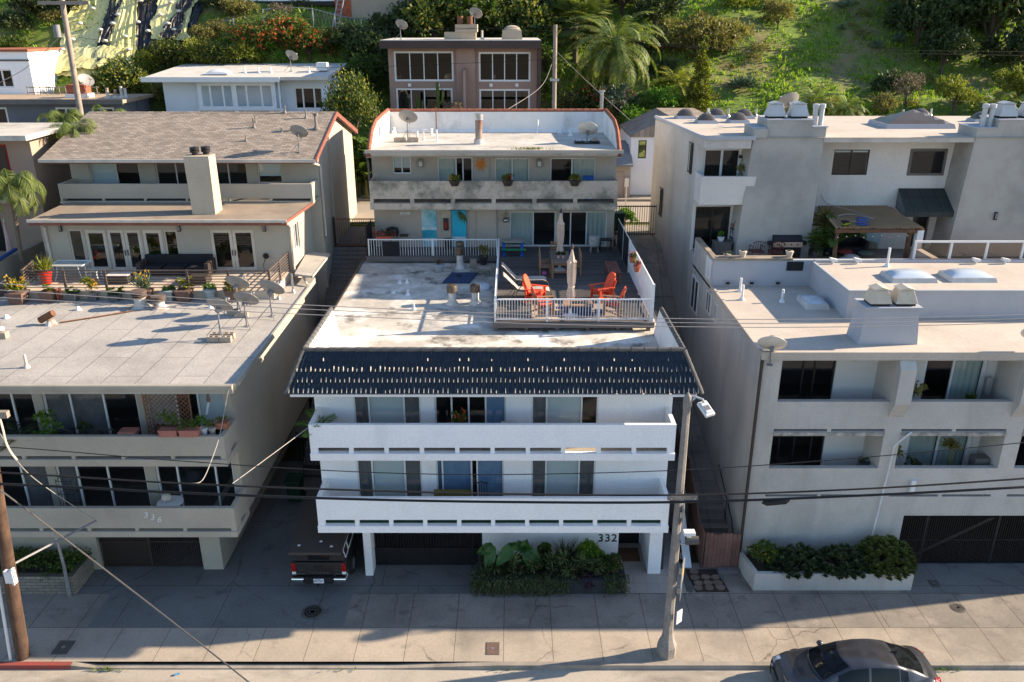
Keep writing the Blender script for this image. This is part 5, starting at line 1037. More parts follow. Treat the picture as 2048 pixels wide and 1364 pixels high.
wp=mat('white downpipe',(.72,.73,.75),None,2,.5,fine=.02); b=MB(); b.tube([(13.25,24.42,5.38),(13.1,24.36,5.3),(12.75,24.38,4.9),(12.55,24.42,.6)],.03,6); P('downspout',b,wp,bQ)
# roofs
b=MB(); b.box(QX0,QX1,24.4,31.6,7.99 if False else 8.08,8.2); b.box(QX0-.03,QX1,24.36,24.46,8.0,8.26); b.box(QX0-.05,QX0+.05,24.46,31.6,8.0,8.25); P('roof',b,m_roofclean,bQ)
b=MB(); b.box(11.9,QX1,27.75,31.6,8.2,9.2); P('raised_roof',b,m_bluegrey,bQ); b=MB(); b.box(11.88,QX1,27.73,31.58,9.2,9.214); P('raised_roof_top',b,m_roofclean,bQ)
b=MB(); b.box(11.86,QX1,27.71,27.80,9.2,9.26); b.box(11.86,11.95,27.8,31.58,9.2,9.26); b.box(11.95,QX1,31.45,31.58,9.2,9.32); P('roof_lip',b,m_bluegrey,bQ)
b=MB(); b.box(8.0,QX1,31.6,31.8,7.9,9.28); P('terrace_parapet',b,m_bluegrey,bQ)
b=MB(); b.box(7.95,11.1,31.52,31.98,9.28,9.37); b.box(7.95,8.15,31.98,34.9,9.28,9.37); P('parapet_cap',b,mat('weathered timber cap',(.36,.29,.22),(.2,.165,.13),1.5,.9,fine=.3),bQ)
b=MB(); b.box(8.0,8.2,31.8,35.2,8,9.28); P('terrace_parapet',b,m_right,bQ)
b=MB(); b.box(8.2,QX1,31.8,37,8.2,8.45); P('terrace_floor',b,mat('terrace tile',(.3,.25,.2),(.24,.2,.165),1,.8,fine=.1),bQ)
cf=MB(); cf.add([(11.35,25.2,8.2),(13.3,25.2,8.2),(13.3,26.2,8.2),(11.35,26.2,8.2),(11.5,25.25,9.42),(13.18,25.25,9.42),(13.18,26.1,9.42),(11.5,26.1,9.42)],[(0,1,5,4),(1,2,6,5),(2,3,7,6),(3,0,4,7),(4,5,6,7)]); c_=P('chimney',cf,m_bluegrey,bQ); b=MB(); b.box(11.42,13.26,25.18,26.18,9.42,9.48); P('chimney_cap',b,m_bluegrey,c_)
h1=hood_proto('cream metal chimney hood on the front roof chimney, left of a pair',m_cream,.72,.7,.5); put(h1,(11.95,25.65,9.48)); h1['group']='cream hoods on the front chimney'; dup(h1,(12.78,25.65,9.48),0,'cream metal chimney hood on the front roof chimney, right of a pair','cream hoods on the front chimney')
# ---- rear block
fw=[(8.34,9.98,10.9,12.95)]
RY=36.5
b=MB(Wf(36.4)); b.wall(8.05,10.75,8.3,13.4,[fw[0],(8.2,9.75,8.47,10.4)],.2); P('wall',b,m_right2,bQ)
window(bQ,Wf(36.4),*fw[0],cols=(1,1),fw=.1,name='sliding_door'); window(bQ,Wf(36.4),8.2,9.75,8.47,10.4,cols=(1,1),name='sliding_door',fm=m_darkframe)
fr2=[(14.05,15.6,11.78,12.88),(17.36,18.98,11.76,12.92),(19.3,20.15,11.76,12.92),(18.0,18.75,8.5,10.2),(19.1,19.85,8.6,10.2),(14.6,16.2,8.5,10.2)]
b=MB(Wf(RY)); b.wall(13.0,20.6,8.3,13.4,fr2,.2); P('wall',b,m_right2,bQ)
window(bQ,Wf(RY),*fr2[0],cols=(1,1),fm=m_darkframe,fw=.04,rear=('h','h'),shade=.85,recess=.01); window(bQ,Wf(RY),*fr2[1],cols=(1,),fm=m_greyframe,fw=.11,recess=-.03); window(bQ,Wf(RY),*fr2[2],cols=(1,),fm=m_greyframe,fw=.11,recess=-.03)
window(bQ,Wf(RY),*fr2[3],cols=(1,),fm=m_greyframe,name='door'); window(bQ,Wf(RY),*fr2[4],cols=(1,),fm=m_greyframe); window(bQ,Wf(RY),*fr2[5],cols=(1,),fm=m_darkframe,name='door')
b=MB(); b.prism([(8.05,36.4,0),(7.3,43.2,0),(7.5,43.2,0),(8.25,36.6,0)],(0,0,13.45)); b.prism([(8.05,36.4,0),(8.25,36.6,0),(8.2,35.2,0),(8.0,35.2,0)],(0,0,8.4)); P('side_wall',b,m_right,bQ)
b=MB(); b.box(7.5,27,43.0,43.2,0,13.45); b.box(26.8,27,36.5,43,8,13.45); b.box(20.4,27,36.7,36.9,8,13.4); P('rear_wall',b,m_right,bQ)
b=MB(); b.poly([(8.0,34.9,13.6),(27,34.9,13.6),(27,43.25,13.6),(7.25,43.25,13.6)]); P('roof',b,m_roofclean,bQ)
b=MB(); b.prism([(8.0,34.91,13.15),(9.95,34.91,13.15),(9.95,36.4,13.15),(8.05,36.4,13.15)],(0,0,.43)); P('eave',b,m_right,bQ); b=MB(); b.box(12.96,19.2,34.95,36.52,13.4,13.59); P('eave',b,m_right,bQ)
b=MB(); b.prism([(8.0,35.22,13.55),(27,35.22,13.55),(27,35.3,13.55),(8.0,35.3,13.55)],(0,0,.08)) if False else b.prism([(7.97,34.88,13.5),(8.07,34.88,13.5),(7.35,43.25,13.5),(7.25,43.25,13.5)],(0,0,.14)); b.box(8.07,10.1,34.85,34.92,13.5,13.66); P('roof_edge',b,m_bluegrey,bQ)
b=MB(); b.box(8.2,26,36.7,42.9,10.5,10.7); b.box(8.2,26,39,39.1,8.4,13.3); P('floor_slab',b,m_inner,bQ)
pod=MB(); pod.add([(8.02,35.1,10.75),(10.2,35.1,10.75),(10.2,36.4,10.75),(8.05,36.4,10.75),(8.02,34.95,11.98),(10.32,34.95,11.98),(10.32,36.4,11.98),(8.05,36.4,11.98),(8.16,35.1,11.98),(10.18,35.1,11.98),(10.18,36.39,11.98),(8.18,36.39,11.98),(8.16,35.1,10.9),(10.18,35.1,10.9),(10.18,36.39,10.9),(8.18,36.39,10.9)],[(3,2,1,0),(0,1,5,4),(1,2,6,5),(3,0,4,7),(4,5,9,8),(5,6,10,9),(7,4,8,11),(8,9,13,12),(9,10,14,13),(11,8,12,15),(12,13,14,15)]); P('balcony_pod',pod,m_right2,bQ)
def big_chimney(x0,x1,top0,top1,mname):
    c=MB(); c.add([(x0,35.0,8.4),(x1,35.0,8.4),(x1,36.6,8.4),(x0,36.6,8.4),(x0+.28,35.0,13.6),(x1+.02,35.0,13.6),(x1+.02,36.6,13.6),(x0+.28,36.6,13.6)],[(0,1,5,4),(1,2,6,5),(3,0,4,7),(4,5,6,7)])
    c.box(x0+.27,top0,34.86 if x0<15 else 34.99,36.5,13.6,13.95); c.box(top0,top1,34.985,36.5,13.6,14.28); c.box(top1,x1+.06,34.99,36.5,13.6,14.0); o=P('chimney',c,m_rightb,bQ)
    q=MB(); q.box(top0-.03,top1+.03,34.95,36.53,14.28,14.33); q.box(top1+.03,x1+.1,34.95,36.53,14.0,14.05); q.box(x0+.25,top0-.03,34.95,36.53,13.95,14.0); P('chimney_cap',q,m_bluegrey,o); return o
big_chimney(9.75,12.95,10.55,12.4,0); big_chimney(18.98,23.2,20.1,22.6,1)
hp=mat('pale grey hood',(.48,.50,.52),(.42,.44,.46),2,.6,fine=.05)
h2=hood_proto('pale grey chimney hood on the left rear chimney, left of a pair',hp,.76,.74,.56); put(h2,(11.0,35.6,14.33)); G='grey hoods on the rear chimneys'; h2['group']=G
for k,(x,l) in enumerate(((11.95,'pale grey chimney hood on the left rear chimney, beside two flues'),(20.6,'pale grey chimney hood on the right rear chimney, beside two flues'),(21.6,'pale grey chimney hood at the right edge of the picture'))): dup(h2,(x,35.6,14.33),0,l,G)
fm_=m_galv
def flue(x,lab):
    t=T('chimney_flue',lab,'flue pipe',(x,35.35,14.05),'grey flue pipes on the rear chimneys'); b=MB(); b.cyl((x,35.35,14.0),.10,.8,10); P('pipe',b,hp,t,smooth=True); b=MB(); b.lathe((x,35.35,14.72),[(.10,0),(.135,.03),(.135,.18),(.1,.19)],10); P('collar',b,hp,t,smooth=True)
for x,l in ((12.6,'grey flue pipe on the left rear chimney, left of two'),(12.86,'grey flue pipe on the left rear chimney, right of two'),(19.62,'grey flue pipe on the right rear chimney, left of two'),(19.92,'grey flue pipe on the right rear chimney, right of two')): flue(x,l)
dup(dA,(12.6,38.8,13.6),R(200),'satellite dish peeking out behind the left rear chimney hoods','satellite dishes on the right building',(1.25,)*3)
dd=dish_proto('grey satellite dish on the front corner of the right building roof',m_dish2,.42,.5,.03,False); put(dd,(8.25,24.35,7.85),R(165)); dd['group']='satellite dishes on the right building'; dup(dd,(16.6,24.35,8.2),R(165),'satellite dish at the right picture edge above the fin wall','satellite dishes on the right building')
# rear roof skylights
md=m_dome; GS='smoked dome skylights on the rear roof'
labs=['dark dome skylight at the left front corner of the rear roof','dark dome skylight at the left rear of the roof by a vent','dark dome skylight second from left along the back of the roof','dark dome skylight left of the chimney hoods','dark dome skylight behind the flues of the left chimney','small dark dome skylight behind the big pyramid skylight','dark dome skylight near the right rear chimney','dark dome skylight at the far right back of the roof']
s0=skylight('skylight',labs[0],(9.2,40.2,13.6),.85,.75,.14,.32,md,m_bluegrey,GS)
for k,(x,y) in enumerate(((8.6,42.2),(10.2,42.5),(10.75,40.4),(11.5,42.2),(20.3,42.3),(22.5,40.8),(24.2,42.3))): dup(s0,(x,y,13.6),0,labs[k+1],GS)
skylight('skylight','big dark pyramid skylight in the middle of the rear roof',(18.3,38.9,13.6),3.0,2.0,.2,.55,md,m_bluegrey,pyr=True)
s1=skylight('skylight','white dome skylight on the raised roof, left of a pair',(14.65,29.3,9.21),1.55,1.05,.17,.17,m_domew,mat('skylight curb',(.55,.55,.54),None,2,.6),'white skylights on the raised roof'); dup(s1,(16.85,29.35,9.21),0,'white dome skylight on the raised roof, right of a pair','white skylights on the raised roof')
skylight('skylight','low white skylight on the lower roof in the shade of the raised roof',(11.25,29.3,8.2),.75,1.1,.2,.08,m_domew,mat('skylight curb',(.55,.55,.54)))
GV='vent pipes on the right building roofs'
for k,(x,y,z,h,l) in enumerate(((8.95,30.9,8.2,.55,'thick short pipe near the left edge of the lower right roof'),(8.75,29.85,8.2,.6,'pipe with a weedy base on the lower right roof'),(10.2,29.6,8.2,.5,'thin pipe on the lower right roof near the shadow'),(14.55,30.9,9.21,.75,'tall white pipe at the back of the raised roof'),(9.9,43.0,13.6,.4,'thin pipe among the left dome skylights'),(10.9,42.9,13.6,.4,'pipe standing second from left at the back of the right roof'),(12.3,42.9,13.6,.4,'pipe standing just left of the left rear chimney'),(21.1,42.9,13.6,.4,'pipe standing right of the pyramid skylight at the back'),(19.7,42.9,13.6,.35,'pipe standing behind the pyramid skylight'),(9.5,41.2,13.6,.4,'thick capped pipe between the left dome skylights'))): vent_pipe((x,y,z),h,.05 if k!=9 else .1,l,m_alum if k<5 else m_galv,GV)
for k,(x,y) in enumerate(((12.6,31.3),(13.55,31.3),(18.2,31.3),(19.35,31.3),(8.6,31.45),(9.55,31.45),(10.6,31.45))):
    t=T('scupper_vent',['scupper vent at the left end of the raised roof back edge','second scupper vent from left on the raised roof back edge','scupper vent behind the right white skylight','scupper vent at the right picture edge on the raised roof','drain outlet under the timber cap, leftmost','drain outlet under the timber cap, middle','drain outlet under the timber cap, rightmost'][k],'roof vent',(x,y,9.21 if k<4 else 8.35),'scuppers along the terrace wall'); z=9.21 if k<4 else 8.35; b=MB(); 
    if k<4: b.cbox((x,y,z+.17),.3,.16,.1,Matrix.Rotation(R(12),4,'Y')); P('hood',b,m_alum,t); b=MB(); b.cyl((x,y,z),.05,.13,7); P('stem',b,m_alum,t)
    else: b.box(x-.07,x+.07,y,y+.15,z-.03,z+.05); P('spout',b,m_black,t); b=MB(); b.box(x-.12,x+.12,y+.08,y+.15,z-.05,z+.1); P('collar',b,m_bluegrey,t)
# side windows on the left wall
for (y0,y1,z0,z1,fm,lab) in ((36.9,38.1,11.75,13.1,m_darkframe,0),(41.0,41.9,8.9,10.3,m_darkframe,0),(33.7,35.0,6.2,7.7,m_alum,0),(31.4,32.2,7.0,7.9,m_alum,0),(30.3,30.75,7.05,7.85,m_alum,0)):
    xw=8.0 if y1<36 else 8.05-(y0-36.4)*.1103-.03
    window(bQ,Wl(xw,0),-y1,-y0,z0,z1,cols=(1,1),fm=fm,fw=.06,recess=-.05,glass=m_carglass)
wall_lamp((9.9,36.3,12.6),'black lantern beside the upper corner balcony door',kind='lantern'); wall_lamp((20.75,36.3 if False else 34.98,10.3),'small black lamp on the right rear chimney wall'); wall_lamp((11.55,25.78,7.55),'black lantern lamp in the upper left recessed balcony',kind='lantern'); wall_lamp((13.55,25.78,7.5),'black lantern lamp beside the white framed balcony door',kind='lantern'); wall_lamp((11.6,25.78,4.95),'pale lamp in the lower left recessed balcony',m_lampgrey,kind='lantern')
b=MB(); b.box(13.58,13.74,24.38,24.5,3.05,3.55); single('electric_box',b,m_alum,'grey white electric box on the right building front below a cable','electric box',bevel=.01)
b=MB(); b.box(10.35,10.95,31.4,31.52,9.0,9.3) if False else b.box(10.9,11.55,31.56,31.6,8.85,9.22); single('metal_grille',b,m_black,'black ornamental metal grille hanging on the blue grey terrace wall','grille')
b=MB(); b.box(7.955,7.995,31.9,32.7,8.3,9.2); single('wall_banner',b,m_alum,'white banner hanging on the left terrace wall','banner')
# terrace things
gr=T('glass_railing','tinted glass terrace railing with white top rail at the right edge','railing',(18,31.75,9.28)); b=MB(); b.box(15.9,26.4,31.72,31.8,9.95,10.02); P('top_rail',b,m_alum,gr)
for k in range(6): x=15.95+1.42*k; b=MB(); b.box(x-.04,x+.04,31.72,31.8,9.2,9.95); P('post',b,m_alum,gr); b=MB(); b.poly([(x+.05,31.76,9.28),(x+1.37,31.76,9.28),(x+1.37,31.76,9.94),(x+.05,31.76,9.94)]); P('glass_panel',b,glassmat('bronze railing glass',(.6,.47,.38),1.6) if k==0 else MATS['bronze railing glass'],gr)
pg=T('pergola','timber pergola with corrugated bronze roof over the terrace sofa','pergola',(15.3,34.8,8.45))
b=MB(); n=46; vs=[];x0b,x1b,x0f,x1f=13.65,16.75,13.35,17.0
for i in range(n+1):
    f=i/n; dz=.03*(1 if i%2 else -1); vs+=[(x0b+(x1b-x0b)*f,36.5,10.42+dz),(x0f+(x1f-x0f)*f,33.3,10.15+dz)]
b.add(vs,[(2*i,2*i+1,2*i+3,2*i+2) for i in range(n)]); P('corrugated_roof',b,m_corrug,pg)
b=MB(); b.box(13.35,17.0,33.35,33.47,9.95,10.1); P('front_beam',b,m_wood,pg)
for x in (13.9,15.0,16.1,16.85): b=MB(); b.prism([(x,33.48,9.95),(x,36.48,10.22),(x,36.48,10.36),(x,33.48,10.09)],(.06,0,0)); P('rafter',b,m_wood,pg)
b=MB(); b.tube([(13.45,33.5,8.45),(13.5,33.5,9.95)],.07,4); P('post',b,m_wood,pg); b=MB(); b.box(16.45,16.6,33.5,33.65,8.45,9.95); P('post',b,m_wood,pg)
b=MB(); b.box(16.72,16.98,33.3,33.6,8.45,10.05); b.box(16.72,16.98,33.0 if False else 31.82,33.3,8.45,9.3); P('white_post',b,m_alum,pg)
b=MB(); 
for k in range(9): b.ball((13.5+.36*k,33.42,9.78+.04*((k%3)-1)),.03,5)
P('string_light',b,m_lampglass,pg,kind='stuff')
mu=T('mural_panel','painted seaside mural panel inside the pergola','mural',(16.2,36.2,8.45)); b=MB(); b.box(15.4,16.6,36.3,36.36,8.5,10.15); P('panel',b,mat('beach mural',(.22,.38,.48),(.42,.52,.55),1.2,.8,fine=.1),mu); b=MB(); b.box(15.42,15.95,36.27,36.3,8.52,9.9); P('painted_tree',b,mat('mural foliage',(.07,.11,.05),(.25,.3,.25),7,.9,fine=.3),mu); b=MB(); 
for k in range(8): b.box(15.6+.12*k,15.65+.12*k,36.25,36.27,8.5,9.0-.03*k)
P('painted_fence',b,mat('mural fence',(.35,.27,.15),None,4,.9),mu)
so_=T('sofa','black leather sofa under the pergola with pillows','sofa',(14.7,35.6,8.45)); b=MB(); b.box(13.95,15.5,35.2,36.0,8.5,8.85); P('seat',b,m_blackfab,so_,bevel=.05); b=MB(); b.box(13.95,15.5,35.85,36.15,8.8,9.35); P('backrest',b,m_blackfab,so_,bevel=.08)
for x in (13.8,15.45): b=MB(); b.box(x,x+.2,35.15,36.1,8.46,9.1); P('armrest',b,m_blackfab,so_,bevel=.05)
for k,(x,y,m2,l) in enumerate(((14.25,34.0,m_cushwhite,'white pillow lying at the front edge of the pergola'),(14.55,34.25,m_cushwhite,'white pillow lying on another pillow by the terrace edge'),(14.5,34.9,mat('red pillow',(.3,.05,.05)),'dark red pillow on the floor before the black sofa'),(15.2,34.4,mat('teal pillow',(.06,.16,.15),(.15,.1,.08),9),'patterned teal pillow on the terrace floor'))): b=MB(); b.ball((x,y,8.62+.06*k),.33,8,.35); single('pillow',b,m2,l,'pillow','pillows under the pergola',smooth=True)
aw=T('awning','dark green striped canvas awning over the rear terrace door','awning',(18.3,36,10.2)); b=MB(); b.add([(17.1,36.48,11.2),(19.1,36.48,11.2),(19.6,35.2,10.42),(16.95,35.2,10.42),(19.6,35.2,10.2),(16.95,35.2,10.2),(17.1,36.48,10.3),(19.1,36.48,10.3)],[(3,2,1,0),(3,5,4,2)]); P('canopy',b,m_awning,aw); b=MB(); b.add([(17.1,36.48,11.19),(16.95,35.2,10.41),(16.95,35.2,10.2),(17.1,36.48,10.35)],[(0,1,2,3)]); 
P('side_valance',b,patterned(mat('striped valance',(.30,.33,.36),None,2,.8),'brick',1,(.25,.27,.3),.16,9,.05,'yz',0,.1),aw); b=MB(); b.add([(19.1,36.48,11.19),(19.6,35.2,10.41),(19.6,35.2,10.2),(19.1,36.48,10.35)],[(3,2,1,0)]); P('side_valance',b,MATS['striped valance'],aw)
gl=T('barbecue_grill','black and steel gas barbecue against the terrace wall','barbecue',(11.9,35.2,8.45)); b=MB(); b.prism([(11.3,34.75,9.22),(11.3,35.3,9.22),(11.3,35.3,9.5),(11.3,34.9,9.45)],(1.25,0,0)); P('lid',b,m_black,gl,bevel=.03); b=MB(); b.box(11.1,12.75,34.8,35.3,9.05,9.2); P('shelf',b,m_black,gl); b=MB(); b.box(11.3,12.55,34.72,34.8,8.98,9.2); P('control_panel',b,m_steel,gl); b=MB(); b.box(11.3,12.55,34.85,35.25,8.5,9.05); P('cabinet',b,m_black,gl)
for k in range(4): b=MB(); b.tube([(11.5+.28*k,34.72,9.1),(11.5+.28*k,34.67,9.1)],.03,6); P('knob',b,m_black,gl)
ct=chair_simple((10.55,34.6,8.45),R(180),'rust red metal chair on the right terrace, left of two',mat('oxblood metal',(.12,.04,.035),None,3,.5),group='red metal chairs on the terrace'); dup(ct,(11.35,34.5,8.45),R(175),'rust red metal chair in front of the barbecue','red metal chairs on the terrace')
st=T('wire_shelf','black wire shelf rack stacked with pots by the dark sliding door','shelf rack',(9.95,35.9,8.45)); b=MB()
for x in (9.75,10.15):
    for y in (35.75,36.1): b.tube([(x,y,8.45),(x,y,9.7)],.015,4)
b.tube([(9.75,35.75,9.7),(9.85,35.75,9.95),(9.95,35.75,10.02),(10.05,35.75,9.95),(10.15,35.75,9.7)],.015,4); P('frame',b,m_black,st)
for z in (8.7,9.1,9.5): b=MB(); b.box(9.73,10.17,35.73,36.12,z,z+.02); P('shelf',b,m_black,st)
for k,(x,z,m2,l) in enumerate(((9.85,9.52,m_potterra,'terracotta pot on the top of the wire shelf'),(10.05,9.12,m_potcream,'cream pot on the middle of the wire shelf'),(9.85,9.12,m_alum,'white pot on the middle of the wire shelf'),(9.95,8.72,m_potgrey,'grey pot on the lowest wire shelf'))): b=MB(); b.lathe((x,35.92,z),[(.08,0),(.13,.2),(.11,.2)],9); single('pot',b,m2,l,'pot','pots on the wire shelf')
b=MB(); b.box(8.9,9.65,35.3,35.8,8.45,9.0); b.box(8.87,9.68,35.27,35.83,9.0,9.05); single('storage_chest',b,m_greyframe,'grey storage chest in front of the dark sliding door','chest',bevel=.01)
potted((9.2,35.5,9.06),'lime green plant in a pale bowl on the grey chest',pot='round',pm=m_alum,ps=(.3,.18),leaf='lime',style='shrub',r=.2,h=.25)
b=MB(); b.tube([(10.4,35.2,8.5),(10.3,35.6,9.6)],.015,5); single('broom',b,m_alum,'white broom leaning on the terrace wall','broom')
potted((8.55,31.75,9.37),'grey succulent bowl on the timber cap corner',pot='round',pm=m_potcream,ps=(.3,.1),leaf='blue',style='rosettes',r=.22,h=.15); 
for x,l in ((9.15,'cream round pot on the timber cap, middle'),(11.0,'cream pot at the right end of the timber cap')): potted((x,31.75,9.37),l,pot='round',pm=m_potcream,ps=(.3,.24),leaf='blue',style='rosettes',r=.12,h=.05)
potted((12.75,36.0,8.45),'fiddle leaf fig tree in a dark pot by the grey chimney wall',pot='round',pm=m_black,ps=(.4,.35),leaf='dark',style='shrub',r=.4,h=1.9); 
potted((13.2,34.6,8.45),'bushy dracaena pot left of the pergola post',pot='round',pm=m_potgrey,ps=(.4,.35),leaf='green',style='dracaena',r=.7,h=1.0); potted((13.5,35.3,8.45),'spiky dracaena under the pergola corner',pot='round',pm=m_potgrey,ps=(.4,.35),leaf='olive',style='dracaena',r=.8,h=1.6)
banana((13.75,34.1,8.45),2.1,'bird of paradise plant with paddle leaves beside the pergola post',10,3,w=.10); banana((13.0,34.0,8.45),1.1,'low dark paddle leaved plant at the terrace edge',8,5,w=.11,col=lf_dark)
cr=T('milk_crate','blue plastic milk crate on the corrugated pergola roof','crate',(14.55,33.75,10.2)); b=MB()
for z in (10.22,10.34,10.46): b.tube([(14.37,33.58,z),(14.73,33.58,z),(14.73,33.92,z),(14.37,33.92,z),(14.37,33.58,z)],.018,4)
P('rim',b,m_blue,cr); b=MB()
for k in range(6):
    x=14.37+.072*k; b.box(x-.012,x+.012,33.57,33.59,10.21,10.47); b.box(x-.012,x+.012,33.91,33.93,10.21,10.47)
b.box(14.37,14.73,33.58,33.92,10.2,10.215); P('slats',b,m_blue,cr)
cable('loose_cable','white cable curling over the pergola roof to the wall',[(14.4,33.9,10.3),(14.0,34.2,10.26),(14.0,34.9,10.32),(14.7,35.0,10.36),(15.3,34.4,10.3),(14.8,35.6,10.4),(14.0,36.3,10.55),(13.7,36.4,10.9)],.018,m_cablewhite)
t=T('coil','black cable coil on the pergola roof','cable',(13.95,34.0,10.2)); b=MB(); b.lathe((13.95,34.0,10.24),[(.1,0),(.17,.02),(.17,.06),(.1,.07)],10); P('loop',b,m_cable,t)
potted((9.9,35.6,10.9),'small yellow green plant on the corner balcony of the right building',pot='round',pm=m_potcream,ps=(.3,.3),leaf='olive',style='shrub',r=.35,h=1.5)
# recessed balcony plants
potted((13.35,25.1,5.34),'round leafy jade bush in the upper right recessed balcony',pot='round',pm=m_potgrey,ps=(.4,.4),leaf='olive',style='shrub',r=.5,h=1.5,blossom=None)
potted((13.2,25.1,2.85),'spiky dracaena at the left of the lower right balcony',pot='round',pm=m_potgrey,ps=(.35,.4),leaf='olive',style='dracaena',r=.42,h=1.9); potted((15.2,25.15,2.85),'tall twisted dracaena in the lower right balcony',pot='round',pm=m_potgrey,ps=(.4,.4),leaf='olive',style='dracaena',r=.42,h=2.1); potted((13.9,25.0,2.85),'low bushy plant in the lower right balcony',pot='round',pm=m_potgrey,ps=(.4,.5),leaf='dark',style='shrub',r=.4,h=.8); potted((12.2,25.2,2.85),'grey succulent pot at the right end of the lower left recess',pot='round',pm=m_potgrey,ps=(.3,.95),leaf='blue',style='rosettes',r=.25,h=.3); potted((15.4,25.1,5.34),'small spiky plant before the upper vertical blinds',pot='round',pm=m_potgrey,ps=(.25,.8),leaf='green',style='spiky',r=.2,h=.4)
b=MB(); b.box(15.9,16.4,24.9,25.3,2.86,4.1); single('storage_cabinet',b,m_greyframe,'low grey cabinet at the right end of the lower balcony','cabinet',bevel=.02)
b=MB(); b.tube([(13.3,24.6,7.95),(13.65,24.55,8.0),(16.5,24.55,7.98)],.05,4); single('awning_roller',b,m_alum,'white rolled awning bar above the white framed balcony door','awning bar')
b=MB(); b.box(16.0,16.2,25.4,25.6,5.35,6.9); single('water_heater',b,m_galv,'grey meter box at the right end of the upper balcony','meter box',bevel=.02)
# planter in front
t=T('planter_bed','long bone stucco planter full of dark succulent shrubs in front of the right building','planter',(11,23.6,0)); b=MB(); b.prism([(8.22,23.15,0),(13.6,23.15,0),(13.6,23.3,0),(8.35,23.3,0),(8.12,24.49,0),(7.98,24.49,0)],(0,0,.68)); P('stucco_wall',b,m_right,t); b=MB(); b.box(13.45,13.6,23.3,24.5,0,.68); P('stucco_end',b,m_right,t); b=MB(); b.box(8.3,13.45,23.3,24.5,.2,.6); P('soil',b,m_soil,t)
def rosette_mound(name,label,cx,cy,cz,rx,ry,rz,n,rs,m,group,seed):
    random.seed(seed); mb=MB()
    for i in range(n):
        d=rv(); d.z=abs(d.z)*1.1-.1; d*=random.uniform(.72,1); q=Vector((cx+d.x*rx,cy+d.y*ry,cz+d.z*rz)); rosette(mb,q,rs*random.uniform(.7,1.3),13,.4,.15,1.3,.2)
    t=T(name,label,'shrub',(cx,cy,.6),group); P('foliage',mb,m,t); s=MB()
    for i in range(7): a=i*.9; s.tube([(cx,cy,cz-.25),(cx+rx*.4*math.cos(a),cy+ry*.4*math.sin(a),cz+rz*.3),(cx+rx*.75*math.cos(a),cy+ry*.75*math.sin(a),cz+rz*.55)],[.04,.03,.015],5)
    P('stem',s,m_trunk,t); return t
GP2='succulent shrubs in the right planter'
lf_sd=leafmat('dark succulent leaf',[(.03,.05,.022),(.055,.08,.03),(.14,.16,.05)],.15); lf_sg=leafmat('olive succulent leaf',[(.06,.085,.02),(.11,.135,.03),(.2,.21,.05)],.2)
rosette_mound('succulent_shrub','dark grey green succulent mound at the left third of the right planter',9.75,23.62,.62,1.0,.68,.72,210,.16,lf_sd,GP2,1); rosette_mound('succulent_shrub','dark succulent mound in the middle of the right planter',11.3,23.6,.62,1.05,.70,.72,230,.16,lf_sd,GP2,2); rosette_mound('succulent_shrub','tall bright olive succulent mound at the right end of the planter',12.75,23.68,.65,1.08,.76,1.05,420,.15,lf_sg,GP2,3)
bush((8.65,23.8,.62),.5,'small leafy bush with yellow flowers at the left corner of the right planter','round','green',1,blossom=lf_gold,nb=30,size=.16)
# ================================================================ ROOF AND DECK ITEMS OF THE WHITE BUILDING
GD='satellite dishes on the rear house roof'
d3=dish_proto('grey satellite dish on a tripod with ballast blocks at the left of the rear roof',m_dish,.44,.95); put(d3,(-5.05,41.0,12.66),R(168)); d3['group']=GD
d4=dish_proto('sunlit cream satellite dish on a ballast frame at the right of the rear roof',m_dish2,.46,.45,.03,False); put(d4,(3.6,40.4,12.66),R(165)); d4['group']=GD
for k,x in enumerate((-5.45,-4.8)): b=MB(); b.box(x-.28,x+.28,40.75,41.0,12.63,12.84); single('ballast_block',b,m_block,['left ballast block at the foot of the tripod dish','right ballast block at the foot of the tripod dish'][k],'block','ballast blocks of the tripod dish',bevel=.02)
t=T('dish_stand','black metal ballast frame under the cream rear dish','frame',(3.6,40.4,12.63)); b=MB()
for y in (40.15,40.65): b.box(3.0,4.2,y-.03,y+.03,12.63,12.69)
for x in (3.05,3.4,3.8,4.15): b.box(x-.03,x+.03,40.12,40.68,12.69,12.74)
P('rack',b,m_black,t); b=MB(); b.box(3.1,3.35,40.2,40.6,12.74,12.9) if False else b.box(3.85,4.1,40.25,40.55,12.74,12.86); P('ballast',b,m_block,t)
t=T('chimney_stack','rusty galvanised stove pipe standing on the rear white roof','stove pipe',(-1.58,40.2,12.62)); b=MB(); b.lathe((-1.58,40.2,12.6),[(.26,0),(.22,.25),(.19,.26)],14); P('base',b,m_rustwhite,t,smooth=True); b=MB(); b.cyl((-1.58,40.2,12.85),.17,.9,14); P('pipe',b,mat('rust streaked pipe',(.36,.30,.26),(.3,.25,.22),2,.6,metal=.3,stains=[((.16,.06,.035),1.2,.45,.55,.95,(1,1,.4))]),t,smooth=True); b=MB(); b.lathe((-1.58,40.2,13.72),[(.17,0),(.22,.02),(.22,.3),(.05,.33)],14); P('cap',b,m_galv,t,smooth=True)
t=T('antenna_mast','thin rusty antenna pole standing on the rear white roof','antenna',(-3.66,41.0,12.62)); b=MB(); b.tube([(-3.66,41,12.6),(-3.66,41,13.2)],.04,7); P('base',b,m_alum,t); b=MB(); b.tube([(-3.66,41,13.2),(-3.66,41,14.25)],.028,6); P('pole',b,m_rust,t)
GVR='vents on the rear white roof'
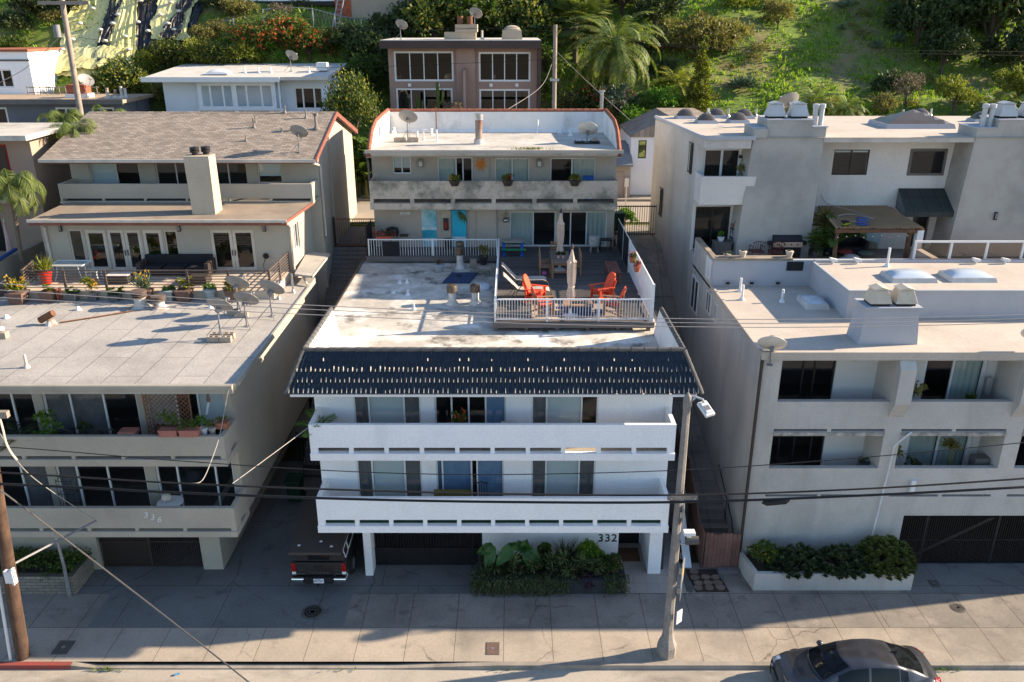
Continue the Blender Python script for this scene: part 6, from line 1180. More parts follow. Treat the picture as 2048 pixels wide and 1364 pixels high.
for k,(x,y,h,r) in enumerate(((-6.15,44.2,.3,.05),(-5.9,41.9,.4,.045),(-4.6,41.0,.5,.045),(1.35,44.4,.65,.045),(2.55,44.3,.2,.07),(3.0,43.2,.3,.06),(-4.35,41.5,.4,.03))): vent_pipe((x,y,12.63),h,r,['white vent stub at the left back corner of the rear roof','thin white vent at the left side of the rear roof','white vent pipe just right of the tripod dish','tall white pipe against the back parapet of the rear roof','low white vent near the back parapet, right of the tall pipe','white vent with collar left of the cream dish','thinnest vent pipe behind the tripod dish'][k],m_alum,GVR)
t=T('exhaust_vent','white pipe with side outlet near the back parapet','roof vent',(-4.2,43.5,12.62)); b=MB(); b.tube([(-4.6,43.5,12.85),(-4.1,43.5,12.85)],.07,8); P('outlet',b,m_alum,t); b=MB(); b.cyl((-4.15,43.5,12.6),.08,.35,8); P('stem',b,m_alum,t)
random.seed(9); b=MB()
for k in range(150): leaf(b,Vector((.82+random.gauss(0,.4),38.08+random.uniform(0,.12),12.63)),Vector((random.uniform(-.5,.5),random.uniform(-.3,.3),1)).normalized(),rv(),random.uniform(.08,.2),.03)
single('weeds',b,lf_yellow,'dry weeds growing at the front edge of the rear white roof','weeds',kind='stuff')
for k,(x,l) in enumerate(((-4.35,'pewter wall lamp left of the copper sun'),(1.3,'pewter wall lamp between the two right upper doors'))):
    t=T('wall_lamp',l,'wall lamp',(x,39.6,11.7),'pewter lamps on the rear house'); b=MB(); b.prism([(x-.13,39.69,11.62),(x+.13,39.69,11.62),(x+.13,39.69,11.95),(x,39.69,12.02),(x-.13,39.69,11.95)],(0,-.12,0)); P('housing',b,m_lampgrey,t); b=MB(); b.box(x-.08,x+.08,39.56,39.57,11.66,11.88); P('lamp_glass',b,m_lampglass,t)
t=T('sun_ornament','copper sun face ornament on the upper wall of the rear house','ornament',(-1.48,39.6,11.7)); b=MB(); M0=Matrix.Rotation(R(90),4,'X'); b.lathe((-1.48,39.61,11.75),[(.02,-.03),(.15,-.02),(.17,.02),(.1,.06),(.02,.07)],16,M0); P('face',b,mat('ochre sun face',(.5,.2,.05)),t,smooth=True); b=MB()
for k in range(16):
    a=k*PI/8; q=Vector((-1.48,39.60,11.75)); d=Vector((math.cos(a),0,math.sin(a))); s=Vector((-d.z,0,d.x)); L=.38 if k%2 else .3; b.prism([q+d*.15-s*.04,q+d*.15+s*.04,q+d*L],(0,-.02,0))
P('ray_ring',b,m_sunmetal,t)
for k,(x,bl,l) in enumerate(((-2.65,lf_gold,'basket of yellow flowers on the mildewed balcony wall, left one'),(-.2,lf_redf,'basket of red flowers on the mildewed balcony wall, middle one'),(2.9,lf_gold,'basket of yellow flowers on the mildewed balcony wall, right one'))): potted((x,38.16,11.0),l,pot='round',pm=m_bronze,ps=(.5,.24),leaf='green',style='shrub',r=.3,h=.26,group='flower baskets on the mildewed balcony',blossom=bl)
b=MB(); b.box(3.35,3.85,38.9,39.2,10.2,11.3); single('cooler',b,mat('blue cooler',(.03,.12,.4)),'blue box peeking over the right end of the mildewed balcony','box',bevel=.03)
# main roof vents
GF='rusty capped flues on the white roof'
f2=flue_proto('white stove flue with rust stained cap on the white roof, left of a pair',.145,.85,mat('white flue',(.66,.64,.6),(.5,.47,.43),3,.7),mat('rust stained cap',(.19,.15,.12),(.10,.07,.05),2.5,.45,metal=.5,fine=.2)); put(f2,(-2.42,31.75,7.4)); f2['group']=GF; dup(f2,(-1.48,31.8,7.4),0,'white stove flue with rust stained cap on the white roof, right of a pair',GF)
dup(f2,(-2.42,36.9,7.4),0,'grey stove flue farther back, in the shade by the rear railing',GF,(.95,.95,1.3)); dup(f2,(-2.42,37.35,7.4),0,'grey stove flue directly behind another at the rear railing',GF,(.9,.9,1.45))
t=T('roof_pad','navy blue padded mat lying on the shaded white roof','mat',(-2.6,35.2,7.41)); b=MB(); b.prism([(-3.05,34.5,7.41),(-1.85,34.5,7.41),(-1.55,36.0,7.41),(-2.75,36.0,7.41)],(0,0,.07)); P('pad',b,m_navy,t,bevel=.02); b=MB(); b.box(-2.5,-2.25,35.35,35.5,7.482,7.5); P('strap',b,m_black,t)
b=MB(); b.ball((-1.35,33.9,7.42),.5,10,.4); single('roof_dome',b,m_domew,'flattened white plastic dome on the roof behind the right flue','skylight',smooth=True)
for k,(x,y,h) in enumerate(((-4.9,34.5,.18),(-4.6,34.6,.2),(-4.35,32.9,.25),(-3.9,31.0,.28),(-5.0,33.2,.12))): vent_pipe((x,y,7.4),h,.045,['white vent stub at the shadow edge, left of a close pair','white vent stub at the shadow edge, right of a close pair','white vent cone right of the long shadow edge','white vent cone alone in the sunlit middle of the white roof','smallest white stub on the white roof'][k],m_alum,'vent stubs on the white roof')
potted((-3.35,36.4,7.42),'grey bowl planter with a bent cane on the white roof',pot='round',pm=mat('pale bowl',(.4,.42,.44)),ps=(.5,.32),leaf='dry',style='spiky',r=.12,h=.3)
t=T('plant_stand','weathered wooden stand with a dark pot and shrub beside the deck corner','plant stand',(-1.25,36.3,7.4)); b=MB(); b.box(-1.6,-.9,36.0,36.5,7.72,7.76); P('top',b,m_greywood,t)
for x in (-1.56,-.94):
    for y in (36.04,36.46): b=MB(); b.box(x-.03,x+.03,y-.03,y+.03,7.4,7.72); P('leg',b,m_greywood,t)
potted((-1.3,36.3,7.77),'shrub in a dark pot on the weathered stand',pot='round',pm=m_black,ps=(.42,.4),leaf='olive',style='shrub',r=.34,h=.55); b=MB(); b.box(-1.95,-1.65,36.9,37.2,7.4,7.8); single('stool',b,m_greywood,'small weathered wooden crate stool at the rear railing','stool',bevel=.02)
potted((-6.0,38.0,8.5),'red plastic trough with purple leaves on the rear left railing',pot='trough',pm=mat('brick red trough',(.4,.1,.06)),ps=(.75,.16),leaf='dark',style='shrub',r=.25,h=.22,group=None,blossom=lf_redf); 
b=MB(); b.box(-6.1,-5.3,37.79,37.815,7.75,8.45); single('towel',b,m_blackfab,'dark cloth draped over the rear left railing','cloth')
t=T('barbecue','black domed barbecue behind the rear left railing','barbecue',(-5.9,38.9,7.75)); b=MB(); b.lathe((-5.75,38.9,8.4),[(.05,0),(.3,.1),(.33,.25),(.28,.42),(.05,.5)],12); P('kettle',b,m_black,t,smooth=True); b=MB()
for k in range(3): a=k*2.1; b.tube([(-5.75+.2*math.cos(a),38.9+.2*math.sin(a),8.45),(-5.75+.3*math.cos(a),38.9+.3*math.sin(a),7.75)],.02,5)
P('stand',b,m_black,t); b=MB(); b.box(-5.4,-5.0,38.7,39.1,8.45,8.5); P('side_shelf',b,m_bronze,t)
b=MB(); b.box(-3.3,-2.95,38.9,39.3,7.76,8.25); single('bin',b,m_black,'small dark bin between the painted doors','bin',bevel=.03)
b=MB(); b.box(-3.4,-2.95,39.25,39.4,9.62,9.74) if False else b.box(-3.0,-2.2,39.1,39.35,9.64,9.76); single('surf_sign',b,mat('blue sign board',(.04,.12,.3)),'blue board hung above the turquoise painted door','sign')
t=T('hanging_planter','silver ball planter hanging left of the sliding doors','hanging planter',(-.3,39.3,9.0)); b=MB(); b.ball((-.3,39.2,9.15),.16,9,.8); P('bowl',b,m_steel,t,smooth=True); b=MB(); b.tube([(-.3,39.2,9.25),(-.3,39.2,9.9)],.008,4); 
for k in range(14): leaf(b,Vector((-.3,39.2,9.3)),(rv()+Vector((0,0,.4))).normalized(),rv(),.3,.03)
P('dry_stem',b,lf_dry,t)
# ---- deck furniture
def umbrella(loc,label,base=True,h=2.6):
    t=T('parasol',label,'parasol',loc,'closed beige parasols on the deck'); x,y,z=loc; b=MB(); b.tube([(x,y,z+.05),(x,y,z+h)],.022,7); P('pole',b,m_lampgrey,t)
    n=16; vs=[];fs=[]; prof=[(h-1.95,.10),(h-1.8,.14),(h-1.6,.12),(h-1.45,.09),(h-1.3,.125),(h-.9,.145),(h-.55,.135),(h-.5,.16),(h-.45,.12),(h-.15,.05),(h-.02,.02)]
    for k,(zz,r) in enumerate(prof):
        for j in range(n): rr=r*(1+(.28 if j%2 else -.2)*(1 if k<8 else .5)); a=2*PI*j/n; vs.append((x+rr*math.cos(a),y+rr*math.sin(a),z+zz))
    for k in range(len(prof)-1):
        for j in range(n): j2=(j+1)%n; fs.append((k*n+j,k*n+j2,(k+1)*n+j2,(k+1)*n+j))
    b=MB(); b.add(vs,fs); P('canopy',b,m_canvas,t); b=MB(); b.lathe((x,y,z+h-.02),[(.04,0),(.07,.04),(.05,.12),(.01,.2)],8); P('finial',b,m_bronze,t); b=MB(); b.lathe((x,y,z+h-1.47),[(.13,0),(.13,.05)],12); P('tie',b,m_canvas,t)
    if base: b=MB(); b.lathe((x,y,z),[(.28,0),(.28,.05),(.06,.1),(.04,.3)],14); P('base',b,m_alum,t)
umbrella((2.2,29.3,DZ+.01),'closed beige parasol in front of the deck between the red chairs'); umbrella((2.12,35.4,DZ+.01),'closed beige parasol standing through the dining table')
t=T('dining_table','tan teak dining table on the black deck','table',(2.1,35.0,DZ)); b=MB(); b.box(1.68,2.52,34.1,36.0,8.42,8.48); P('table_top',b,mat('taupe table top',(.20,.155,.12),(.17,.13,.1),3,.6),t,bevel=.01); b=MB(); b.box(1.78,2.42,34.18,35.92,8.32,8.42); P('apron',b,m_teak,t)
for x in (1.75,2.45):
    for y in (34.18,35.92): b=MB(); b.box(x-.05,x+.05,y-.05,y+.05,DZ,8.42); P('leg',b,m_teak,t)
b=MB(); b.box(1.8,2.4,34.15,34.2,8.0,8.06); P('stretcher',b,m_teak,t)
def diner(loc,rz,label):
    t=T('dining_chair',label,'chair'); b=MB(); b.box(-.24,.24,-.24,.24,.42,.46); P('seat',b,m_teak,t)
    b=MB(); 
    for k in range(5): b.box(-.22,.22,.24,.265,.52+.1*k,.58+.1*k)
    P('slat_back',b,m_teak,t)
    for x in (-.22,.22): b=MB(); b.box(x-.02,x+.02,.21,.26,0,1.02); P('leg',b,m_teak,t); b=MB(); b.box(x-.02,x+.02,-.24,-.2,0,.42); P('leg',b,m_teak,t)
    put(t,loc,rz); return t
g='teak chairs round the dining table'; dc=diner((1.45,34.6,DZ),R(90),'teak dining chair at the near left of the dining table'); dc['group']=g
for l,r,lab in (((1.45,35.4,DZ),90,'teak dining chair at the far left of the dining table'),((2.75,34.7,DZ),-90,'teak dining chair at the right side of the dining table, nearer one'),((2.75,35.4,DZ),-90,'teak dining chair at the right side of the dining table, farther one'),((2.0,36.4,DZ),0,'teak dining chair at the far head of the dining table')): dup(dc,l,R(r),lab,g)
for k,(x,l) in enumerate(((2.02,'pale pink pot with a purple plant on the dining table, left one'),(2.22,'pale pink pot with a purple plant on the dining table, right one'))): potted((x,34.75,8.485),l,pot='round',pm=mat('pale pink pot',(.6,.38,.42)),ps=(.13,.13),leaf='dark',style='spiky',r=.1,h=.2,group='pots on the dining table')
def lounger(loc,rz,label):
    t=T('sun_lounger',label,'lounger'); fr=mat('bronze lounger frame',(.13,.105,.09),None,3,.45,fine=.03); b=MB()
    for y in (-.31,.31): b.tube([(-.95,y,.98),(-.85,y,.9),(-.35,y,.36),(.0,y,.34),(.75,y,.36),(.95,y,.3),(1.05,y,.02)],.018,6)
    b.tube([(-.95,-.31,.98),(-.95,.31,.98)],.018,6); b.tube([(1.05,-.31,.02),(1.05,.31,.02)],.018,6); P('frame',b,fr,t)
    b=MB(); pts=[(-.94,.97),(-.84,.88),(-.35,.37),(0,.345),(.75,.365),(.9,.32)]; vs=[]
    for dz in (.0,.012):
        for x,z in pts: vs+=[(x,-.29,z+dz),(x,.29,z+dz)]
    n=len(pts)*2; fs=[]
    for i in range(len(pts)-1): fs+=[(n+2*i,n+2*i+1,n+2*i+3,n+2*i+2),(2*i,2*i+2,2*i+3,2*i+1)]
    b.add(vs,fs); P('sling',b,m_sling,t)
    b=MB(); 
    for y in (-.33,.33): b.tube([(-.55,y,.0),(-.35,y,.45),(-.2,y,.6),(.05,y,.6),(.12,y,.5),(.15,y,0.0)],.016,6); b.tube([(-.75,y,0),(-.4,y,.4)],.014,5)
    P('leg_frame',b,fr,t); put(t,loc,rz); t['group']='sling loungers on the deck'; return t
lg=lounger((.6,31.55,DZ),R(2),'taupe sling sun lounger nearer to the street railing'); dup(lg,(.52,33.0,DZ),R(0),'taupe sling sun lounger farther from the street railing, in the shade')
def adirondack(loc,rz,label,cush=True,body=None):
    """slatted deck chair facing local -y"""
    t=T('deck_chair',label,'deck chair'); bm=body or m_orange; b=MB()
    for k in range(6): b.box(-.27,.27,-.28+k*.09,-.205+k*.09,.36-k*.02,.38-k*.02)
    P('seat',b,bm,t); b=MB(); M0=Matrix.Translation((0,.25,.25))@Matrix.Rotation(R(-22),4,'X')
    for k in range(5): x=-.26+k*.13; hgt=.80-.06*abs(k-2)**1.6; b.box(x-.055,x+.055,-.01,.012,0,hgt,M0)
    b.box(-.3,.3,.013,.035,.15,.21,M0); b.box(-.3,.3,.013,.035,.5,.55,M0); P('backrest',b,bm,t)
    for x in (-.33,.33):
        b=MB(); b.box(x-.07,x+.07,-.38,.38,.56,.585); P('armrest',b,bm,t,bevel=.01)
        b=MB(); b.box(x-.025,x+.025,-.30,-.2,0,.56); P('leg',b,bm,t); b=MB(); b.prism([(x-.02,-.28,.3),(x-.02,.5,.02),(x-.02,.5,.0),(x-.02,.4,0),(x-.02,-.28,.22)],(.04,0,0)); b.box(x-.025,x+.025,.3,.36,.1,.56); P('leg',b,bm,t)
    if cush:
        b=MB(); b.box(-.25,.25,-.29,.22,.385,.45,Matrix.Rotation(R(-4),4,'X')); P('seat_cushion',b,m_cushion,t,bevel=.025)
        b=MB(); pts=[(-.25,0),(.25,0),(.26,.55),(.2,.7),(.1,.78),(-.1,.78),(-.2,.7),(-.26,.55)]; b.prism([M0@Vector((p[0],-.02,p[1]+.08)) for p in pts],M0.to_3x3()@Vector((0,-.08,0))); P('back_cushion',b,m_cushion,t,bevel=.02)
    put(t,loc,rz); t['group']='orange cushioned chairs on the deck'; return t
ad=adirondack((.95,31.0,DZ),R(72),'orange red slatted deck chair facing right, next to the sling loungers'); dup(ad,(3.55,31.2,DZ),R(-65),'orange red slatted deck chair facing left in the sun by the white fence')
ad2=adirondack((1.25,29.55,DZ),R(100),'brown timber chair with orange cushions behind the railing, facing right',True,m_teak); dup(ad2,(3.75,29.6,DZ),R(-100),'brown timber rocking chair with orange cushions behind the railing, facing left')
t=T('outdoor_rug','patterned cream and navy outdoor rug between the orange chairs','rug',(2.4,29.8,DZ)); b=MB(); b.box(.75,3.95,28.95,30.7,DZ+.004,DZ+.014); P('rug_field',b,mat('cream rug',(.50,.38,.28),(.42,.32,.24),3,.95,fine=.15),t); b=MB()
for x,y,sx,sy in ((1.95,29.3,.5,.35),(2.7,29.3,.7,.4),(2.0,30.2,.6,.3),(2.9,30.3,.5,.25),(1.35,30.0,.35,.3),(3.3,29.8,.3,.5)): b=MB(); b.box(x-sx/2,x+sx/2,y-sy/2,y+sy/2,DZ+.0145,DZ+.018); P('rug_block',b,mat('navy rug',(.04,.06,.14)),t)
t=T('fire_table','low navy and tan fire table on the outdoor rug','table',(2.45,29.6,DZ)); b=MB(); b.box(2.0,3.0,29.35,29.95,DZ+.02,DZ+.36); P('body',b,m_navy,t); b=MB(); b.box(1.94,3.06,29.29,30.01,DZ+.36,DZ+.41); P('table_top',b,m_teak,t,bevel=.01); b=MB(); b.box(2.25,2.75,29.5,29.8,DZ+.411,DZ+.43); P('burner_tray',b,m_black,t)
for k,(x,y,m2,l) in enumerate(((1.0,30.35,mat('red side table',(.45,.03,.04)),'small red stool table beside the left orange chair'),(.95,29.6,mat('ochre pouf',(.5,.28,.05)),'small ochre cube seat behind the left railing'))):
    t=T('side_table',l,'side table',(x,y,DZ)); b=MB(); b.cyl((x,y,DZ+.4),.22,.035,12); P('top',b,m2,t); 
    for j in range(3): a=j*2.1; b=MB(); b.tube([(x+.15*math.cos(a),y+.15*math.sin(a),DZ+.4),(x+.2*math.cos(a),y+.2*math.sin(a),DZ+.01)],.016,5); P('leg',b,m2,t)
t=T('bench','red stained slatted timber bench along the right fence of the deck','bench',(4.4,34.3,DZ)); b=MB()
for k in range(5): x=4.08+k*.108; b.box(x,x+.09,33.4,35.2,DZ+.44,DZ+.48)
P('seat',b,m_redwood,t)
for y in (33.5,35.05):
    for x in (4.14,4.56): b=MB(); b.box(x-.04,x+.04,y-.04,y+.04,DZ,DZ+.44); P('leg',b,m_redwood,t)
    for z in (.39,.16): b=MB(); b.box(4.18,4.52,y-.015,y+.015,DZ+z,DZ+z+.05); P('rail',b,m_redwood,t)
t=T('picnic_table','blue and green plastic childrens picnic table on the deck','picnic table',(.05,38.4,DZ)); b=MB(); b.prism([(-.45,38.2,8.32),(-.35,38.05,8.32),(.45,38.05,8.32),(.6,38.25,8.32),(.6,38.6,8.32),(.45,38.75,8.32),(-.35,38.75,8.32),(-.45,38.6,8.32)],(0,0,.05)); P('table_top',b,mat('sand plastic',(.42,.37,.32)),t)
for y in (37.75,38.95): b=MB(); b.box(-.5,.65,y-.12,y+.12,8.05,8.1); P('bench_seat',b,m_plasticg,t,bevel=.02)
for x in (-.45,.4): b=MB(); b.prism([(x,37.65,7.76),(x,37.85,7.76),(x,38.3,8.3),(x,38.5,8.3),(x,38.85,7.76),(x,39.05,7.76),(x,38.65,8.32),(x,38.15,8.32)],(.14,0,0)); P('leg',b,m_plasticb,t)
t=T('egg_grill','white ceramic urn grill on a wheeled stand by the sliding doors','urn grill',(3.95,38.5,DZ)); b=MB(); b.lathe((3.95,38.5,8.0),[(.1,0),(.24,.08),(.28,.28),(.26,.44),(.28,.46),(.26,.52),(.1,.55)],14); P('urn',b,mat('white ceramic',(.6,.58,.54),(.4,.36,.32),7,.5),t,smooth=True); b=MB()
for k in range(4): a=k*PI/2+.78; b.tube([(3.95+.2*math.cos(a),38.5+.2*math.sin(a),8.15),(3.95+.26*math.cos(a),38.5+.26*math.sin(a),7.78)],.02,5); b.ball((3.95+.26*math.cos(a),38.5+.26*math.sin(a),7.8),.045,6)
P('wheeled_stand',b,m_galv,t)
t=T('side_table','black metal side table at the right end of the sliding doors','side table',(4.5,38.7,DZ)); b=MB(); b.box(4.2,4.8,38.45,38.95,8.3,8.34); P('top',b,m_black,t)
for x in (4.24,4.76):
    for y in (38.5,38.9): b=MB(); b.tube([(x,y,8.3),(x,y,7.76)],.02,5); P('leg',b,m_black,t)
b=MB(); b.ball((1.42,34.55,DZ+.11),.11,10); single('ball',b,m_pink,'pink play ball on the deck beside the dining table','ball',smooth=True)
for y,z,l in ((33.1,8.75,'terracotta pot of pink flowers hung on the white fence, farther one'),(31.8,8.75,'terracotta pot of pink flowers hung on the white fence, nearer one')): potted((5.0,y,z),l,pot='round',pm=m_potterra,ps=(.3,.24),leaf='lime',style='shrub',r=.2,h=.2,group='flower pots on the white fence',blossom=lf_pinkf)
# things on the front balconies of the white building
potted((-6.1,23.5,5.45),'green palm in the left corner of the upper white balcony',pot='round',pm=m_potgrey,ps=(.4,.5),leaf='lime',style='palm',r=.5,h=.95)
potted((-1.7,23.6,5.45),'half barrel planter with red flowers on the upper white balcony',pot='round',pm=m_wood,ps=(.62,.55),leaf='green',style='shrub',r=.32,h=.6,blossom=lf_orange)
b=MB(); b.box(.2-.55,.62-.55,23.6,23.9,6.0,6.06); b.box(-.33,.05,23.63,23.87,5.45,6.0); single('draped_table',b,m_cushwhite,'small table under a white cloth on the upper white balcony','table')
b=MB(); b.box(-2.45,-2.2,23.6,23.66,5.5,6.05); single('panel',b,mat('blue panel',(.05,.14,.35)),'dark blue panel leaning by the barrel planter on the balcony','panel')
potted((-2.1,23.3,5.45),'small red pot left of the barrel planter on the balcony',pot='round',pm=m_potterra,ps=(.2,.75),leaf='green',style='rosettes',r=.1,h=.05)
b=MB(); b.box(-2.6,-1.35,23.75,23.85,2.8,3.55); single('folding_lounger',b,mat('ochre fabric',(.16,.13,.03)),'ochre folding lounge back on the lower white balcony','lounger',bevel=.02)
chair_simple((-1.0,23.6,2.78),R(10),'black round backed metal chair on the lower white balcony',m_black,w=.5,h=1.0)
# ================================================================ STREET
# planter of the white building
t=T('planter_bed','black brick planter overflowing with mixed green plants under the house number','planter',(1.2,23.6,0)); dk_=patterned(mat('black brick',(.035,.035,.04),(.025,.025,.03),3,.7,.3,40),'brick',1,(1.6,1.6,1.6),.24,.08,.012,'xz',.5,.2)
b=MB(); b.box(-1.2,3.85,22.97,23.12,0,.55); b.box(3.7,3.85,23.12,24.5,0,.55); b.box(-1.2,-1.05,23.12,24.5,0,.55); P('brick_wall',b,dk_,t); b=MB(); b.box(-1.05,3.7,23.12,24.5,.2,.48); P('soil',b,m_soil,t)
GPL='plants in the black brick planter'
random.seed(21); mb=MB()
for i in range(900):
    x=random.uniform(-1.35,1.9) if i<760 else random.uniform(3.1,3.9); top=Vector((x,23.12+random.uniform(-.2,.2),.62)); hl=random.uniform(.5,1.25); n=5
    for j in range(n): leaf(mb,top+Vector((random.uniform(-.08,.08),-.05-.02*j,-.11*j*hl)),Vector((random.uniform(-.5,.5),-.5,-.6)).normalized(),rv(),.12,.035)
tt=T('trailing_plant','trailing thin leaved plants hanging over the front of the black planter','plant',(.5,23.0,.5),GPL); P('foliage',mb,leafmat('trailing leaf',[(.03,.05,.015),(.06,.085,.025),(.12,.10,.035)],.2),tt); 
mb=cloud([((-.9+i*.5,23.38+.12*(i%2),.72),.44,.8) for i in range(9)],300,9,.13,spread=.4); tt2=T('ground_shrub','dark low shrubs filling the back of the black planter','shrub',(1,23.5,.5),GPL); P('foliage',mb,lf_dark,tt2)
def pomlet(x,y,z,r,lab,m): 
    random.seed(int(x*50)+9); mb=MB(); 
    for k in range(46): leaf(mb,Vector((x,y,z)),(rv()+Vector((0,-.2,.5))).normalized(),rv(),r*random.uniform(.8,1.1),.05)
    mb.tube([(x,y,.45),(x,y,z)],.03,5); single('spurge_plant',mb,m,lab,'plant',GPL)
lfe=leafmat('spurge leaf',[(.07,.11,.04),(.12,.16,.06),(.18,.21,.09)],.2)
for k,(x,y,z,l) in enumerate(((.05,23.4,1.0,'feathery spurge head nearest the big elephant ear leaves'),(.75,23.35,1.0,'feathery spurge head left of the middle of the black planter'),(1.35,23.4,1.05,'feathery spurge head in the middle of the black planter'),(1.75,23.45,1.1,'feathery spurge head right of the middle of the black planter'),(1.9,23.2,.8,'feathery spurge head low at the front of the black planter'),(2.35,23.45,.95,'feathery spurge head under the bright green bush'),(2.85,23.35,.85,'feathery spurge head near the right end of the black planter'),(-.6,23.35,.8,'feathery spurge head at the left end of the black planter'))): pomlet(x,y-.05,z+.05,.36,l,lfe)
t=T('elephant_ear_plant','elephant ear plant with huge ruffled leaves in the black planter','plant',(-.3,23.7,.45),GPL); mb=MB(); st=MB()
def bigleaf(c,tip,w):
    c=Vector(c);tip=Vector(tip); d=(tip-c); L=d.length; d.normalize(); s=d.cross(Vector((0,-1,.6))).normalized(); up=s.cross(d); prof=[(-.28,.0),(-.22,.42),(-.05,.62),(.15,.72),(.4,.66),(.65,.46),(.85,.22),(1,0)]; n=len(mb.v)
    for i,(a,ww) in enumerate(prof):
        q=c+d*(a*L); wv=.09*math.sin(i*2.1); mb.v.extend([tuple(q-s*ww*w+up*(.06+wv)),tuple(q),tuple(q+s*ww*w+up*(.06-wv))])
    for i in range(len(prof)-1):
        for k in (0,1): mb.f.append([n+3*i+k,n+3*i+k+1,n+3*i+k+4,n+3*i+k+3]); mb.mi.append(0)
    st.tube([(-.3,23.75,.4),(c.x*.6-.12,23.7,c.z*.7),c],[.03,.025,.018],5)
for c,tp_,w in (((-.75,23.5,1.5),(-1.2,23.35,1.35),.27),((-.7,23.4,1.45),(-.85,23.15,.7),.28),((-.1,23.4,1.5),(-.55,23.1,1.0),.30),((.3,23.6,1.45),(-.1,23.4,1.75),.26),((.45,23.6,1.4),(.5,23.5,1.85),.28),((.55,23.5,1.35),(1.0,23.25,1.1),.29),((.5,23.45,1.3),(.65,23.15,.85),.25)): bigleaf(c,tp_,w)
P('leaf_blades',mb,leafmat('elephant leaf',[(.025,.085,.02),(.035,.10,.025),(.05,.12,.03)],.25,.4),t,smooth=True); P('stem',st,lf_green,t)
bush((2.62,23.8,.45),.5,'bright lime green bushy plant at the right of the black planter','round','lime',2,name='bushy_plant',cat='plant',group=GPL,size=.2,sz=1.35); bush((3.45,23.5,.45),.42,'dark rose bush with pink blooms at the right end of the planter','round','green',3,name='rose_bush',group=GPL,blossom=lf_pinkf,nb=24); bush((1.15,24.1,.45),.45,'leafy upright plant against the white wall by the tall grass','tall','green',1,name='bushy_plant',cat='plant',group=GPL,size=.16)
mb=MB(); random.seed(4)
for k in range(110): leaf(mb,Vector((1.85+random.gauss(0,.08),24.0+random.gauss(0,.06),.5)),Vector((random.uniform(-.6,.6),random.uniform(-.5,.3),1)).normalized(),rv(),random.uniform(.7,1.2),.03)
single('tall_grass',mb,lf_dark,'dark spiky grass clump against the white wall','grass clump',GPL)
mb=cloud([((2.3,23.2,.5),.25,.6),((2.6,23.1,.35),.2,.8)],60,8,.1,spread=.4); single('purple_plant',mb,leafmat('purple leaf',[(.05,.02,.045),(.08,.03,.06)],.1),'dark purple trailing plant at the front of the black planter','plant',GPL)
b=MB(); b.box(3.8,4.62,24.75,25.55,.012,.035); single('doormat',b,m_doormat,'brown coir doormat before the black front door','doormat')
b=MB(); b.box(5.95,6.12,23.05,24.3,.0,.06); single('threshold_strip',b,m_cap,'short stone edging strip beside the entry tiles','edging')
# right gap: fence, gate, flagstones
t=T('board_fence','red brown dog eared board fence running back along the side path','fence',(6.72,28,0)); b=MB()
for k in range(46): y=24.35+k*.165; z0=.0 if y<25.2 else min(1.2,(y-25.2)*.57); z1=z0+1.5; b.prism([(6.7,y,z0),(6.7,y+.15,z0),(6.7,y+.15,z1-.05),(6.7,y+.11,z1),(6.7,y+.04,z1),(6.7,y,z1-.05)],(.03,0,0))
P('boards',b,mat('fence board',(.20,.105,.08),(.14,.075,.06),1.5,.9,.3,50,fine=.25),t,kind='stuff'); b=MB(); b.prism([(6.735,24.35,.9),(6.735,24.35,1.0),(6.735,27.3,2.2),(6.735,31.9,2.2),(6.735,31.9,2.1),(6.735,27.3,2.1)],(.05,0,0)); P('rail',b,m_wood,t)
t=T('board_gate','weathered red brown board gate at the foot of the side steps','gate',(7.36,24.35,0)); b=MB(); random.seed(2)
for k in range(9): x=6.76+k*.136; z1=1.5+random.uniform(-.03,.03); b.prism([(x,24.3,.08),(x+.128,24.3,.08),(x+.128,24.3,z1-.05),(x+.09,24.3,z1),(x+.04,24.3,z1),(x,24.3,z1-.05)],(0,.03,0))
P('boards',b,patterned(mat('weathered red board',(.27,.14,.11),(.19,.1,.08),2.5,.9,.4,50,fine=.3),'brick',1,(.8,.8,.8),.15,9,.01,'xz',0,.25),t); 
for z in (.3,1.1): b=MB(); b.box(6.76,7.97,24.335,24.38,z,z+.1); P('rail',b,m_wood,t)
b=MB(); b.box(7.25,7.95,24.05,24.25,0,.14); single('concrete_step',b,m_drive,'low concrete step at the board gate','step')
random.seed(14)
dirtb=MB(); dirtb.poly([(6.25,23.05,.012),(7.4,23.05,.012),(7.2,24.3,.012),(6.1,24.3,.012)]); P('dirt_patch',dirtb,m_soil,kind='structure')
for k in range(10):
    x=6.4+.36*(k%3)+random.uniform(-.05,.05); y=23.25+.3*(k//3)+random.uniform(-.04,.04); r=.17; b=MB(); n=7; b.prism([(x+r*random.uniform(.8,1.1)*math.cos(2*PI*j/n),y+r*.85*random.uniform(.8,1.1)*math.sin(2*PI*j/n),.0) for j in range(n)],(0,0,.05)); single('flagstone',b,m_stone,'%s flagstone in the dirt patch by the gate, %s'%(('left','middle','right')[k%3],('nearest row','second row','third row','row at the fence')[k//3]),'flagstone','flagstones beside the gate')
t=T('leaning_board','white painted board leaning behind the street lamp','board',(6.2,24.6,0)); b=MB(); b.prism([(6.1,24.4,0),(6.38,24.4,0),(6.3,26.2,1.7),(6.03,26.2,1.7)],(0,.05,.02)); P('board',b,m_alum,t); b=MB(); b.box(6.05,6.4,24.9,25.0,.0,.25); P('foot',b,m_block,t)
b=MB(); b.box(5.22,5.34,24.3,32,0,2.3); single('pebble_wall',b,m_rockdark,'dark pebble clad side wall strip beside the white post','wall cladding')
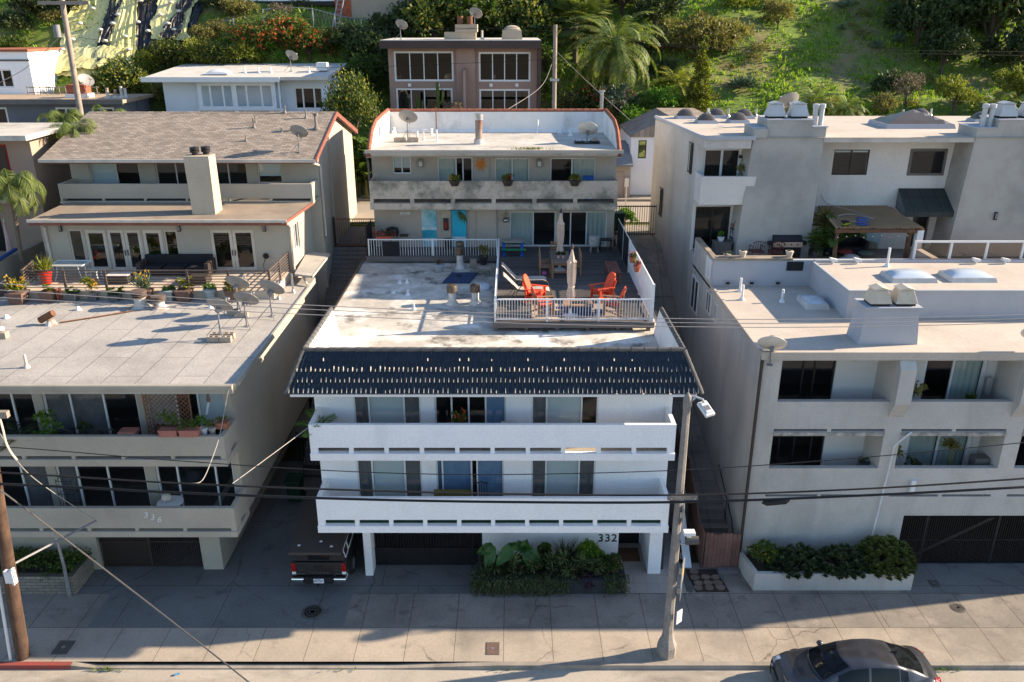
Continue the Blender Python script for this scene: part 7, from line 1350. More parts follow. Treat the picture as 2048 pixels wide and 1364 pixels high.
b=MB(); b.tube([(7.9,25.0,.9),(7.85,25.2,1.5),(7.85,27.5,2.4)],.025,6); b.tube([(7.85,26,1.0),(7.85,26.0,1.8)],.02,5); single('handrail',b,m_black,'black pipe handrail on the stair wall','handrail')
# left gap
t=T('iron_gate','brown iron bar gate across the driveway between the houses','gate',(-8.6,30.6,0)); b=MB()
for k in range(16): x=-9.0+k*.16; b.box(x-.012,x+.012,30.6,30.62,.05,2.2)
P('bars',b,m_bronze,t,kind='stuff'); b=MB()
for z in (.05,2.1): b=MB(); b.box(-9.05,-6.5,30.58,30.64,z,z+.06); P('rail',b,m_bronze,t)

t=T('iron_gate','rusty iron bar gate at the top of the steps beside the rear house','gate',(-7.7,40.1,7.6)); b=MB()
for k in range(19): x=-8.75+k*.11; b.box(x-.01,x+.01,40.1,40.12,7.65,9.0)
P('bars',b,m_rust,t,kind='stuff'); b=MB()
for z in (7.65,8.97): b=MB(); b.box(-8.8,-6.7,40.09,40.13,z,z+.05); P('rail',b,m_rust,t)
b=MB(); b.box(-8.85,-8.75,40.06,40.16,7.6,9.1); P('post',b,m_darkframe,t)
t=T('iron_fence','black iron fence at the back of the right gap beside the street','fence',(6.2,42.0,7.7)); b=MB()
for k in range(20): x=5.15+k*.12; b.box(x-.012,x+.012,42.0,42.02,7.65,9.3)
P('bars',b,m_black,t,kind='stuff'); b=MB()
for z in (7.75,9.2): b=MB(); b.box(5.1,7.5,41.98,42.04,z,z+.05); P('rail',b,m_black,t)

t=T('waste_bin','dark green wheeled waste bin behind the iron fence','waste bin',(5.6,42.9,7.72)); 
def bin_parts(t,x,y,z,m):
    b=MB(); b.add([(x-.25,y-.28,z+.05),(x+.25,y-.28,z+.05),(x+.25,y+.25,z+.05),(x-.25,y+.25,z+.05),(x-.3,y-.34,z+.95),(x+.3,y-.34,z+.95),(x+.3,y+.32,z+.95),(x-.3,y+.32,z+.95)],[(3,2,1,0),(0,1,5,4),(1,2,6,5),(2,3,7,6),(3,0,4,7),(4,5,6,7)]); P('body',b,m,t,bevel=.02); b=MB(); b.box(x-.32,x+.32,y-.38,y+.36,z+.955,z+1.02); P('lid',b,m,t,bevel=.02)
    for s in (-.27,.27): b=MB(); b.tube([(x+s-.03,y+.3,z+.1),(x+s+.03,y+.3,z+.1)],.1,10); P('wheel',b,m_rubber,t)
bin_parts(t,5.6,42.9,7.72,m_darkgreen); t=T('waste_bin','dark green wheeled waste bin on the left driveway beside the iron gate','waste bin',(-9.5,28.4,0)); bin_parts(t,-8.75,28.9,.01,m_darkgreen)
# covers in the pavement
def disc(x,y,z,r,lab,name='manhole_cover'):
    t=T(name,lab,'manhole cover',(x,y,z)); b=MB(); b.cyl((x,y,z),r,.006,28); P('rim',b,m_cap,t); b=MB(); b.cyl((x,y,z+.006),r*.88,.004,28); 
    for k in (.3,.55,.78): b.lathe((x,y,z+.0101),[(r*k-.02,0),(r*k-.015,.004),(r*k+.015,.004),(r*k+.02,0)],24)
    P('plate',b,m_iron,t)
disc(-6.55,22.05,.007,.37,'large round iron manhole cover in the driveway shade'); disc(14.75,22.25,.004,.24,'small round iron cover in the right pavement')
def rectcover(x,y,z,sx,sy,m,lab): t=T('utility_cover',lab,'utility cover',(x,y,z)); b=MB(); b.box(x-sx/2,x+sx/2,y-sy/2,y+sy/2,z,z+.006); P('frame',b,m_cap,t); b=MB(); b.box(x-sx/2+.03,x+sx/2-.03,y-sy/2+.03,y+sy/2-.03,z+.006,z+.01); P('lid',b,m,t); b=MB(); b.cyl((x,y,z+.0101),min(sx,sy)*.13,.006,12); P('lug',b,m_galv,t)
rectcover(-.6,20.35,.003,.42,.55,mat('brown cover',(.16,.10,.08),(.12,.08,.065),4,.8,fine=.2),'square brown utility cover in the sunny pavement'); rectcover(-13.9,20.4,.008,.5,.6,m_iron,'rectangular dark utility cover near the wooden pole'); rectcover(14.55,23.5,.008,.3,.4,m_iron,'small dark drain cover at the right garage gate')
b=MB(); b.cbox((-10.05,19.4,-.12),.1,.06,.04,Matrix.Rotation(.5,4,'Z')); b.cbox((-9.98,19.45,-.13),.05,.04,.03); single('litter',b,mat('blue litter',(.1,.3,.5)),'crumpled blue scrap in the gutter','litter')
random.seed(8); b=MB()
for x0,n in ((-12.2,60),(13.0,40),(-5.1,14),(-.3,10)):
    for k in range(n): leaf(b,Vector((x0+random.gauss(0,.25),19.6+random.uniform(-.06,.03),-.14)),Vector((random.uniform(-.7,.7),random.uniform(-.7,.3),.8)).normalized(),rv(),random.uniform(.06,.16),.03)
single('gutter_weeds',b,lf_lime,'green weeds sprouting in the gutter','weeds',kind='stuff')
# street lamp
t=T('street_lamp','speckled concrete street lamp with short curved arm on the kerb','street lamp',(4.72,20.1,0)); b=MB(); n=8
b.lathe((4.73,20.15,0),[(.30,0),(.30,.35),(.27,.42),(.2,.6),(.165,.8),(.15,1.2),(.10,8.3),(.10,8.32)],n); P('pole',b,m_lampconc,t); b=MB(); b.lathe((4.73,20.15,8.3),[(.11,0),(.12,.12),(.12,.32),(.09,.4),(.02,.5)],10); P('cap',b,m_lampconc,t); b=MB(); b.tube([(4.78,20.15,8.5),(4.95,20.13,8.68),(5.12,20.1,8.62),(5.2,20.08,8.45)],.035,7); P('arm',b,m_galv,t)
b=MB(); M0=Matrix.Translation((5.2,19.98,8.40))@Matrix.Rotation(R(24),4,'X')@Matrix.Rotation(R(20),4,'Z'); b.box(-.14,.14,-.26,.24,-.05,.05,M0); b.box(-.1,.1,-.2,.16,.05,.09,M0); P('lamp_head',b,m_alum,t,bevel=.02); b=MB(); b.box(-.1,.1,-.16,.1,-.056,-.0505,M0); P('lamp_lens',b,m_lampglass,t); b=MB(); b.box(-.08,.08,-.12,.04,.091,.1,M0); P('sensor_panel',b,m_lampgrey,t)
t=T('crossarm','grey timber crossarm bolted to the street lamp','crossarm',(4.78,20.0,5.6)); b=MB(); b.box(4.36,5.2,19.93,20.02,5.58,5.74); P('beam',b,m_greywood,t)
for x in (4.45,5.1): b=MB(); b.tube([(x,19.93,5.66),(x,19.88,5.66)],.03,6); P('bolt',b,m_galv,t)
t=T('sensor_camera','grey cylinder camera with a box on a bracket of the street lamp','camera',(5.05,20.1,4.2)); b=MB(); b.tube([(4.8,20.15,4.0),(5.05,20.1,4.0)],.03,6); P('bracket',b,m_galv,t); b=MB(); b.tube([(5.0,20.1,4.12),(5.38,20.08,4.16)],.12,12); P('body',b,mat('dark camera grey',(.1,.095,.09)),t,smooth=True); b=MB(); b.box(4.92,5.25,19.98,20.2,4.36,4.46); b.box(5.02,5.14,20.05,20.15,4.25,4.36); P('mount_box',b,m_alum,t,bevel=.01)
def polesign(x0,y0,z0,z1,w,lab,m,wd=.3,patch=None):
    t=T('traffic_sign',lab,'sign',(x0,y0,z0)); b=MB(); M0=Matrix.Translation((x0,y0,(z0+z1)/2))@Matrix.Rotation(R(w),4,'Z'); b.box(-wd/2,wd/2,-.012,.012,-(z1-z0)/2,(z1-z0)/2,M0); P('panel',b,m,t); b=MB(); b.box(-.02,.02,.012,.1,-.1,.1,M0); P('bracket',b,m_galv,t)
    if patch: b=MB(); b.box(-wd*.3,wd*.3,-.016,-.0125,-.1,.1,M0); P('sticker',b,patch,t)
polesign(4.98,20.0,2.75,3.5,70,'metal sign seen edge on with a yellow patch on the lamp post',m_signback,.42,m_yellow); polesign(4.98,20.02,2.2,2.65,75,'grey metal sign back below the yellow patched sign',m_signback,.36); polesign(4.99,19.98,1.3,1.75,40,'white notice sign low on the lamp post',m_alum,.24); polesign(4.86,20.0,4.75,5.35,80,'blank metal sign just below the crossarm',m_signback,.3)
# wooden utility pole at the left
t=T('utility_pole','brown wooden utility pole with a white conduit at the left edge','utility pole',(-14.93,20,0)); b=MB(); b.tube([(-14.95,20,-.3),(-14.5,20,5),(-14.05,20,9.6)],[.2,.175,.14],12); P('pole',b,m_polewood,t,smooth=True); b=MB(); b.tube([(-15.25,19.9,0),(-14.75,19.85,5.2),(-14.4,19.86,8.8)],.05,7); P('conduit',b,m_alum,t); b=MB(); b.box(-15.6,-13.55,19.9,20.05,8.15,8.33,); P('crossarm',b,m_greywood,t); b=MB(); b.box(-14.62,-14.4,19.68,19.82,2.95,3.35); b.box(-14.42,-14.36,19.66,19.84,2.9,3.4); P('meter_box',b,m_alum,t); 
b=MB(); b.tube([(-14.62,20.05,3.3),(-13.35,22.6,3.15)],.035,7); single('guy_strut',b,m_lampgrey,'galvanised strut bar between the wooden pole and the guy wire','strut')
b=MB(); pth=[aty(u,v,19.85) for u,v in ((0,838),(6,860),(12,885),(22,905),(34,920))]
cable('service_loop','pale cable drop hanging from the crossarm at left',pth,.03,mat('beige cable',(.6,.52,.46),None,6,.7,fine=.2))  # beige base tone with fine mottling
# cables
GC='cables across the street front'
cable('telephone_cable','thick black cable bundle sagging lowest across the front',[aty(u,v,19.9) for u,v in ((-500,955),(0,968),(350,985),(700,998),(1024,1004),(1362,1004),(1700,992),(2048,974),(2600,940))],.038,m_cable,'cable',GC)
cable('telephone_cable','thick black cable just above the lowest bundle',[aty(u,v,19.95) for u,v in ((-500,920),(0,945),(350,966),(700,980),(1024,988),(1362,990),(1700,979),(2048,957),(2600,915))],.028,m_cable,'cable',GC)
cable('telephone_cable','thin black cable crossing the lower balconies',[aty(u,v,20.3) for u,v in ((-500,865),(0,893),(350,921),(700,943),(1000,949),(1362,940),(1700,917),(2048,885),(2600,830))],.014,m_cable,'cable',GC)
for k,(vv,l) in enumerate((((545,570,604,630,640,641,632,610),'top power line of three crossing the roofs'),((558,583,613,638,648,649,640,615),'middle power line of three crossing the roofs'),((572,598,624,648,656,657,648,622),'bottom power line of three crossing the roofs'))):
    cable('power_line',l,[aty(u,v-3,20) for u,v in zip((-500,0,450,1000,1350,1650,2048,2700),vv)],.011,m_wirepale,'power line','power lines above the roofs')
cable('service_drop','pale service wire from the cables up to the white balcony corner',[aty(465,967,19.95),aty(540,912,21.3),Vector((-6.35,22.95,6.3))],.013,m_cablewhite); cable('service_drop','white service wire from the roof corner of the left building down to the cables',[Vector((-8.55,22.8,7.7)),aty(455,790,22.75),aty(440,868,22.5),aty(425,915,21.4),aty(405,960,20.2),aty(383,967,19.95)],.013,m_cablewhite)
cable('guy_wire','heavy guy wire slanting down across the driveway',[aty(0,980,19.6)+Vector((-.6,0,.35)),aty(0,980,19.6),atz(250,1170,2.6),atz(500,1366,.2),atz(620,1460,-.1)],.024,mat('steel cable',(.09,.085,.085),None,5,.5)); cable('guy_wire','thin guy wire above the strut at the left',[aty(-40,820,20.0),aty(0,868,20.3),aty(60,950,21.2),Vector((-13.35,22.6,3.15))],.012,m_cablewhite)
t=T('splice_case','black cable splice case hanging on the lowest cable at right','splice case',(8,19.9,5.4)); a=aty(1525,1000,19.9); c=aty(1580,996,19.9); b=MB(); b.tube([a-Vector((0,0,.08)),a.lerp(c,.15)-Vector((0,0,.1)),a.lerp(c,.85)-Vector((0,0,.09)),c-Vector((0,0,.06))],[.04,.09,.09,.03],8); P('case',b,m_cable,t)
b=MB(); b.tube([a-Vector((0,0,.05)),a+Vector((0,0,.03))],.02,5); P('clamp',b,m_galv,t)
# ================================================================ VEHICLES
def lerp(a,b,f): return a+(b-a)*f
def curve(pts):
    def f(x):
        if x<=pts[0][0]: return pts[0][1]
        for (a,b),(c,d) in zip(pts[:-1],pts[1:]):
            if x<=c: t=(x-a)/(c-a); t=t*t*(3-2*t)*.5+t*.5; return b+(d-b)*t
        return pts[-1][1]
    return f
def grid(fn,us,vs_,off=0):
    V=[[Vector(fn(u,v)) for v in vs_] for u in us]; mb=MB()
    if off:
        W=[]
        for i in range(len(us)):
            row=[]
            for j in range(len(vs_)):
                a=V[min(i+1,len(us)-1)][j]-V[max(i-1,0)][j]; c=V[i][min(j+1,len(vs_)-1)]-V[i][max(j-1,0)]; n=a.cross(c)
                n=n.normalized() if n.length>1e-9 else Vector((0,0,1)); n=n if n.z>=0 else -n
                row.append(V[i][j]+n*off)
            W.append(row)
        V=W
    vs=[p for r in V for p in r]; m=len(vs_); mb.add(vs,[(i*m+j,(i+1)*m+j,(i+1)*m+j+1,i*m+j+1) for i in range(len(us)-1) for j in range(m-1)]); return mb
def lin(a,b,n): return [a+(b-a)*i/(n-1) for i in range(n)]
def wheel(t,x,y,r,w,side,name='wheel'):
    b=MB(); M0=Matrix.Rotation(R(90),4,'X'); b.lathe((x,y,r),[(r*.62,-w/2),(r*.93,-w/2),(r,-w*.32),(r,w*.32),(r*.93,w/2),(r*.62,w/2)],24,M0); wo=P(name,b,m_rubber,t,smooth=True)
    b=MB(); yy=y+side*(w/2+.004); 
    for k in range(5):
        a=k*2*PI/5; d=Vector((math.cos(a),0,math.sin(a))); s=Vector((-d.z,0,d.x)); c=Vector((x,yy,r)); b.prism([c+s*.05*r/.3,c+d*r*.6+s*.035,c+d*r*.6-s*.035,c-s*.05*r/.3],(0,-side*.03,0))
    b.lathe((x,yy-side*.02,r),[(r*.56,-.01),(r*.63,-.012),(r*.63,.012),(r*.56,.01)],24,M0); b.lathe((x,yy-side*.01,r),[(r*.2,-.02),(r*.2,.02)],12,M0); P('rim',b,m_galv,wo)
t=T('parked_car','dark grey metallic sedan parked at the kerb','car',(9.87,18.8,-.15))
L=2.2; zt=curve([(-L,.58),(-2.1,.70),(-1.7,.80),(-1.0,.93),(.5,.95),(1.6,1.0),(2.0,1.02),(L,.92)]); wd=curve([(-L,.52),(-2.12,.70),(-1.7,.83),(-1,.86),(1.2,.87),(1.8,.83),(2.15,.72),(L,.60)])
def bodyf(x,u):
    w=wd(x); s=1 if u>=0 else -1; a=abs(u)
    if a<.5: f=a/.5; return (x,s*f*w*.86,zt(x)+.035*(1-f*f)*(1 if x<-.9 or x>1.6 else .3))
    pr=[(.5,.86,zt(x)),(.62,.97,zt(x)-.06),(.74,1.0,.62),(.88,.985,.38),(1.0,.90,.2)]
    for (a0,w0,z0),(a1,w1,z1) in zip(pr[:-1],pr[1:]):
        if a<=a1: f=(a-a0)/(a1-a0); return (x,s*w*lerp(w0,w1,f),lerp(z0,z1,f))
    return (x,s*w*.9,.2)
CX,CY,CZ=9.87,18.8,-.15
def wp_(fn): return lambda x,u: Vector(fn(x,u))+Vector((CX,CY,CZ))
us=lin(-1,1,33); xs=[-L,-2.22,-2.12]+lin(-2.0,2.1,30)+[2.2,L]
b=grid(wp_(bodyf),xs,us)
for xe in (-L,L):
    pts=[wp_(bodyf)(xe,u) for u in us]; b.add(pts,[tuple(range(len(pts)))])
zr=curve([(-1.12,.935),(-.7,1.17),(-.3,1.35),(.1,1.41),(.5,1.42),(.9,1.38),(1.3,1.24),(1.85,1.03)]); wr=curve([(-1.12,.66),(-.3,.54),(.5,.55),(1.2,.53),(1.85,.58)]); wb=curve([(-1.12,.70),(-.4,.78),(.6,.79),(1.3,.75),(1.85,.62)])
def cab(x,u):
    s=1 if u>=0 else -1; a=abs(u); z=zr(x); zb=zt(x)-.01; bow=0
    if a<=.6: f=a/.6; return (x-(.16*(1-f*f) if x<-.3 else (.16*(1-f*f)*max(0,1-(x+.3)/.35)))+(.10*(1-f*f)*max(0,min(1,(x-.9)/.5)) if x>.9 else 0),s*f*wr(x),z+.03*(1-f*f))
    f=(a-.6)/.4; return (x,s*lerp(wr(x),wb(x),f),lerp(z,zb,f**1.15))
cs=grid(wp_(cab),lin(-1.12,1.85,40),us); b.add(cs.v,cs.f); P('body',b,m_carpaint,t,smooth=True)
wcab=wp_(cab)
P('windshield',grid(wcab,lin(-1.08,-.36,10),lin(-.55,.55,15),.008),m_carglass,t,smooth=True); P('rear_window',grid(wcab,lin(1.02,1.72,10),lin(-.53,.53,15),.008),m_carglass,t,smooth=True)
for s in (-1,1):
    for x0,x1 in ((-.72,.12),(.19,.98),(1.02,1.24)):
        def sw(x,u,s=s): return wcab(x,u*s)
        P('side_window',grid(sw,lin(x0,x1,9),lin(.66,.95,5),.008*1),m_carglass,t,smooth=True)
    for x in (-1.38,1.36): wheel(t,CX+x,CY+s*.79,.31,.2,s)
    b=MB(); b.ball((CX-.70,CY+s*.865,CZ+.97),.1,8,.75); mo=P('mirror',b,m_carpaint,t,smooth=True)
    b=grid(wp_(bodyf),lin(-2.24,-1.95,6),[s*q for q in lin(.36,.56,5)],.01); P('headlight',b,m_headlamp,t,smooth=True)
    b=grid(wp_(bodyf),lin(2.02,2.24,6),[s*q for q in lin(.44,.62,5)],.01); P('tail_light',b,m_tail,t,smooth=True)
    for x in (.02,.95): b=MB(); b.box(CX+x,CX+x+.2,CY+s*.872,CY+s*.9,CZ+.80,CZ+.84); P('door_handle',b,m_carpaint,t)
    for x in (.15,-.85,1.02):
        b=grid(wp_(bodyf),[x,x+.012],[s*q for q in lin(.56,.93,8)],.002); P('door_seam',b,m_black,t)
b=MB(); b.prism([(CX+.95,CY,CZ+1.40),(CX+1.15,CY,CZ+1.32),(CX+1.15,CY,CZ+1.45)],(0,.03,0)); P('antenna_fin',b,m_black,t)
b=grid(wp_(bodyf),[-2.268,-2.2],lin(-.3,.3,7),.012); P('grille',b,m_black,t); b=MB(); b.box(CX-.95,CX-.55,CY-.35,CY+.1,CZ+1.02,CZ+1.025); 
b=MB(); q=wcab(-.95,-.5); b.box(q.x,q.x+.06,q.y,q.y+.06,q.z+.012,q.z+.014); P('sticker',b,m_alum,t)
# pickup with camper top, seen from behind
t=T('pickup_truck','charcoal pickup truck with a flat camper top parked under the white balcony','truck',(-6.5,25,0)); tx0,tx1,ty=-7.42,-5.55,22.98; tc=(tx0+tx1)/2
def side_prof(x,w):
    pts=[(ty+.12,.48),(ty+.12,1.18),(ty+1.9,1.2),(ty+4.9,1.12),(ty+4.95,.6),(ty+4.7,.45),(ty+4.45,.45)]
    for k in range(9): a=PI*k/8; pts.append((ty+4.05+.42*math.cos(a),.42+.42*math.sin(a)))
    pts+=[(ty+3.55,.42),(ty+1.65,.42)]
    for k in range(9): a=PI*k/8; pts.append((ty+1.2+.43*math.cos(a),.42+.43*math.sin(a)))
    pts+=[(ty+.7,.42)]
    return [(x,p[0],p[1]) for p in pts]
b=MB(); b.prism(side_prof(tx0+.02,.1),(.14,0,0)); b.prism(side_prof(tx1-.16,.1),(.14,0,0)); b.box(tx0+.16,tx1-.16,ty+.14,ty+4.9,.5,.72); b.box(tx0+.16,tx1-.16,ty+3.6,ty+4.92,.72,1.12); P('body',b,m_truckpaint,t,bevel=.02)
b=MB(); b.add([(tx0+.08,ty+1.95,1.18),(tx1-.08,ty+1.95,1.18),(tx1-.08,ty+3.9,1.14),(tx0+.08,ty+3.9,1.14),(tx0+.26,ty+2.1,1.75),(tx1-.26,ty+2.1,1.75),(tx1-.26,ty+3.1,1.74),(tx0+.26,ty+3.1,1.74)],[(3,2,1,0),(0,1,5,4),(1,2,6,5),(2,3,7,6),(3,0,4,7),(4,5,6,7)]); P('cab',b,m_truckpaint,t,bevel=.03)
b=MB(); b.box(tx0+.03,tx0+.05,ty+2.3,ty+3.3,1.25,1.6,) if False else b.prism([(tx1-.10,ty+2.15,1.24),(tx1-.10,ty+3.5,1.22),(tx1-.24,ty+3.0,1.68),(tx1-.24,ty+2.25,1.68)],(.01,0,.0)); P('side_window',b,m_carglass,t)
g=MB(); g.box(tx0+.17,tx1-.17,ty+.06,ty+.12,.72,1.2); tg=P('tailgate',g,m_truckpaint,t,bevel=.012); b=MB(); b.box(tc-.16,tc+.16,ty+.045,ty+.06,.98,1.09); P('handle',b,m_black,tg); b=MB(); b.box(tx0+.2,tx1-.2,ty+.05,ty+.06,1.16,1.19); P('trim',b,m_black,tg)
text('TACOMA',(tc,ty+.055,.80),.115,m_greyframe,tg,'tailgate_lettering',depth=.004,spacing=1.6); text('4x4',(tx0+.33,ty+.055,.90),.08,m_chrome,tg,'badge',depth=.004); text('SR5',(tx1-.33,ty+.055,.90),.06,m_chrome,tg,'badge',depth=.004)
for s,x in ((-1,tx0+.02),(1,tx1-.17)): b=MB(); b.box(x,x+.15,ty+.04,ty+.2,.86,1.17); P('tail_light',b,m_tail,t,bevel=.01); b=MB(); b.box(x+.01,x+.14,ty+.045,ty+.12,.76,.855); P('reverse_lamp',b,m_alum,t)
b=MB(); b.box(tx0+.45,tx1-.45,ty-.08,ty+.1,.46,.70); P('bumper_step',b,m_black,t,bevel=.02)
for x0,x1 in ((tx0,tx0+.45),(tx1-.45,tx1)): b=MB(); b.box(x0,x1,ty-.09,ty+.3,.47,.68); P('bumper_corner',b,m_chrome,t,bevel=.05)
b=MB(); b.box(tc-.17,tc+.17,ty-.095,ty-.082,.5,.67); pl=P('license_plate',b,m_plate,t); text('8M17231',(tc,ty-.098,.58),.085,m_ink,pl,'plate_number',depth=.002); text('California',(tc,ty-.098,.645),.035,m_ink,pl,'plate_state',depth=.002)
b=MB(); b.tube([(tc-.05,ty-.1,.42),(tc-.05,ty+.2,.42)],.04,8); P('tow_hitch',b,m_black,t)
b=MB(); b.add([(tx0+.05,ty+.15,1.2),(tx1-.05,ty+.15,1.2),(tx1-.05,ty+2.15,1.22),(tx0+.05,ty+2.15,1.22),(tx0+.12,ty+.22,1.58),(tx1-.14,ty+.22,1.58),(tx1-.14,ty+2.1,1.72),(tx0+.12,ty+2.1,1.72)],[(3,2,1,0),(1,2,6,5),(2,3,7,6),(3,0,4,7),(4,5,6,7),(0,1,5,4)]); cm=P('camper_shell',b,m_black,t,bevel=.01)
b=MB(); b.add([(tx0,ty-.02,1.56),(tx1-.12,ty-.02,1.56),(tx1-.12,ty+2.7,1.80),(tx0,ty+2.7,1.80),(tx0,ty-.02,1.66),(tx1-.12,ty-.02,1.66),(tx1-.12,ty+2.7,1.9),(tx0,ty+2.7,1.9)],[(3,2,1,0),(0,1,5,4),(1,2,6,5),(2,3,7,6),(3,0,4,7),(4,5,6,7)]); P('camper_top',b,m_truckcap,t,bevel=.02)
for x,y in ((-7.15,.35),(-6.45,.55),(-6.05,.3)): b=MB(); z=1.66+.24*(y+.02)/2.72; b.lathe((x,ty+y,z+.002),[(.055,0),(.05,.01),(.02,.012)],10); P('sticker',b,m_alum,t)
b=MB(); b.box(tc-.35,tc+.35,ty+.13,ty+.15,1.28,1.5); P('rear_glass',b,m_carglass,cm)
for y0,y1 in ((.3,.75),(.82,1.6),(1.66,2.05)):
    b=MB(); f=lambda y,z:(tx1-.05-.09*(z-1.2)/.38+.006,ty+y,z); b.add([f(y0,1.26),f(y1,1.26),f(y1,1.56),f(y0,1.54)],[(0,1,2,3)]); P('cap_window',b,m_carglass,cm); b=MB(); b.tube([f(y0,1.26),f(y1,1.26),f(y1,1.56),f(y0,1.54),f(y0,1.26)],.022,5); P('cap_window_frame',b,m_alum,cm)
for x,s in ((tx0+.12,-1),(tx1-.12,1)):
    for y in (1.2,4.05):
        n0=len(bpy.data.objects); b=MB(); M0=Matrix.Rotation(R(90),4,'Y'); b.lathe((x,ty+y,.38),[(.22,-.12),(.35,-.12),(.38,-.07),(.38,.07),(.35,.12),(.22,.12)],22,M0); wo=P('wheel',b,m_rubber,t,smooth=True); b=MB(); b.lathe((x,ty+y,.38),[(.04,-.13),(.2,-.125),(.23,-.11),(.23,.11),(.2,.125),(.04,.13)],14,M0); P('rim',b,m_lampgrey,wo)
# ================================================================ HOUSES BEHIND
bB=T('house','mauve brown flat roofed house with big white framed windows behind the back street','house',(-3.2,55.6,7.7))
bw=[(-7.54,-3.75,14.48,16.3),(-2.13,1.18,14.46,16.26),(-7.5,-3.85,12.0,14.05),(-2.12,1.16,12.0,14.0)]
b=MB(Wf(55.6)); b.wall(-7.9,1.6,7.7,16.5,bw,.25); P('wall',b,m_brownhouse,bB)
for x0,x1 in ((-7.9,-7.65),(1.35,1.6)): b=MB(); b.box(x0,x1,55.85,62,7.7,16.5); P('wall',b,m_brownhouse,bB)
b=MB(); b.box(-7.65,1.35,61.8,62,8,16.5); P('wall',b,m_brownhouse,bB); b=MB(); b.box(-7.65,1.35,55.85,61.8,14.1,14.3); b.box(-7.65,1.35,58.5,58.6,8,16.4); P('floor_slab',b,m_inner,bB)
b=MB(); b.box(-8.3,1.85,54.7,62.3,16.5,16.95); P('roof',b,m_brownfascia,bB); b=MB(); b.box(-8.25,1.8,54.75,62.2,16.951,17.0); P('roof_sheet',b,mat('pale roof sheet',(.6,.57,.52)),bB)
b=MB(); b.box(1.62,1.85,54.9,55.9,7.7,16.49); P('side_fin',b,m_brownfascia,bB); b=MB(); b.box(-3.55,-2.35,55.35,55.6,7.7,16.49); P('pilaster',b,m_brownhouse,bB); b=MB(); b.prism([(-3.1,54.0,11.5),(-3.1,55.34,11.5),(-3.1,55.34,15.3),(-3.1,54.9,15.2)],(.16,0,0)); P('divider_wall',b,m_brownhouse,bB)
for k,o in enumerate(bw): window(bB,Wf(55.6),*o,cols=(1,1,1,1),fw=.11,mw=.06,recess=.03,glass=m_glassdark)
for x,z in ((-6.6,14.25),(-4.75,14.25),(-2.75,14.0),(-1.35,14.25),(.32,14.25)): b=MB(); b.box(x-.1,x+.1,55.5,55.59,z-.1,z+.1); P('wall_light',b,m_alum,bB)
b=MB(); b.box(-8.2,1.5,53.4,55.6,11.5,11.7); P('terrace',b,m_brownhouse,bB); b=MB(); b.box(-8.2,1.5,53.6,53.8,7.7,11.5); P('terrace_wall',b,m_brownhouse,bB)
gr=T('glass_railing','clear glass railing with grey rail before the brown house windows','railing',(-3,53.6,11.7)); b=MB(); b.box(-8.2,1.5,53.5,53.56,12.55,12.62); P('top_rail',b,m_galv,gr)
for k in range(5): x=-8.1+2.4*k; b=MB(); b.box(x-.04,x+.04,53.5,53.56,11.7,12.55); P('post',b,m_galv,gr)
for k in range(4): x=-8.1+2.4*k; b=MB(); b.poly([(x+.06,53.53,11.75),(x+2.34,53.53,11.75),(x+2.34,53.53,12.5),(x+.06,53.53,12.5)]); P('glass_panel',b,m_glasshaze,gr)
b=MB(); b.box(-4.3,-2.3,55.8,57.0,17,17.45); q=P('chimney',b,m_tanblock,bB); b=MB(); b.box(-3.6,-2.2,55.7,57.1,17.45,17.9); P('chimney_cap',b,m_tanblock,q)
for x in (-3.3,-2.7): b=MB(); b.cyl((x,56.3,17.9),.2,.5,10); P('flue',b,m_rust,q,smooth=True)
s_=skylight('roof_vent_house','domed roof ventilator on the brown house','x' and (0.0,56.4,17.0),1.2,1.0,.55,.3,m_tanblock,m_tanblock); s_['label']='grey domed roof ventilator at the right of the brown house roof'; s_['category']='ventilator'
dup(dA,(-7.0,55.5,17.0),R(150),'small pale dish at the left end of the brown house roof','dishes on the houses behind',(1,)*3); dup(dA,(-2.4,57.4,17.6),R(150),'dish behind the chimney of the brown house','dishes on the houses behind',(1.1,)*3)
vent_pipe((-1.9,56,17.0),.55,.07,'grey vent pipe right of the brown house chimney',m_galv)
for x,z0,h,l in ((-6.0,11.7,2.0,'tall thin cactus on the brown house terrace, left one'),(-4.7,11.7,2.8,'tall thin cactus on the brown house terrace, right one')):
    b=MB(); b.tube([(x,54.3,z0),(x,54.3,z0+h)],[.12,.1],7); b.tube([(x,54.3,z0+h*.5),(x+.3,54.3,z0+h*.6),(x+.32,54.3,z0+h*.85)],[.08,.08,.06],6); single('cactus',b,lf_green,l,'cactus','cacti on the brown house terrace')
bush((-3.7,54.2,12.2),.75,'leafless pinkish shrub before the brown house windows','tree','dry',2,size=.09)
# pale blue house
bU=T('house','pale blue and white flat roofed house with a projecting bay of windows','house',(-17,56,9))
uw=[(-14.2,-12.35,12.7,14.1)]
b=MB(Wf(56)); b.wall(-22.7,-11.9,8,14.6,uw,.2); P('wall',b,m_bluewhite,bU); window(bU,Wf(56),*uw[0],cols=(1,1.6,1),fw=.1,recess=.02)
b=MB(); b.box(-22.7,-22.5,56.2,62,8,14.6); P('wall',b,m_bluewhite,bU); b=MB(); b.box(-12.1,-11.9,56.2,62,8,14.6); P('wall',b,m_bluewhite,bU); b=MB(); b.box(-22.5,-12.1,59,59.1,8,14.5); P('partition',b,m_inner,bU)
uv=[(-20.05,-17.9,12.85,14.35),(-17.8,-15.35,12.85,14.35)]
b=MB(Wf(55.2)); b.wall(-20.2,-14.8,10,12.75,(),.12); P('bay_base',b,m_blueslate,bU); b=MB(Wf(55.2)); b.wall(-20.2,-15.2,12.75,14.5,uv,.12); P('bay_wall',b,m_bluewhite,bU)
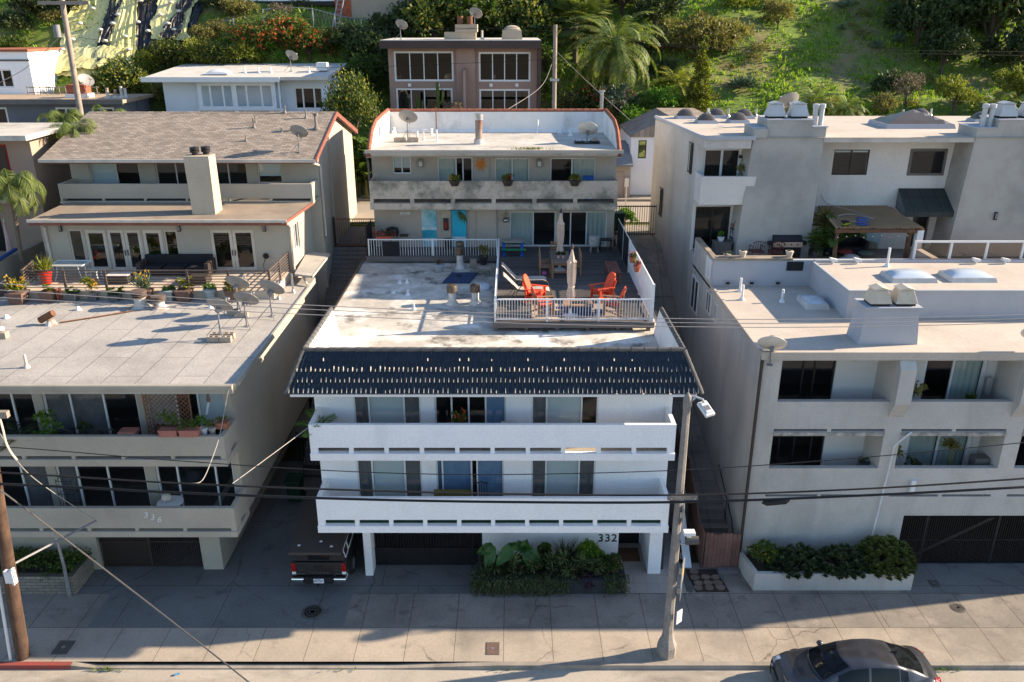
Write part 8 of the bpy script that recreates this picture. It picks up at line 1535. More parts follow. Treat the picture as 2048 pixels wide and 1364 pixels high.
b=MB(Wr(-14.9)); b.wall(55.2,56.0,10,14.5,[(55.3,55.9,12.9,14.35)],.1); P('bay_side',b,m_bluewhite,bU); window(bU,Wr(-14.9),55.3,55.9,12.9,14.35,cols=(1,),fw=.1,recess=.0)
for o in uv: window(bU,Wf(55.2),*o,cols=(1,1.5,1),fw=.11,recess=-.02)
for x in (-17.9,-15.0): b=MB(); b.box(x,x+.2,55.1,55.2,10,12.7); P('bay_trim',b,m_bluewhite,bU)
b=MB(); b.box(-20.3,-14.75,55.05,55.2,12.7,12.85); P('bay_trim',b,m_alum,bU)
b=MB(); b.add([(-23.4,54.6,14.55),(-11.7,54.9,14.6),(-11.7,62,15.2),(-23.4,62,15.15),(-23.4,54.6,14.75),(-11.7,54.9,14.8),(-11.7,62,15.3),(-23.4,62,15.25)],[(3,2,1,0),(0,1,5,4),(1,2,6,5),(2,3,7,6),(3,0,4,7),(4,5,6,7)]); P('roof',b,mat('pale roof sheet',(.6,.57,.52)),bU); b=MB(); b.box(-23.45,-14.7,54.5,54.62,14.5,14.8); P('fascia',b,m_alum,bU)
skylight('skylight','white skylight at the left of the pale blue house roof',(-19.0,56.2,14.9),1.3,1.0,.12,.2,m_alum,m_alum); dup(dA,(-14.6,57.5,15.0),R(150),'dish standing on the pale blue house roof','dishes on the houses behind',(1.1,)*3)
b=MB(); b.box(-12.9,-12.2,57.2,57.8,15.05,15.55); single('roof_unit',b,m_alum,'white air unit on the right of the pale blue house roof','air unit',bevel=.03)
for k,x in enumerate((-17.5,-16.6,-15.8,-13.3)): vent_pipe((x,56.8,14.9),.4,.06,'white vent on the pale blue roof, %s'%['leftmost','second from left','third from left','rightmost'][k],m_alum,'vents on the pale blue roof')
# left: white house, slate house
bW=T('house','white stucco house with a red roof edge at the left picture edge','house',(-36,58,10)); ww=[(-34.55,-33.3,14.1,15.0)]
ww=[(-34.9,-33.5,13.9,15.1)]
b=MB(Wf(58)); b.wall(-42,-32.2,8,16.2,ww,.2); P('wall',b,m_white,bW); window(bW,Wf(58),*ww[0],cols=(1,1),fw=.1); b=MB(); b.box(-32.4,-32.2,58.2,64,8,16.2); P('wall',b,m_white,bW); b=MB(); b.box(-42,-32.1,57.9,64,16.2,16.35); P('roof',b,m_terra,bW); b=MB(); b.box(-42,-32.15,57.95,58.0,15.6,15.72); P('band',b,m_greyframe,bW); b=MB(); b.box(-42,-32.4,60,60.1,8,16); P('partition',b,m_inner,bW)
bN=T('house','slate grey house with flat tan roof and brick chimney','house',(-30,54,8)); nw=[(-28.9,-27.3,11.9,13.0),(-26.6,-25.2,11.9,13.0),(-33.2,-32.0,11.9,13.0)]
b=MB(Wf(54)); b.wall(-40,-24.6,8,13.3,nw,.2); P('wall',b,m_navyhouse,bN); b=MB(); b.box(-24.8,-24.6,54.2,58,8,13.3); P('wall',b,m_navyhouse,bN)
for o in nw: window(bN,Wf(54),*o,cols=(1,1.6),fw=.1,recess=.0)
b=MB(); b.box(-40,-24.6,56,56.1,8,13.2); P('partition',b,m_inner,bN); b=MB(); b.box(-40,-24.3,53.4,58.2,13.3,13.5); P('roof',b,mat('tan gravel roof',(.42,.32,.23)),bN); b=MB(); b.box(-40,-24.28,53.3,53.42,13.25,13.55); P('fascia',b,m_greyframe,bN)
b=MB(); b.box(-28.6,-27.2,54.9,55.9,13.5,13.75); q=P('chimney_base',b,m_alum,bN); b=MB(); b.box(-28.5,-27.3,55,55.8,13.75,14.3); P('chimney',b,m_brick,q)
dup(dA,(-27.0,54.6,13.55),R(60),'dish beside the brick chimney of the slate house','dishes on the houses behind',(1.2,)*3)
for k,(x,h) in enumerate(((-24.8,.7),(-25.2,.5),(-24.55,.6),(-25.7,.6))): vent_pipe((x-.3,55.2,13.5),h,.1,'pale flue near the wooden pole on the slate house roof, %s'%['nearest the pole','second','rightmost','leftmost'][k],m_rustwhite,'flues on the slate house roof')
t=T('deck_railing','weathered timber deck railing below the yellow tarp','railing',(-26,58,13.5)); b=MB()
for z in (13.6,13.95): b.box(-32.4,-27.6,57.4,57.45,z,z+.06)
for k in range(12): x=-32.4+.42*k; b.box(x,x+.05,57.45,57.5,13.1,14.05)
P('rails',b,m_greywood,t)
# left neighbour
bM=T('house','tan house with white flat roof and red framed balcony at the left edge','house',(-27,38,6))
b=MB(Wf(38)); b.wall(-34,-21.8,0,13.2,[(-24.6,-22.9,10.9,12.9),(-26,-23.9,7.9,9.9)],.2); P('wall',b,mat('tan pink stucco',(.38,.29,.23),(.33,.25,.2),.6,.9,.3,30),bM); window(bM,Wf(38),-24.6,-22.9,10.9,12.9,cols=(1,1),fm=mat('red door frame',(.35,.03,.03)),name='sliding_door',fw=.12)
b=MB(); b.box(-22.0,-21.8,38.2,41.5,0,13.2); P('wall',b,mat('tan pink stucco',(.38,.29,.23)),bM); b=MB(); b.box(-34,-22,41,41.1,0,13); P('partition',b,m_inner,bM); b=MB(); b.add([(-34,36.9,13.2),(-21.3,36.9,13.2),(-21.3,41.6,13.25),(-34,41.6,13.25),(-34,36.9,13.42),(-21.3,36.9,13.42),(-21.3,41.6,13.45),(-34,41.6,13.45)],[(3,2,1,0),(0,1,5,4),(1,2,6,5),(2,3,7,6),(3,0,4,7),(4,5,6,7)]); P('roof',b,m_roofrear,bM)
b=MB(); b.box(-34,-22.4,36.6,38,10.5,10.75); P('balcony',b,m_tanblock,bM); b=MB(); b.box(-34,-21.9,31.5,38,0,7.6); P('terrace',b,mat('tan pink stucco',(.38,.29,.23)),bM); b=MB(); b.box(-22.1,-21.9,31.5,38,7.6,8.5); b.box(-34,-22.1,31.5,31.7,7.6,8.5); P('terrace_wall',b,m_tanblock,bM)
t=T('lounge_chair','white slatted chair against the red door of the left neighbour balcony','chair',(-23.2,37,10.75)); b=MB()
for k in range(5): b.box(-23.7,-22.9,36.95,37.0,11.3+.28*k,11.42+.28*k)
P('slats',b,m_alum,t); b=MB(); 
for x in (-23.7,-22.95): b.box(x,x+.06,37.0,37.05,10.75,12.6)
P('frame',b,m_potred,t)
for k,(x,l) in enumerate(((-22.9,'white pot on the left neighbour balcony'),)): potted((x,36.8,10.76),l,pot='round',pm=m_alum,ps=(.4,.4),leaf='dark',style='shrub',r=.3,h=.3)
t=T('parasol','folded pink and white parasol under the left neighbour balcony','parasol',(-22.9,36.6,7.6)); b=MB(); b.tube([(-22.9,36.6,7.6),(-22.9,36.6,9.8)],.02,5); P('pole',b,m_alum,t); b=MB(); b.lathe((-22.9,36.6,8.2),[(.16,0),(.14,.3),(.05,1.3),(.01,1.5)],8); P('canopy',b,mat('pink canvas',(.6,.4,.38)),t)
t=T('barbecue','covered black barbecue on the left neighbour terrace','barbecue',(-22.9,34.5,7.6)); b=MB(); b.lathe((-22.9,34.5,7.6),[(.55,0),(.6,.5),(.5,.85),(.2,1.0)],10); P('cover',b,m_blackfab,t,smooth=True)
b=MB(); b.prism([(-22.0,33,8.45),(-21.85,33,8.45),(-21.85,35.5,8.65),(-22,35.5,8.65)],(0,0,.1)); single('surfboard',b,mat('blue board',(.03,.08,.25)),'dark blue board lying on the left neighbour wall','board')
# right: small white house, garage
bS=T('house','narrow white house with grey shingle roof seen through the right gap','house',(8.5,52,7.9)); sw_=[(7.85,8.3,11.3,12.2)]
b=MB(Wf(51.5)); b.wall(7.3,12,7.9,11.6,[(7.75,8.25,10.2,11.3)],.2); P('wall',b,m_white,bS); window(bS,Wf(51.5),7.75,8.25,10.2,11.3,cols=(1,),fm=m_darkframe); b=MB(); b.box(7.3,7.5,51.7,57,7.9,11.6); P('wall',b,m_white,bS); b=MB(); b.prism([(7.2,51.4,11.6),(9.6,51.4,12.7),(12.1,51.4,12.7),(12.1,51.4,11.5),(7.2,51.4,11.5)],(0,5.5,0)); P('roof',b,m_shingle,bS)
bG=T('garage','small grey garage with a beige door across the back street','garage',(6.7,50.8,7.9)); b=MB(); b.box(5.4,7.28,50.9,54,7.9,9.9); P('wall',b,m_r332,bG); b=MB(); b.box(5.6,6.9,50.86,50.899,7.93,9.5); P('door',b,mat('beige garage door',(.42,.35,.3)),bG); b=MB(); b.prism([(5.2,50.5,9.85),(5.2,50.5,9.98),(5.2,52.5,10.9),(5.2,54.5,10.9),(5.2,54.5,9.85)],(2.15,0,0)); P('roof',b,mat('grey shingle',(.25,.25,.25)),bG); b=MB(); b.box(6.92,7.27,50.8,50.86,7.93,9.2); P('side_gate',b,mat('beige garage door',(.42,.35,.3)),bG)
t=T('street_sign','small white street sign on a post at the back street','sign',(6.3,45.4,7.8)); b=MB(); b.tube([(6.3,45.4,7.8),(6.3,45.4,10.0)],.035,6); P('post',b,m_galv,t); b=MB(); b.box(6.18,6.42,45.36,45.38,9.6,10.05); P('panel',b,m_alum,t)
vent_pipe((7.0,44.6,13.0) if False else (5.75,55,12.0),1.9,.12,'grey flue with a conical cap between the shrubs behind the rear house',m_galv,cap=True)
# retaining wall and lattice fence high on the hill
p=hillhit(705,30); p2=hillhit(860,33); t=T('retaining_wall','tan block retaining wall high on the hillside','wall',(p.x,p.y,p.z)); b=MB(); b.box(p.x,p2.x+2,p.y-.3,p.y+3,p.z-1.5,p.z+1.3); P('wall',b,m_tanblock,t); b=MB(); b.box(p.x-1.2,p.x,p.y-.35,p.y+3,p.z-1.5,p.z+1.2); P('brick_end',b,m_brick,t)
f_=T('lattice_fence','white lattice fence on top of the hillside retaining wall','fence',(p.x,p.y,p.z+1.3)); b=MB()
for k in range(58): x=p.x+.1*k*1.45; b.box(x,x+.05,p.y-.1,p.y-.06,p.z+1.3,p.z+2.3)
P('pickets',b,m_alum,f_,kind='stuff'); b=MB(); b.box(p.x,p.x+8.4,p.y-.06,p.y-.02,p.z+1.4,p.z+1.48); b.box(p.x,p.x+8.4,p.y-.06,p.y-.02,p.z+2.1,p.z+2.18); P('rail',b,m_alum,f_)
bT=T('house','white house base with dark trim at the top left of the hill','house',(p.x-3,p.y+1,p.z+1)); b=MB(); b.box(p.x-9,p.x-1.3,p.y+.2,p.y+6,p.z+.9,p.z+5); P('wall',b,m_white,bT); b=MB(); b.box(p.x-9,p.x-1.2,p.y+.1,p.y+.19,p.z+.6,p.z+.9); P('trim',b,m_black,bT)
def ladder(name,u0,v0,u1,v1,lab,m,n):
    a=hillhit(u0,v0); c=a+Vector(((u1-u0)/1650*a.y,1.2,(v0-v1)/1650*a.y*1.02)); t=T(name,lab,'ladder',a); b=MB(); d=(c-a); s=Vector((.22,0,0)); b.tube([a-s,c-s],.05,5); b.tube([a+s,c+s],.05,5); P('side_rail',b,m,t); b=MB()
    for k in range(n): q=a+d*((k+.5)/n); b.tube([q-s,q+s],.035,4)
    P('rungs',b,m,t)
ladder('ladder',668,70,682,0,'aluminium ladder leaning up the hill beside the retaining wall',m_galv,9); ladder('ladder',668,76,672,40,'orange stepladder standing on the hillside path',mat('orange fibreglass',(.6,.22,.1)),5)
def chainlink(lab,pts,hh,grp):
    q=[hillhit(*a) for a in pts]; t=T('chain_link_fence',lab,'fence',q[0],grp); b=MB(); b.tube([p+Vector((0,0,hh)) for p in q],.03,5); P('top_rail',b,m_galv,t)
    for p in q: b=MB(); b.tube([p-Vector((0,0,.3)),p+Vector((0,0,hh+.05))],.045,6); P('post',b,m_galv,t)
    b=MB()
    for a,c in zip(q[:-1],q[1:]):
        n=int((c-a).length/.28)
        for k in range(n):
            for s in (0,1): x=a.lerp(c,(k+s)/n); y=a.lerp(c,(k+1-s)/n); b.tube([x+Vector((0,0,.05)),y+Vector((0,0,hh))],.006,3,False)
    P('mesh',b,m_galv,t,kind='stuff')
chainlink('chain link fence running along the hill above the orange flowering shrubs',[(530,62),(575,55),(628,58),(672,72),(725,82),(780,85)],1.4,'chain link fences on the hill'); chainlink('chain link fence climbing the slope at the edge of the tarps',[(385,102),(420,82),(470,70)],1.0,'chain link fences on the hill')
# poles on the hill
t=T('utility_pole','silvered wooden utility pole with transformer in front of the tarp hillside','utility pole',(-26.6,52.6,8)); b=MB(); b.tube([(-26.75,52.6,7.8),(-26.5,52.6,20)],[.2,.15],9); P('pole',b,m_greywood,t,smooth=True); b=MB(); b.box(-27.9,-24.9,52.42,52.58,19.0,19.2); P('crossarm',b,m_greywood,t); b=MB(); b.cyl((-27.0,52.3,17.2),.2,.7,10); P('transformer',b,m_lampgrey,t,smooth=True)
t=T('utility_pole','slim silvered utility pole behind the right end of the brown house','utility pole',(2.6,52.4,8)); b=MB(); b.tube([(2.6,52.4,7.8),(2.57,52.4,17.9)],[.16,.12],9); P('pole',b,m_greywood,t,smooth=True); b=MB(); b.box(2.3,2.85,52.25,52.33,14.7,14.85); P('bracket',b,m_galv,t)
GH='wires over the hillside'
for k,(l,pts) in enumerate((('upper wire crossing the hillside to the right',((400,40,53),(760,62,53),(1110,55,52.4),(1400,92,53),(2100,104,54))),('lower wire crossing the hillside to the right',((700,54,53),(1110,62,52.4),(1400,96,53),(2100,112,54))),('wire from the silvered pole over the pale blue house',((140,72,53),(340,100,53),(620,135,53),(1110,118,52.4))),('wire from the slim pole running right behind the roofs',((1110,120,52.4),(1400,165,52.6),(1700,190,53),(2100,212,54))),('slack wire from the slim pole down to the rear house',((1105,125,52.4),(1080,175,50),(1000,228,46))),('wire slanting from the slim pole down through the palms',((1115,105,52.4),(1180,168,52),(1260,240,52)))) ): cable('power_line',l,[aty(*a) for a in pts],.011,m_wirepale if k in (4,5) else m_cable,'power line',GH)
cable('service_drop','wire from the silvered pole to the white house at left',[aty(125,68,53),aty(60,130,56),aty(0,165,58)],.025,m_wirepale)
# flag
p=hillhit(1352,40); t=T('flag','striped flag hanging on a pole among the hill trees','flag',p); b=MB(); b.tube([p,p+Vector((.3,-.3,3.2))],.03,5); P('pole',b,m_galv,t); b=MB(); 
for k in range(7): b.box(p.x+.1+.05*k,p.x+.14+.05*k,p.y-.32,p.y-.3,p.z+1.2,p.z+3.0)
P('white_stripes',b,m_alum,t); b=MB(); 
for k in range(7): b.box(p.x+.14+.05*k,p.x+.15+.05*k+.0,p.y-.32,p.y-.3,p.z+1.2,p.z+3.0)
P('red_stripes',b,m_potred,t); b=MB(); b.box(p.x+.1,p.x+.3,p.y-.34,p.y-.325,p.z+2.4,p.z+3.0); P('canton',b,m_blue,t)
# ================================================================ TARPS ON THE SLOPE
def tarp(lab,quad,m,seed,lift,nx=26,ny=40,name='tarp'):
    """a creased sheet pegged on the slope; quad = top left, top right, bottom right, bottom left in the photo"""
    A,B,Cc,D=[hillhit(*q) for q in quad]; random.seed(seed); vs=[]; o=random.uniform(0,50)
    for j in range(ny+1):
        for i in range(nx+1):
            f=i/nx; g=j/ny; p=A.lerp(B,f).lerp(D.lerp(Cc,f),g); e=Vector((p.x,p.y,0)); wv=mnoise.noise(Vector((f*9+o,g*1.6,0)))*.5+mnoise.noise(Vector((f*22+o,g*4+f*6,5)))*.28+mnoise.noise(Vector((f*30,g*24+o,9)))*.14
            edge=(.35*mnoise.noise(Vector((g*7+o,f>.5,3)))+.15*mnoise.noise(Vector((g*25+o,f>.5,8))))*(1 if f in(0,1) else 0)
            q=Vector((p.x+edge+.35*mnoise.noise(Vector((g*3,f*3+o,2))),p.y,0)); q.z=ground_z(q.x,q.y)+lift+max(-.15,.35*wv); vs.append(q)
    b=MB(); b.add(vs,[(j*(nx+1)+i,j*(nx+1)+i+1,(j+1)*(nx+1)+i+1,(j+1)*(nx+1)+i) for j in range(ny) for i in range(nx)]); return single(name,b,m,lab,'tarp','tarps pinned on the landslide slope')
tarp('crumpled yellow tarp strip at the far left of the slope',((185,-30),(250,-30),(215,165),(95,165)),m_tarpy,1,.35); tarp('pale yellow tarp strip left of the first black one',((240,-30),(300,-30),(240,160),(190,165)),m_tarpy,2,.42)
tarp('narrow black tarp strip between the yellow ones',((236,-5),(254,-5),(212,150),(182,152)),m_tarpb,3,.62); tarp('long yellow tarp strip left of the widest black one',((250,-30),(296,-30),(270,158),(205,160)),m_tarpy,4,.55)
tarp('widest black tarp in the middle of the slope',((292,-30),(345,-30),(318,108),(270,110)),m_tarpb,5,.40); tarp('yellow tarp strip right of the widest black one',((338,-30),(416,-30),(374,98),(310,100)),m_tarpy,6,.58); tarp('short black tarp patch at the right of the slope',((372,22),(394,8),(358,98),(322,104)),m_tarpb,7,.80); tarp('crumpled yellow tarp end at the bottom of the slope',((150,120),(260,118),(215,163),(90,168)),m_tarpy,8,.75,30,20); tarp('black tarp edge showing under the right yellow strip',((406,-30),(422,-30),(392,95),(366,100)),m_tarpb,9,.30)
sb=MB(); sb.ball((0,0,.1),.2,7,.55); s0=single('sandbag',sb,m_bag,'pale sandbag holding down the tarps','sandbag','sandbags on the tarps',smooth=True); random.seed(3); k=0
for (u,v) in [(205,10),(232,22),(190,45),(240,55),(165,75),(205,85),(150,105),(215,110),(255,100),(285,30),(280,70),(300,88),(262,125),(330,12),(325,55),(340,75),(390,5),(362,50),(352,85),(130,125),(110,150),(230,75),(345,30)]:
    p=hillhit(u,v)+Vector((0,0,.75)); 
    if k==0: s0.location=p
    else: c=s0.copy(); C.objects.link(c); c.location=p
    k+=1
# ================================================================ VEGETATION
def hp(u,v,dz=0): p=hillhit(u,v); return (p.x,p.y,p.z+dz)
def pxr(p,px): return px*(p[1]*_cp+ (CAM_Z-p[2])*_sp)/FPX
def hb(u,v,px,lab,kind='round',col='green',sz=1.0,grp=None,bl=None,name='shrub',cat='shrub',size=.13,clumps=260,nb=260,seed=None):
    p=hp(u,v); return bush((p[0],p[1],p[2]-(.1 if kind!='tree' or v>200 else pxr(p,px)*.35)),pxr(p,px),lab,kind,col,seed,name,cat,grp,bl,None,sz,clumps,9,size,nb)
random.seed(11)
G1='hedge shrubs above the pale blue house'
for u,v,r,c,l in ((250,210,62,'ficus','tall bright yellow green shrub left of the pale blue house'),(215,222,40,'yellow','shrub between the slate house and the yellow green shrub'),(300,215,44,'yellow','shrub at the left corner of the pale blue house'),(345,225,46,'olive','shrub in front of the left wall of the pale blue house'),(420,232,40,'green','low shrub below the bay window of the pale blue house'),(300,158,38,'yellow','hedge shrub at the foot of the black tarp'),(345,152,46,'ficus','second hedge shrub from the tarp'),(395,150,46,'yellow','third hedge shrub from the tarp'),(445,148,44,'ficus','fourth hedge shrub from the tarp, behind the roof'),(490,146,42,'yellow','last hedge shrub before the orange flowers'),(410,98,30,'olive','olive shrub beside the fence on the slope'),(440,74,24,'olive','smaller olive shrub higher up the slope fence')): hb(u,v,r,l,'round',c,1.0,G1,size=.11,clumps=330)
G2='orange flowering shrubs on the slope'
for u,v,r,l in ((515,118,52,'orange flowering shrub at the left of its group'),(565,112,58,'widest orange flowering shrub, in the middle of its group'),(620,125,50,'orange flowering shrub lower right of its group'),(655,105,34,'orange flowering shrub nearest the ladder')): hb(u,v,r,l,'round','green',.95,G2,lf_orange,size=.11,clumps=320,nb=120)
hb(560,45,30,'bare twiggy bush above the orange flowers','tree','dry',1,size=.08); hb(600,15,30,'leafy bush on the grassy bank by the ladder','round','green',.8); 
GA='spiky rosettes below the orange shrubs'
for k,(u,v,r) in enumerate(((455,112,20),(497,122,24),(520,132,22),(545,120,24),(575,130,22),(595,118,20),(560,140,22),(470,128,18))):
    p=hp(u,v,.3); rosette_plant(p,pxr(p,r),'spiky green rosette plant, %s below the orange flowers'%['leftmost','second from left','third from left','fourth from left','fifth from left','rightmost','lowest','small one'][k],34,.09,'lime','spiky_rosette','plant',GA,1,.5,-.2)
bush((-9.7,51.9,10.4),2.15,'dense round yellow green tree left of the brown house','round','ficus',2,'tree','tree',sz=1.5,size=.075,clumps=700); bush((-9.4,51.6,7.9),1.6,'dark green understorey tree below the dense round tree','round','green',1,'tree','tree',sz=1.5,size=.1,clumps=400); hb(735,200,60,'round green shrub leaning on the brown house wall','round','green',1.0,size=.11,clumps=380); hb(745,150,60,'dark ivy mass behind the left end of the brown house','round','dark',1,size=.12,clumps=330); hb(700,110,45,'dark shrub under the chain link fence','round','dark',.9); hb(780,75,50,'dark green shrub below the retaining wall','low','dark',1.1); hb(820,85,55,'grey green shrub behind the dish of the brown house','round','dark',1,)
G3='big trees behind the brown house'
for u,v,r,c,l in ((870,95,75,'ficus','big leafy tree behind the left half of the brown house'),(950,90,85,'green','tallest leafy tree behind the middle of the brown house'),(1030,105,80,'ficus','big leafy tree behind the right end of the brown house'),(985,40,70,'dark','dark tree at the top behind the brown house'),(1085,150,50,'green','leafy tree by the slim pole'),(1075,215,40,'green','shrubs right of the brown house corner'),(900,30,60,'dark','dark tree at the top left of the big trees'),(1080,55,55,'dark','dark tree above the slim pole')): hb(u,v,r,l,'tree',c,1.05,G3,name='tree',cat='tree',size=.12,clumps=420)
p=hp(1150,125); fanpalm((p[0],p[1],p[2]-.5),2.6,'fan palm with pale leaves right of the slim pole',3.2,34,1); p=hp(1180,80); fanpalm((p[0],p[1],p[2]-.5),2.0,'smaller fan palm behind the slim pole',2.6,26,2)
p=hp(1225,205); palm((p[0],p[1],p[2]-.3),4.1,'large feathery date palm in the middle of the hillside garden',4.0,60,1.7,'date_palm',None,3,.17,.013,-.7,44,.42)
G4='garden shrubs below the date palm'
for u,v,r,c,l,bl in ((1185,235,48,'green','shrub with red flowers below the date palm, left one',lf_redf),(1235,240,48,'blue','grey green shrub with pink flowers below the date palm',lf_pinkf),(1265,265,36,'lime','bright green shrub beside the small white house',None),(1285,240,36,'green','shrub above the small white house',None),(1150,245,40,'dark','dark shrub behind the terracotta parapet',None),(1330,235,40,'lime','leafy garden shrub left of the cone shrub',None),(1370,232,30,'yellow','yellow green shrub at the foot of the cone shrub',None)): hb(u,v,r,l,'round',c,1,G4,bl,size=.13,nb=60)
p=hp(1350,190); palm((p[0],p[1],p[2]),2.0,'small bright young palm left of the cone shrub',.8,26,1.3,'palm_tree',None,8,.3,.03,-.2,22,.12,m=lf_yellow)
hb(1395,228,70,'tall narrow cone shaped yellow green shrub','cone','yellow',.95,size=.09,clumps=600,name='cone_shrub'); 
hb(1395,128,80,'large rounded olive green tree at the top of the garden','tree','olive',.95,None,name='tree',cat='tree',size=.10,clumps=480); hb(1450,110,55,'rounded olive tree on the right shoulder of the large one','tree','olive',.95,None,name='tree',cat='tree',size=.10,clumps=380); hb(1310,60,60,'dark tree above the garden terraces','tree','dark',1,name='tree',cat='tree'); hb(1245,30,55,'dark green tree behind the date palm','tree','dark',1,name='tree',cat='tree'); hb(1330,150,40,'dark shrub on the garden terraces','low','dark',1); hb(1290,130,40,'reddish leaved shrub on the terraces right of the palm','round','dark',1,bl=lf_redf,nb=40); hb(1180,10,60,'tree at the very top above the fan palms','tree','green',1,name='tree',cat='tree')
hb(1555,60,36,'olive bush alone on the sunny slope','round','olive',1.1,clumps=330,size=.12); hb(1475,15,40,'yellow green bush at the top of the sunny slope','low','yellow',.9)
GG='blue grey agaves on the slope'
for u,v,r,n,h,l in ((1485,180,26,26,7,'cluster of blue green agaves on the lower slope'),(1690,22,20,30,2,'agave at the top edge of the slope'),(1752,100,22,34,1,'spiky agave in the middle of the slope shade'),(1790,88,20,30,2,'agave right of the spiky one'),(1683,62,14,24,1,'small agave high in the shade')): p=hp(u,v,.1); rosette_plant(p,pxr(p,r),l,n,.16,'blue','agave','agave',GG,h)
G5='dark trees at the top right of the hill'
for u,v,r,c,l in ((1830,95,70,'dark','dark tree left in the top right wood'),(1900,60,85,'dark','dark tree second from left in the top right wood'),(1975,95,95,'dark','largest dark tree of the top right wood'),(2050,70,90,'dark','dark tree at the right picture edge, upper'),(1880,150,60,'dark','dark lower tree in the top right wood'),(2045,165,75,'dark','dark tree at the right picture edge, lower'),(1960,20,80,'dark','highest dark tree in the top right wood'),(1810,30,60,'olive','olive tree at the top, left of the dark wood'),(2130,20,110,'dark','dark tree beyond the right picture edge')): hb(u,v,r,l,'tree',c,1.15,G5,name='tree',cat='tree',size=.11,clumps=430)
hb(1790,185,45,'dark shrub below the agaves','low','dark',1.2); hb(1810,215,40,'bare twiggy dry bush above the pyramid skylight','tree','dry',1.1,size=.07); hb(1905,232,44,'light yellow green tree behind the right roof','tree','yellow',1.1,name='tree',cat='tree',clumps=420,size=.11); hb(2035,225,50,'yellow green tree at the right edge behind the roof','tree','yellow',1.1,name='tree',cat='tree',clumps=380); hb(1765,235,30,'olive bush just behind the right roof','round','olive',1.1); hb(1700,240,30,'low bush behind the roof left of the pyramid skylight','low','olive',1.1)
for k,(u,v,L,l) in enumerate(((1625,238,2.3,'feathery palm behind the chimney hoods'),(1690,250,1.9,'feathery palm just left of the pyramid skylight'),(1985,245,2.0,'dark feathery palm at the right behind the roof'),(2035,235,2.2,'feathery palm at the right picture edge behind the roof'))): p=hp(u,v); palm((p[0],p[1],p[2]-.2),L,l,1.3,26,1.5,'palm_tree','palms behind the right building',20+k,.24,.022,-.4,26,.1)
# left side slope
for u,v,r,c,l in ((30,60,40,'dark','dark bush at the left edge of the slope'),(70,30,45,'dark','dark bush high at the left of the tarps'),(150,20,40,'dark','dark bush beside the silvered pole'),(110,45,28,'olive','olive bush left of the silvered pole'),(20,105,35,'green','green bush above the white house'),(75,135,26,'dark','dark scrub at the foot of the left slope'),(440,20,40,'dark','dark bush at the right edge of the tarps'),(480,30,36,'olive','brush above the fence right of the tarps')): hb(u,v,r,l,'low',c,1.1,'bushes on the left slope')
# palms at the left gap, banana plants
for k,(x,y,z,h,L,l) in enumerate(((-21.3,34.6,6.0,5.6,2.0,'tall drooping palm in front of the tan left neighbour'),(-20.9,40.0,6,7.2,1.7,'drooping palm behind the tall one at the left'),(-27.0,50.5,7.9,4.6,2.0,'drooping palm before the slate house, left one'),(-24.3,50.5,7.9,4.6,2.0,'drooping palm before the slate house, right one'))): palm((x,y,z),L,l,h,22,2.7,'queen_palm','drooping palms at the left',k+4,.30,.016,-.2,44,.09,(.2,.1),1.4)
for k,(x,y,h,l) in enumerate(((-8.6,50.9,3.6,'tall banana plant left of the rear house'),(-7.9,51.2,4.6,'tallest banana plant with upright leaf, beside the rear house'),(-8.9,50.4,2.6,'low banana plant at the kerb of the back street'),(-7.3,50.8,3.0,'banana plant partly behind the rear house'),(-9.6,51.0,3.4,'banana plant behind the shingle roof end'))): banana((x,y,7.9),h,l,12,k+1,'banana plants across the back street',w=.15)
for k,(x,y,r,c,l) in enumerate(((-8.3,51.8,1.6,'dark','dark undergrowth behind the banana plants'),(-7.0,52.4,1.8,'green','leafy shrub behind the banana plants'),(6.0,43.4,.7,'lime','succulent shrub by the iron fence in the right gap'),(4.6,52.5,1.6,'green','shrub across the back street behind the rear house'),(3.2,52.8,1.7,'dark','dark hedge across the back street by the slim pole'))): bush((x,y,7.8),r,l,'round',c,None,size=.14)
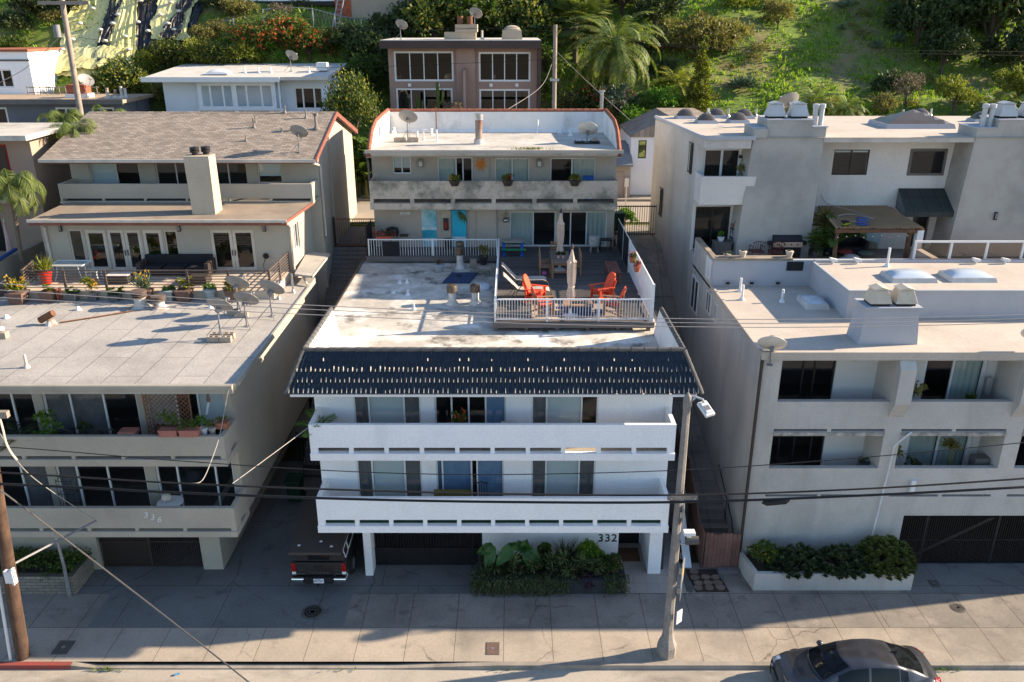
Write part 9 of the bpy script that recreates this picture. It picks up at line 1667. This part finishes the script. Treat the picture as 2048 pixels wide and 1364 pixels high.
# grass and weeds over the hillside
random.seed(77); gm=MB(); cnt=0
while cnt<30000:
    x=random.uniform(-42,48); y=random.uniform(57,80)
    if x<-8 and x>-32 and y<62 and random.random()<.5: continue
    n=mnoise.noise(Vector((x*.35,y*.35,7)))+.5*mnoise.noise(Vector((x*1.1,y*1.1,2)))
    if n<-.15 and random.random()<.8: continue
    z=ground_z(x,y)-.05; s=random.uniform(.12,.4)*(1+.8*max(0,n))
    for j in range(2): leaf(gm,Vector((x+random.uniform(-.1,.1),y,z)),Vector((random.uniform(-.6,.6),random.uniform(-.8,.2),random.uniform(.5,1))).normalized(),rv(),s,s*.32)
    cnt+=1
P('hillside_grass',gm,lf_grass,kind='stuff'); bpy.data.objects['hillside_grass']['label']='uneven green grass and weeds growing over the hillside'
random.seed(5); bl_=[]
while len(bl_)<90:
    x=random.uniform(-40,48); y=random.uniform(58.5,78)
    if mnoise.noise(Vector((x*.15,y*.2,9)))<-.05: continue
    bl_.append(((x,y,ground_z(x,y)),random.uniform(.25,.75),.6))
P('hillside_brush',cloud(bl_,3600,8,.16,spread=.45),lf_olive,kind='stuff'); bpy.data.objects['hillside_brush']['label']='low olive brush and weeds scattered over the slope'
# ================================================================ LIGHT, SKY, CAMERA
sc=bpy.context.scene
w=bpy.data.worlds.new('World'); sc.world=w; w.use_nodes=True; nt=w.node_tree
bg=nt.nodes['Background']; sky=nt.nodes.new('ShaderNodeTexSky'); sky.sky_type='NISHITA'; sky.sun_disc=False
SUN_EL,SUN_AZ=R(23),R(9.5)       # from the right, slightly behind the houses
sky.sun_elevation=SUN_EL; sky.sun_rotation=R(90)-SUN_AZ; sky.altitude=20; sky.air_density=1.0; sky.dust_density=.4; sky.ozone_density=2.2
nt.links.new(sky.outputs[0],bg.inputs[0]); bg.inputs[1].default_value=SKY_STR
l=bpy.data.lights.new('sun','SUN'); l.energy=SUN_STR; l.angle=R(.53); l.color=(1,.82,.60)
so=bpy.data.objects.new('sun',l); C.objects.link(so)
dv=Vector((math.cos(SUN_EL)*math.cos(SUN_AZ),math.cos(SUN_EL)*math.sin(SUN_AZ),math.sin(SUN_EL))); so.rotation_euler=dv.to_track_quat('Z','Y').to_euler(); so.location=(60,20,60)
cam=bpy.data.cameras.new('camera'); co=bpy.data.objects.new('camera',cam); C.objects.link(co); co.location=(0,0,CAM_Z); co.rotation_euler=(PI/2-PITCH,0,0)
cam.sensor_width=36; cam.lens=36*FPX/2048; cam.clip_end=4000; sc.camera=co
sc.view_settings.view_transform='Standard'; sc.view_settings.look='None'; sc.view_settings.exposure=EXPO; sc.view_settings.gamma=1
sc.cycles.max_bounces=8; sc.cycles.transparent_max_bounces=12; sc.cycles.diffuse_bounces=4; sc.cycles.caustics_reflective=False; sc.cycles.caustics_refractive=False
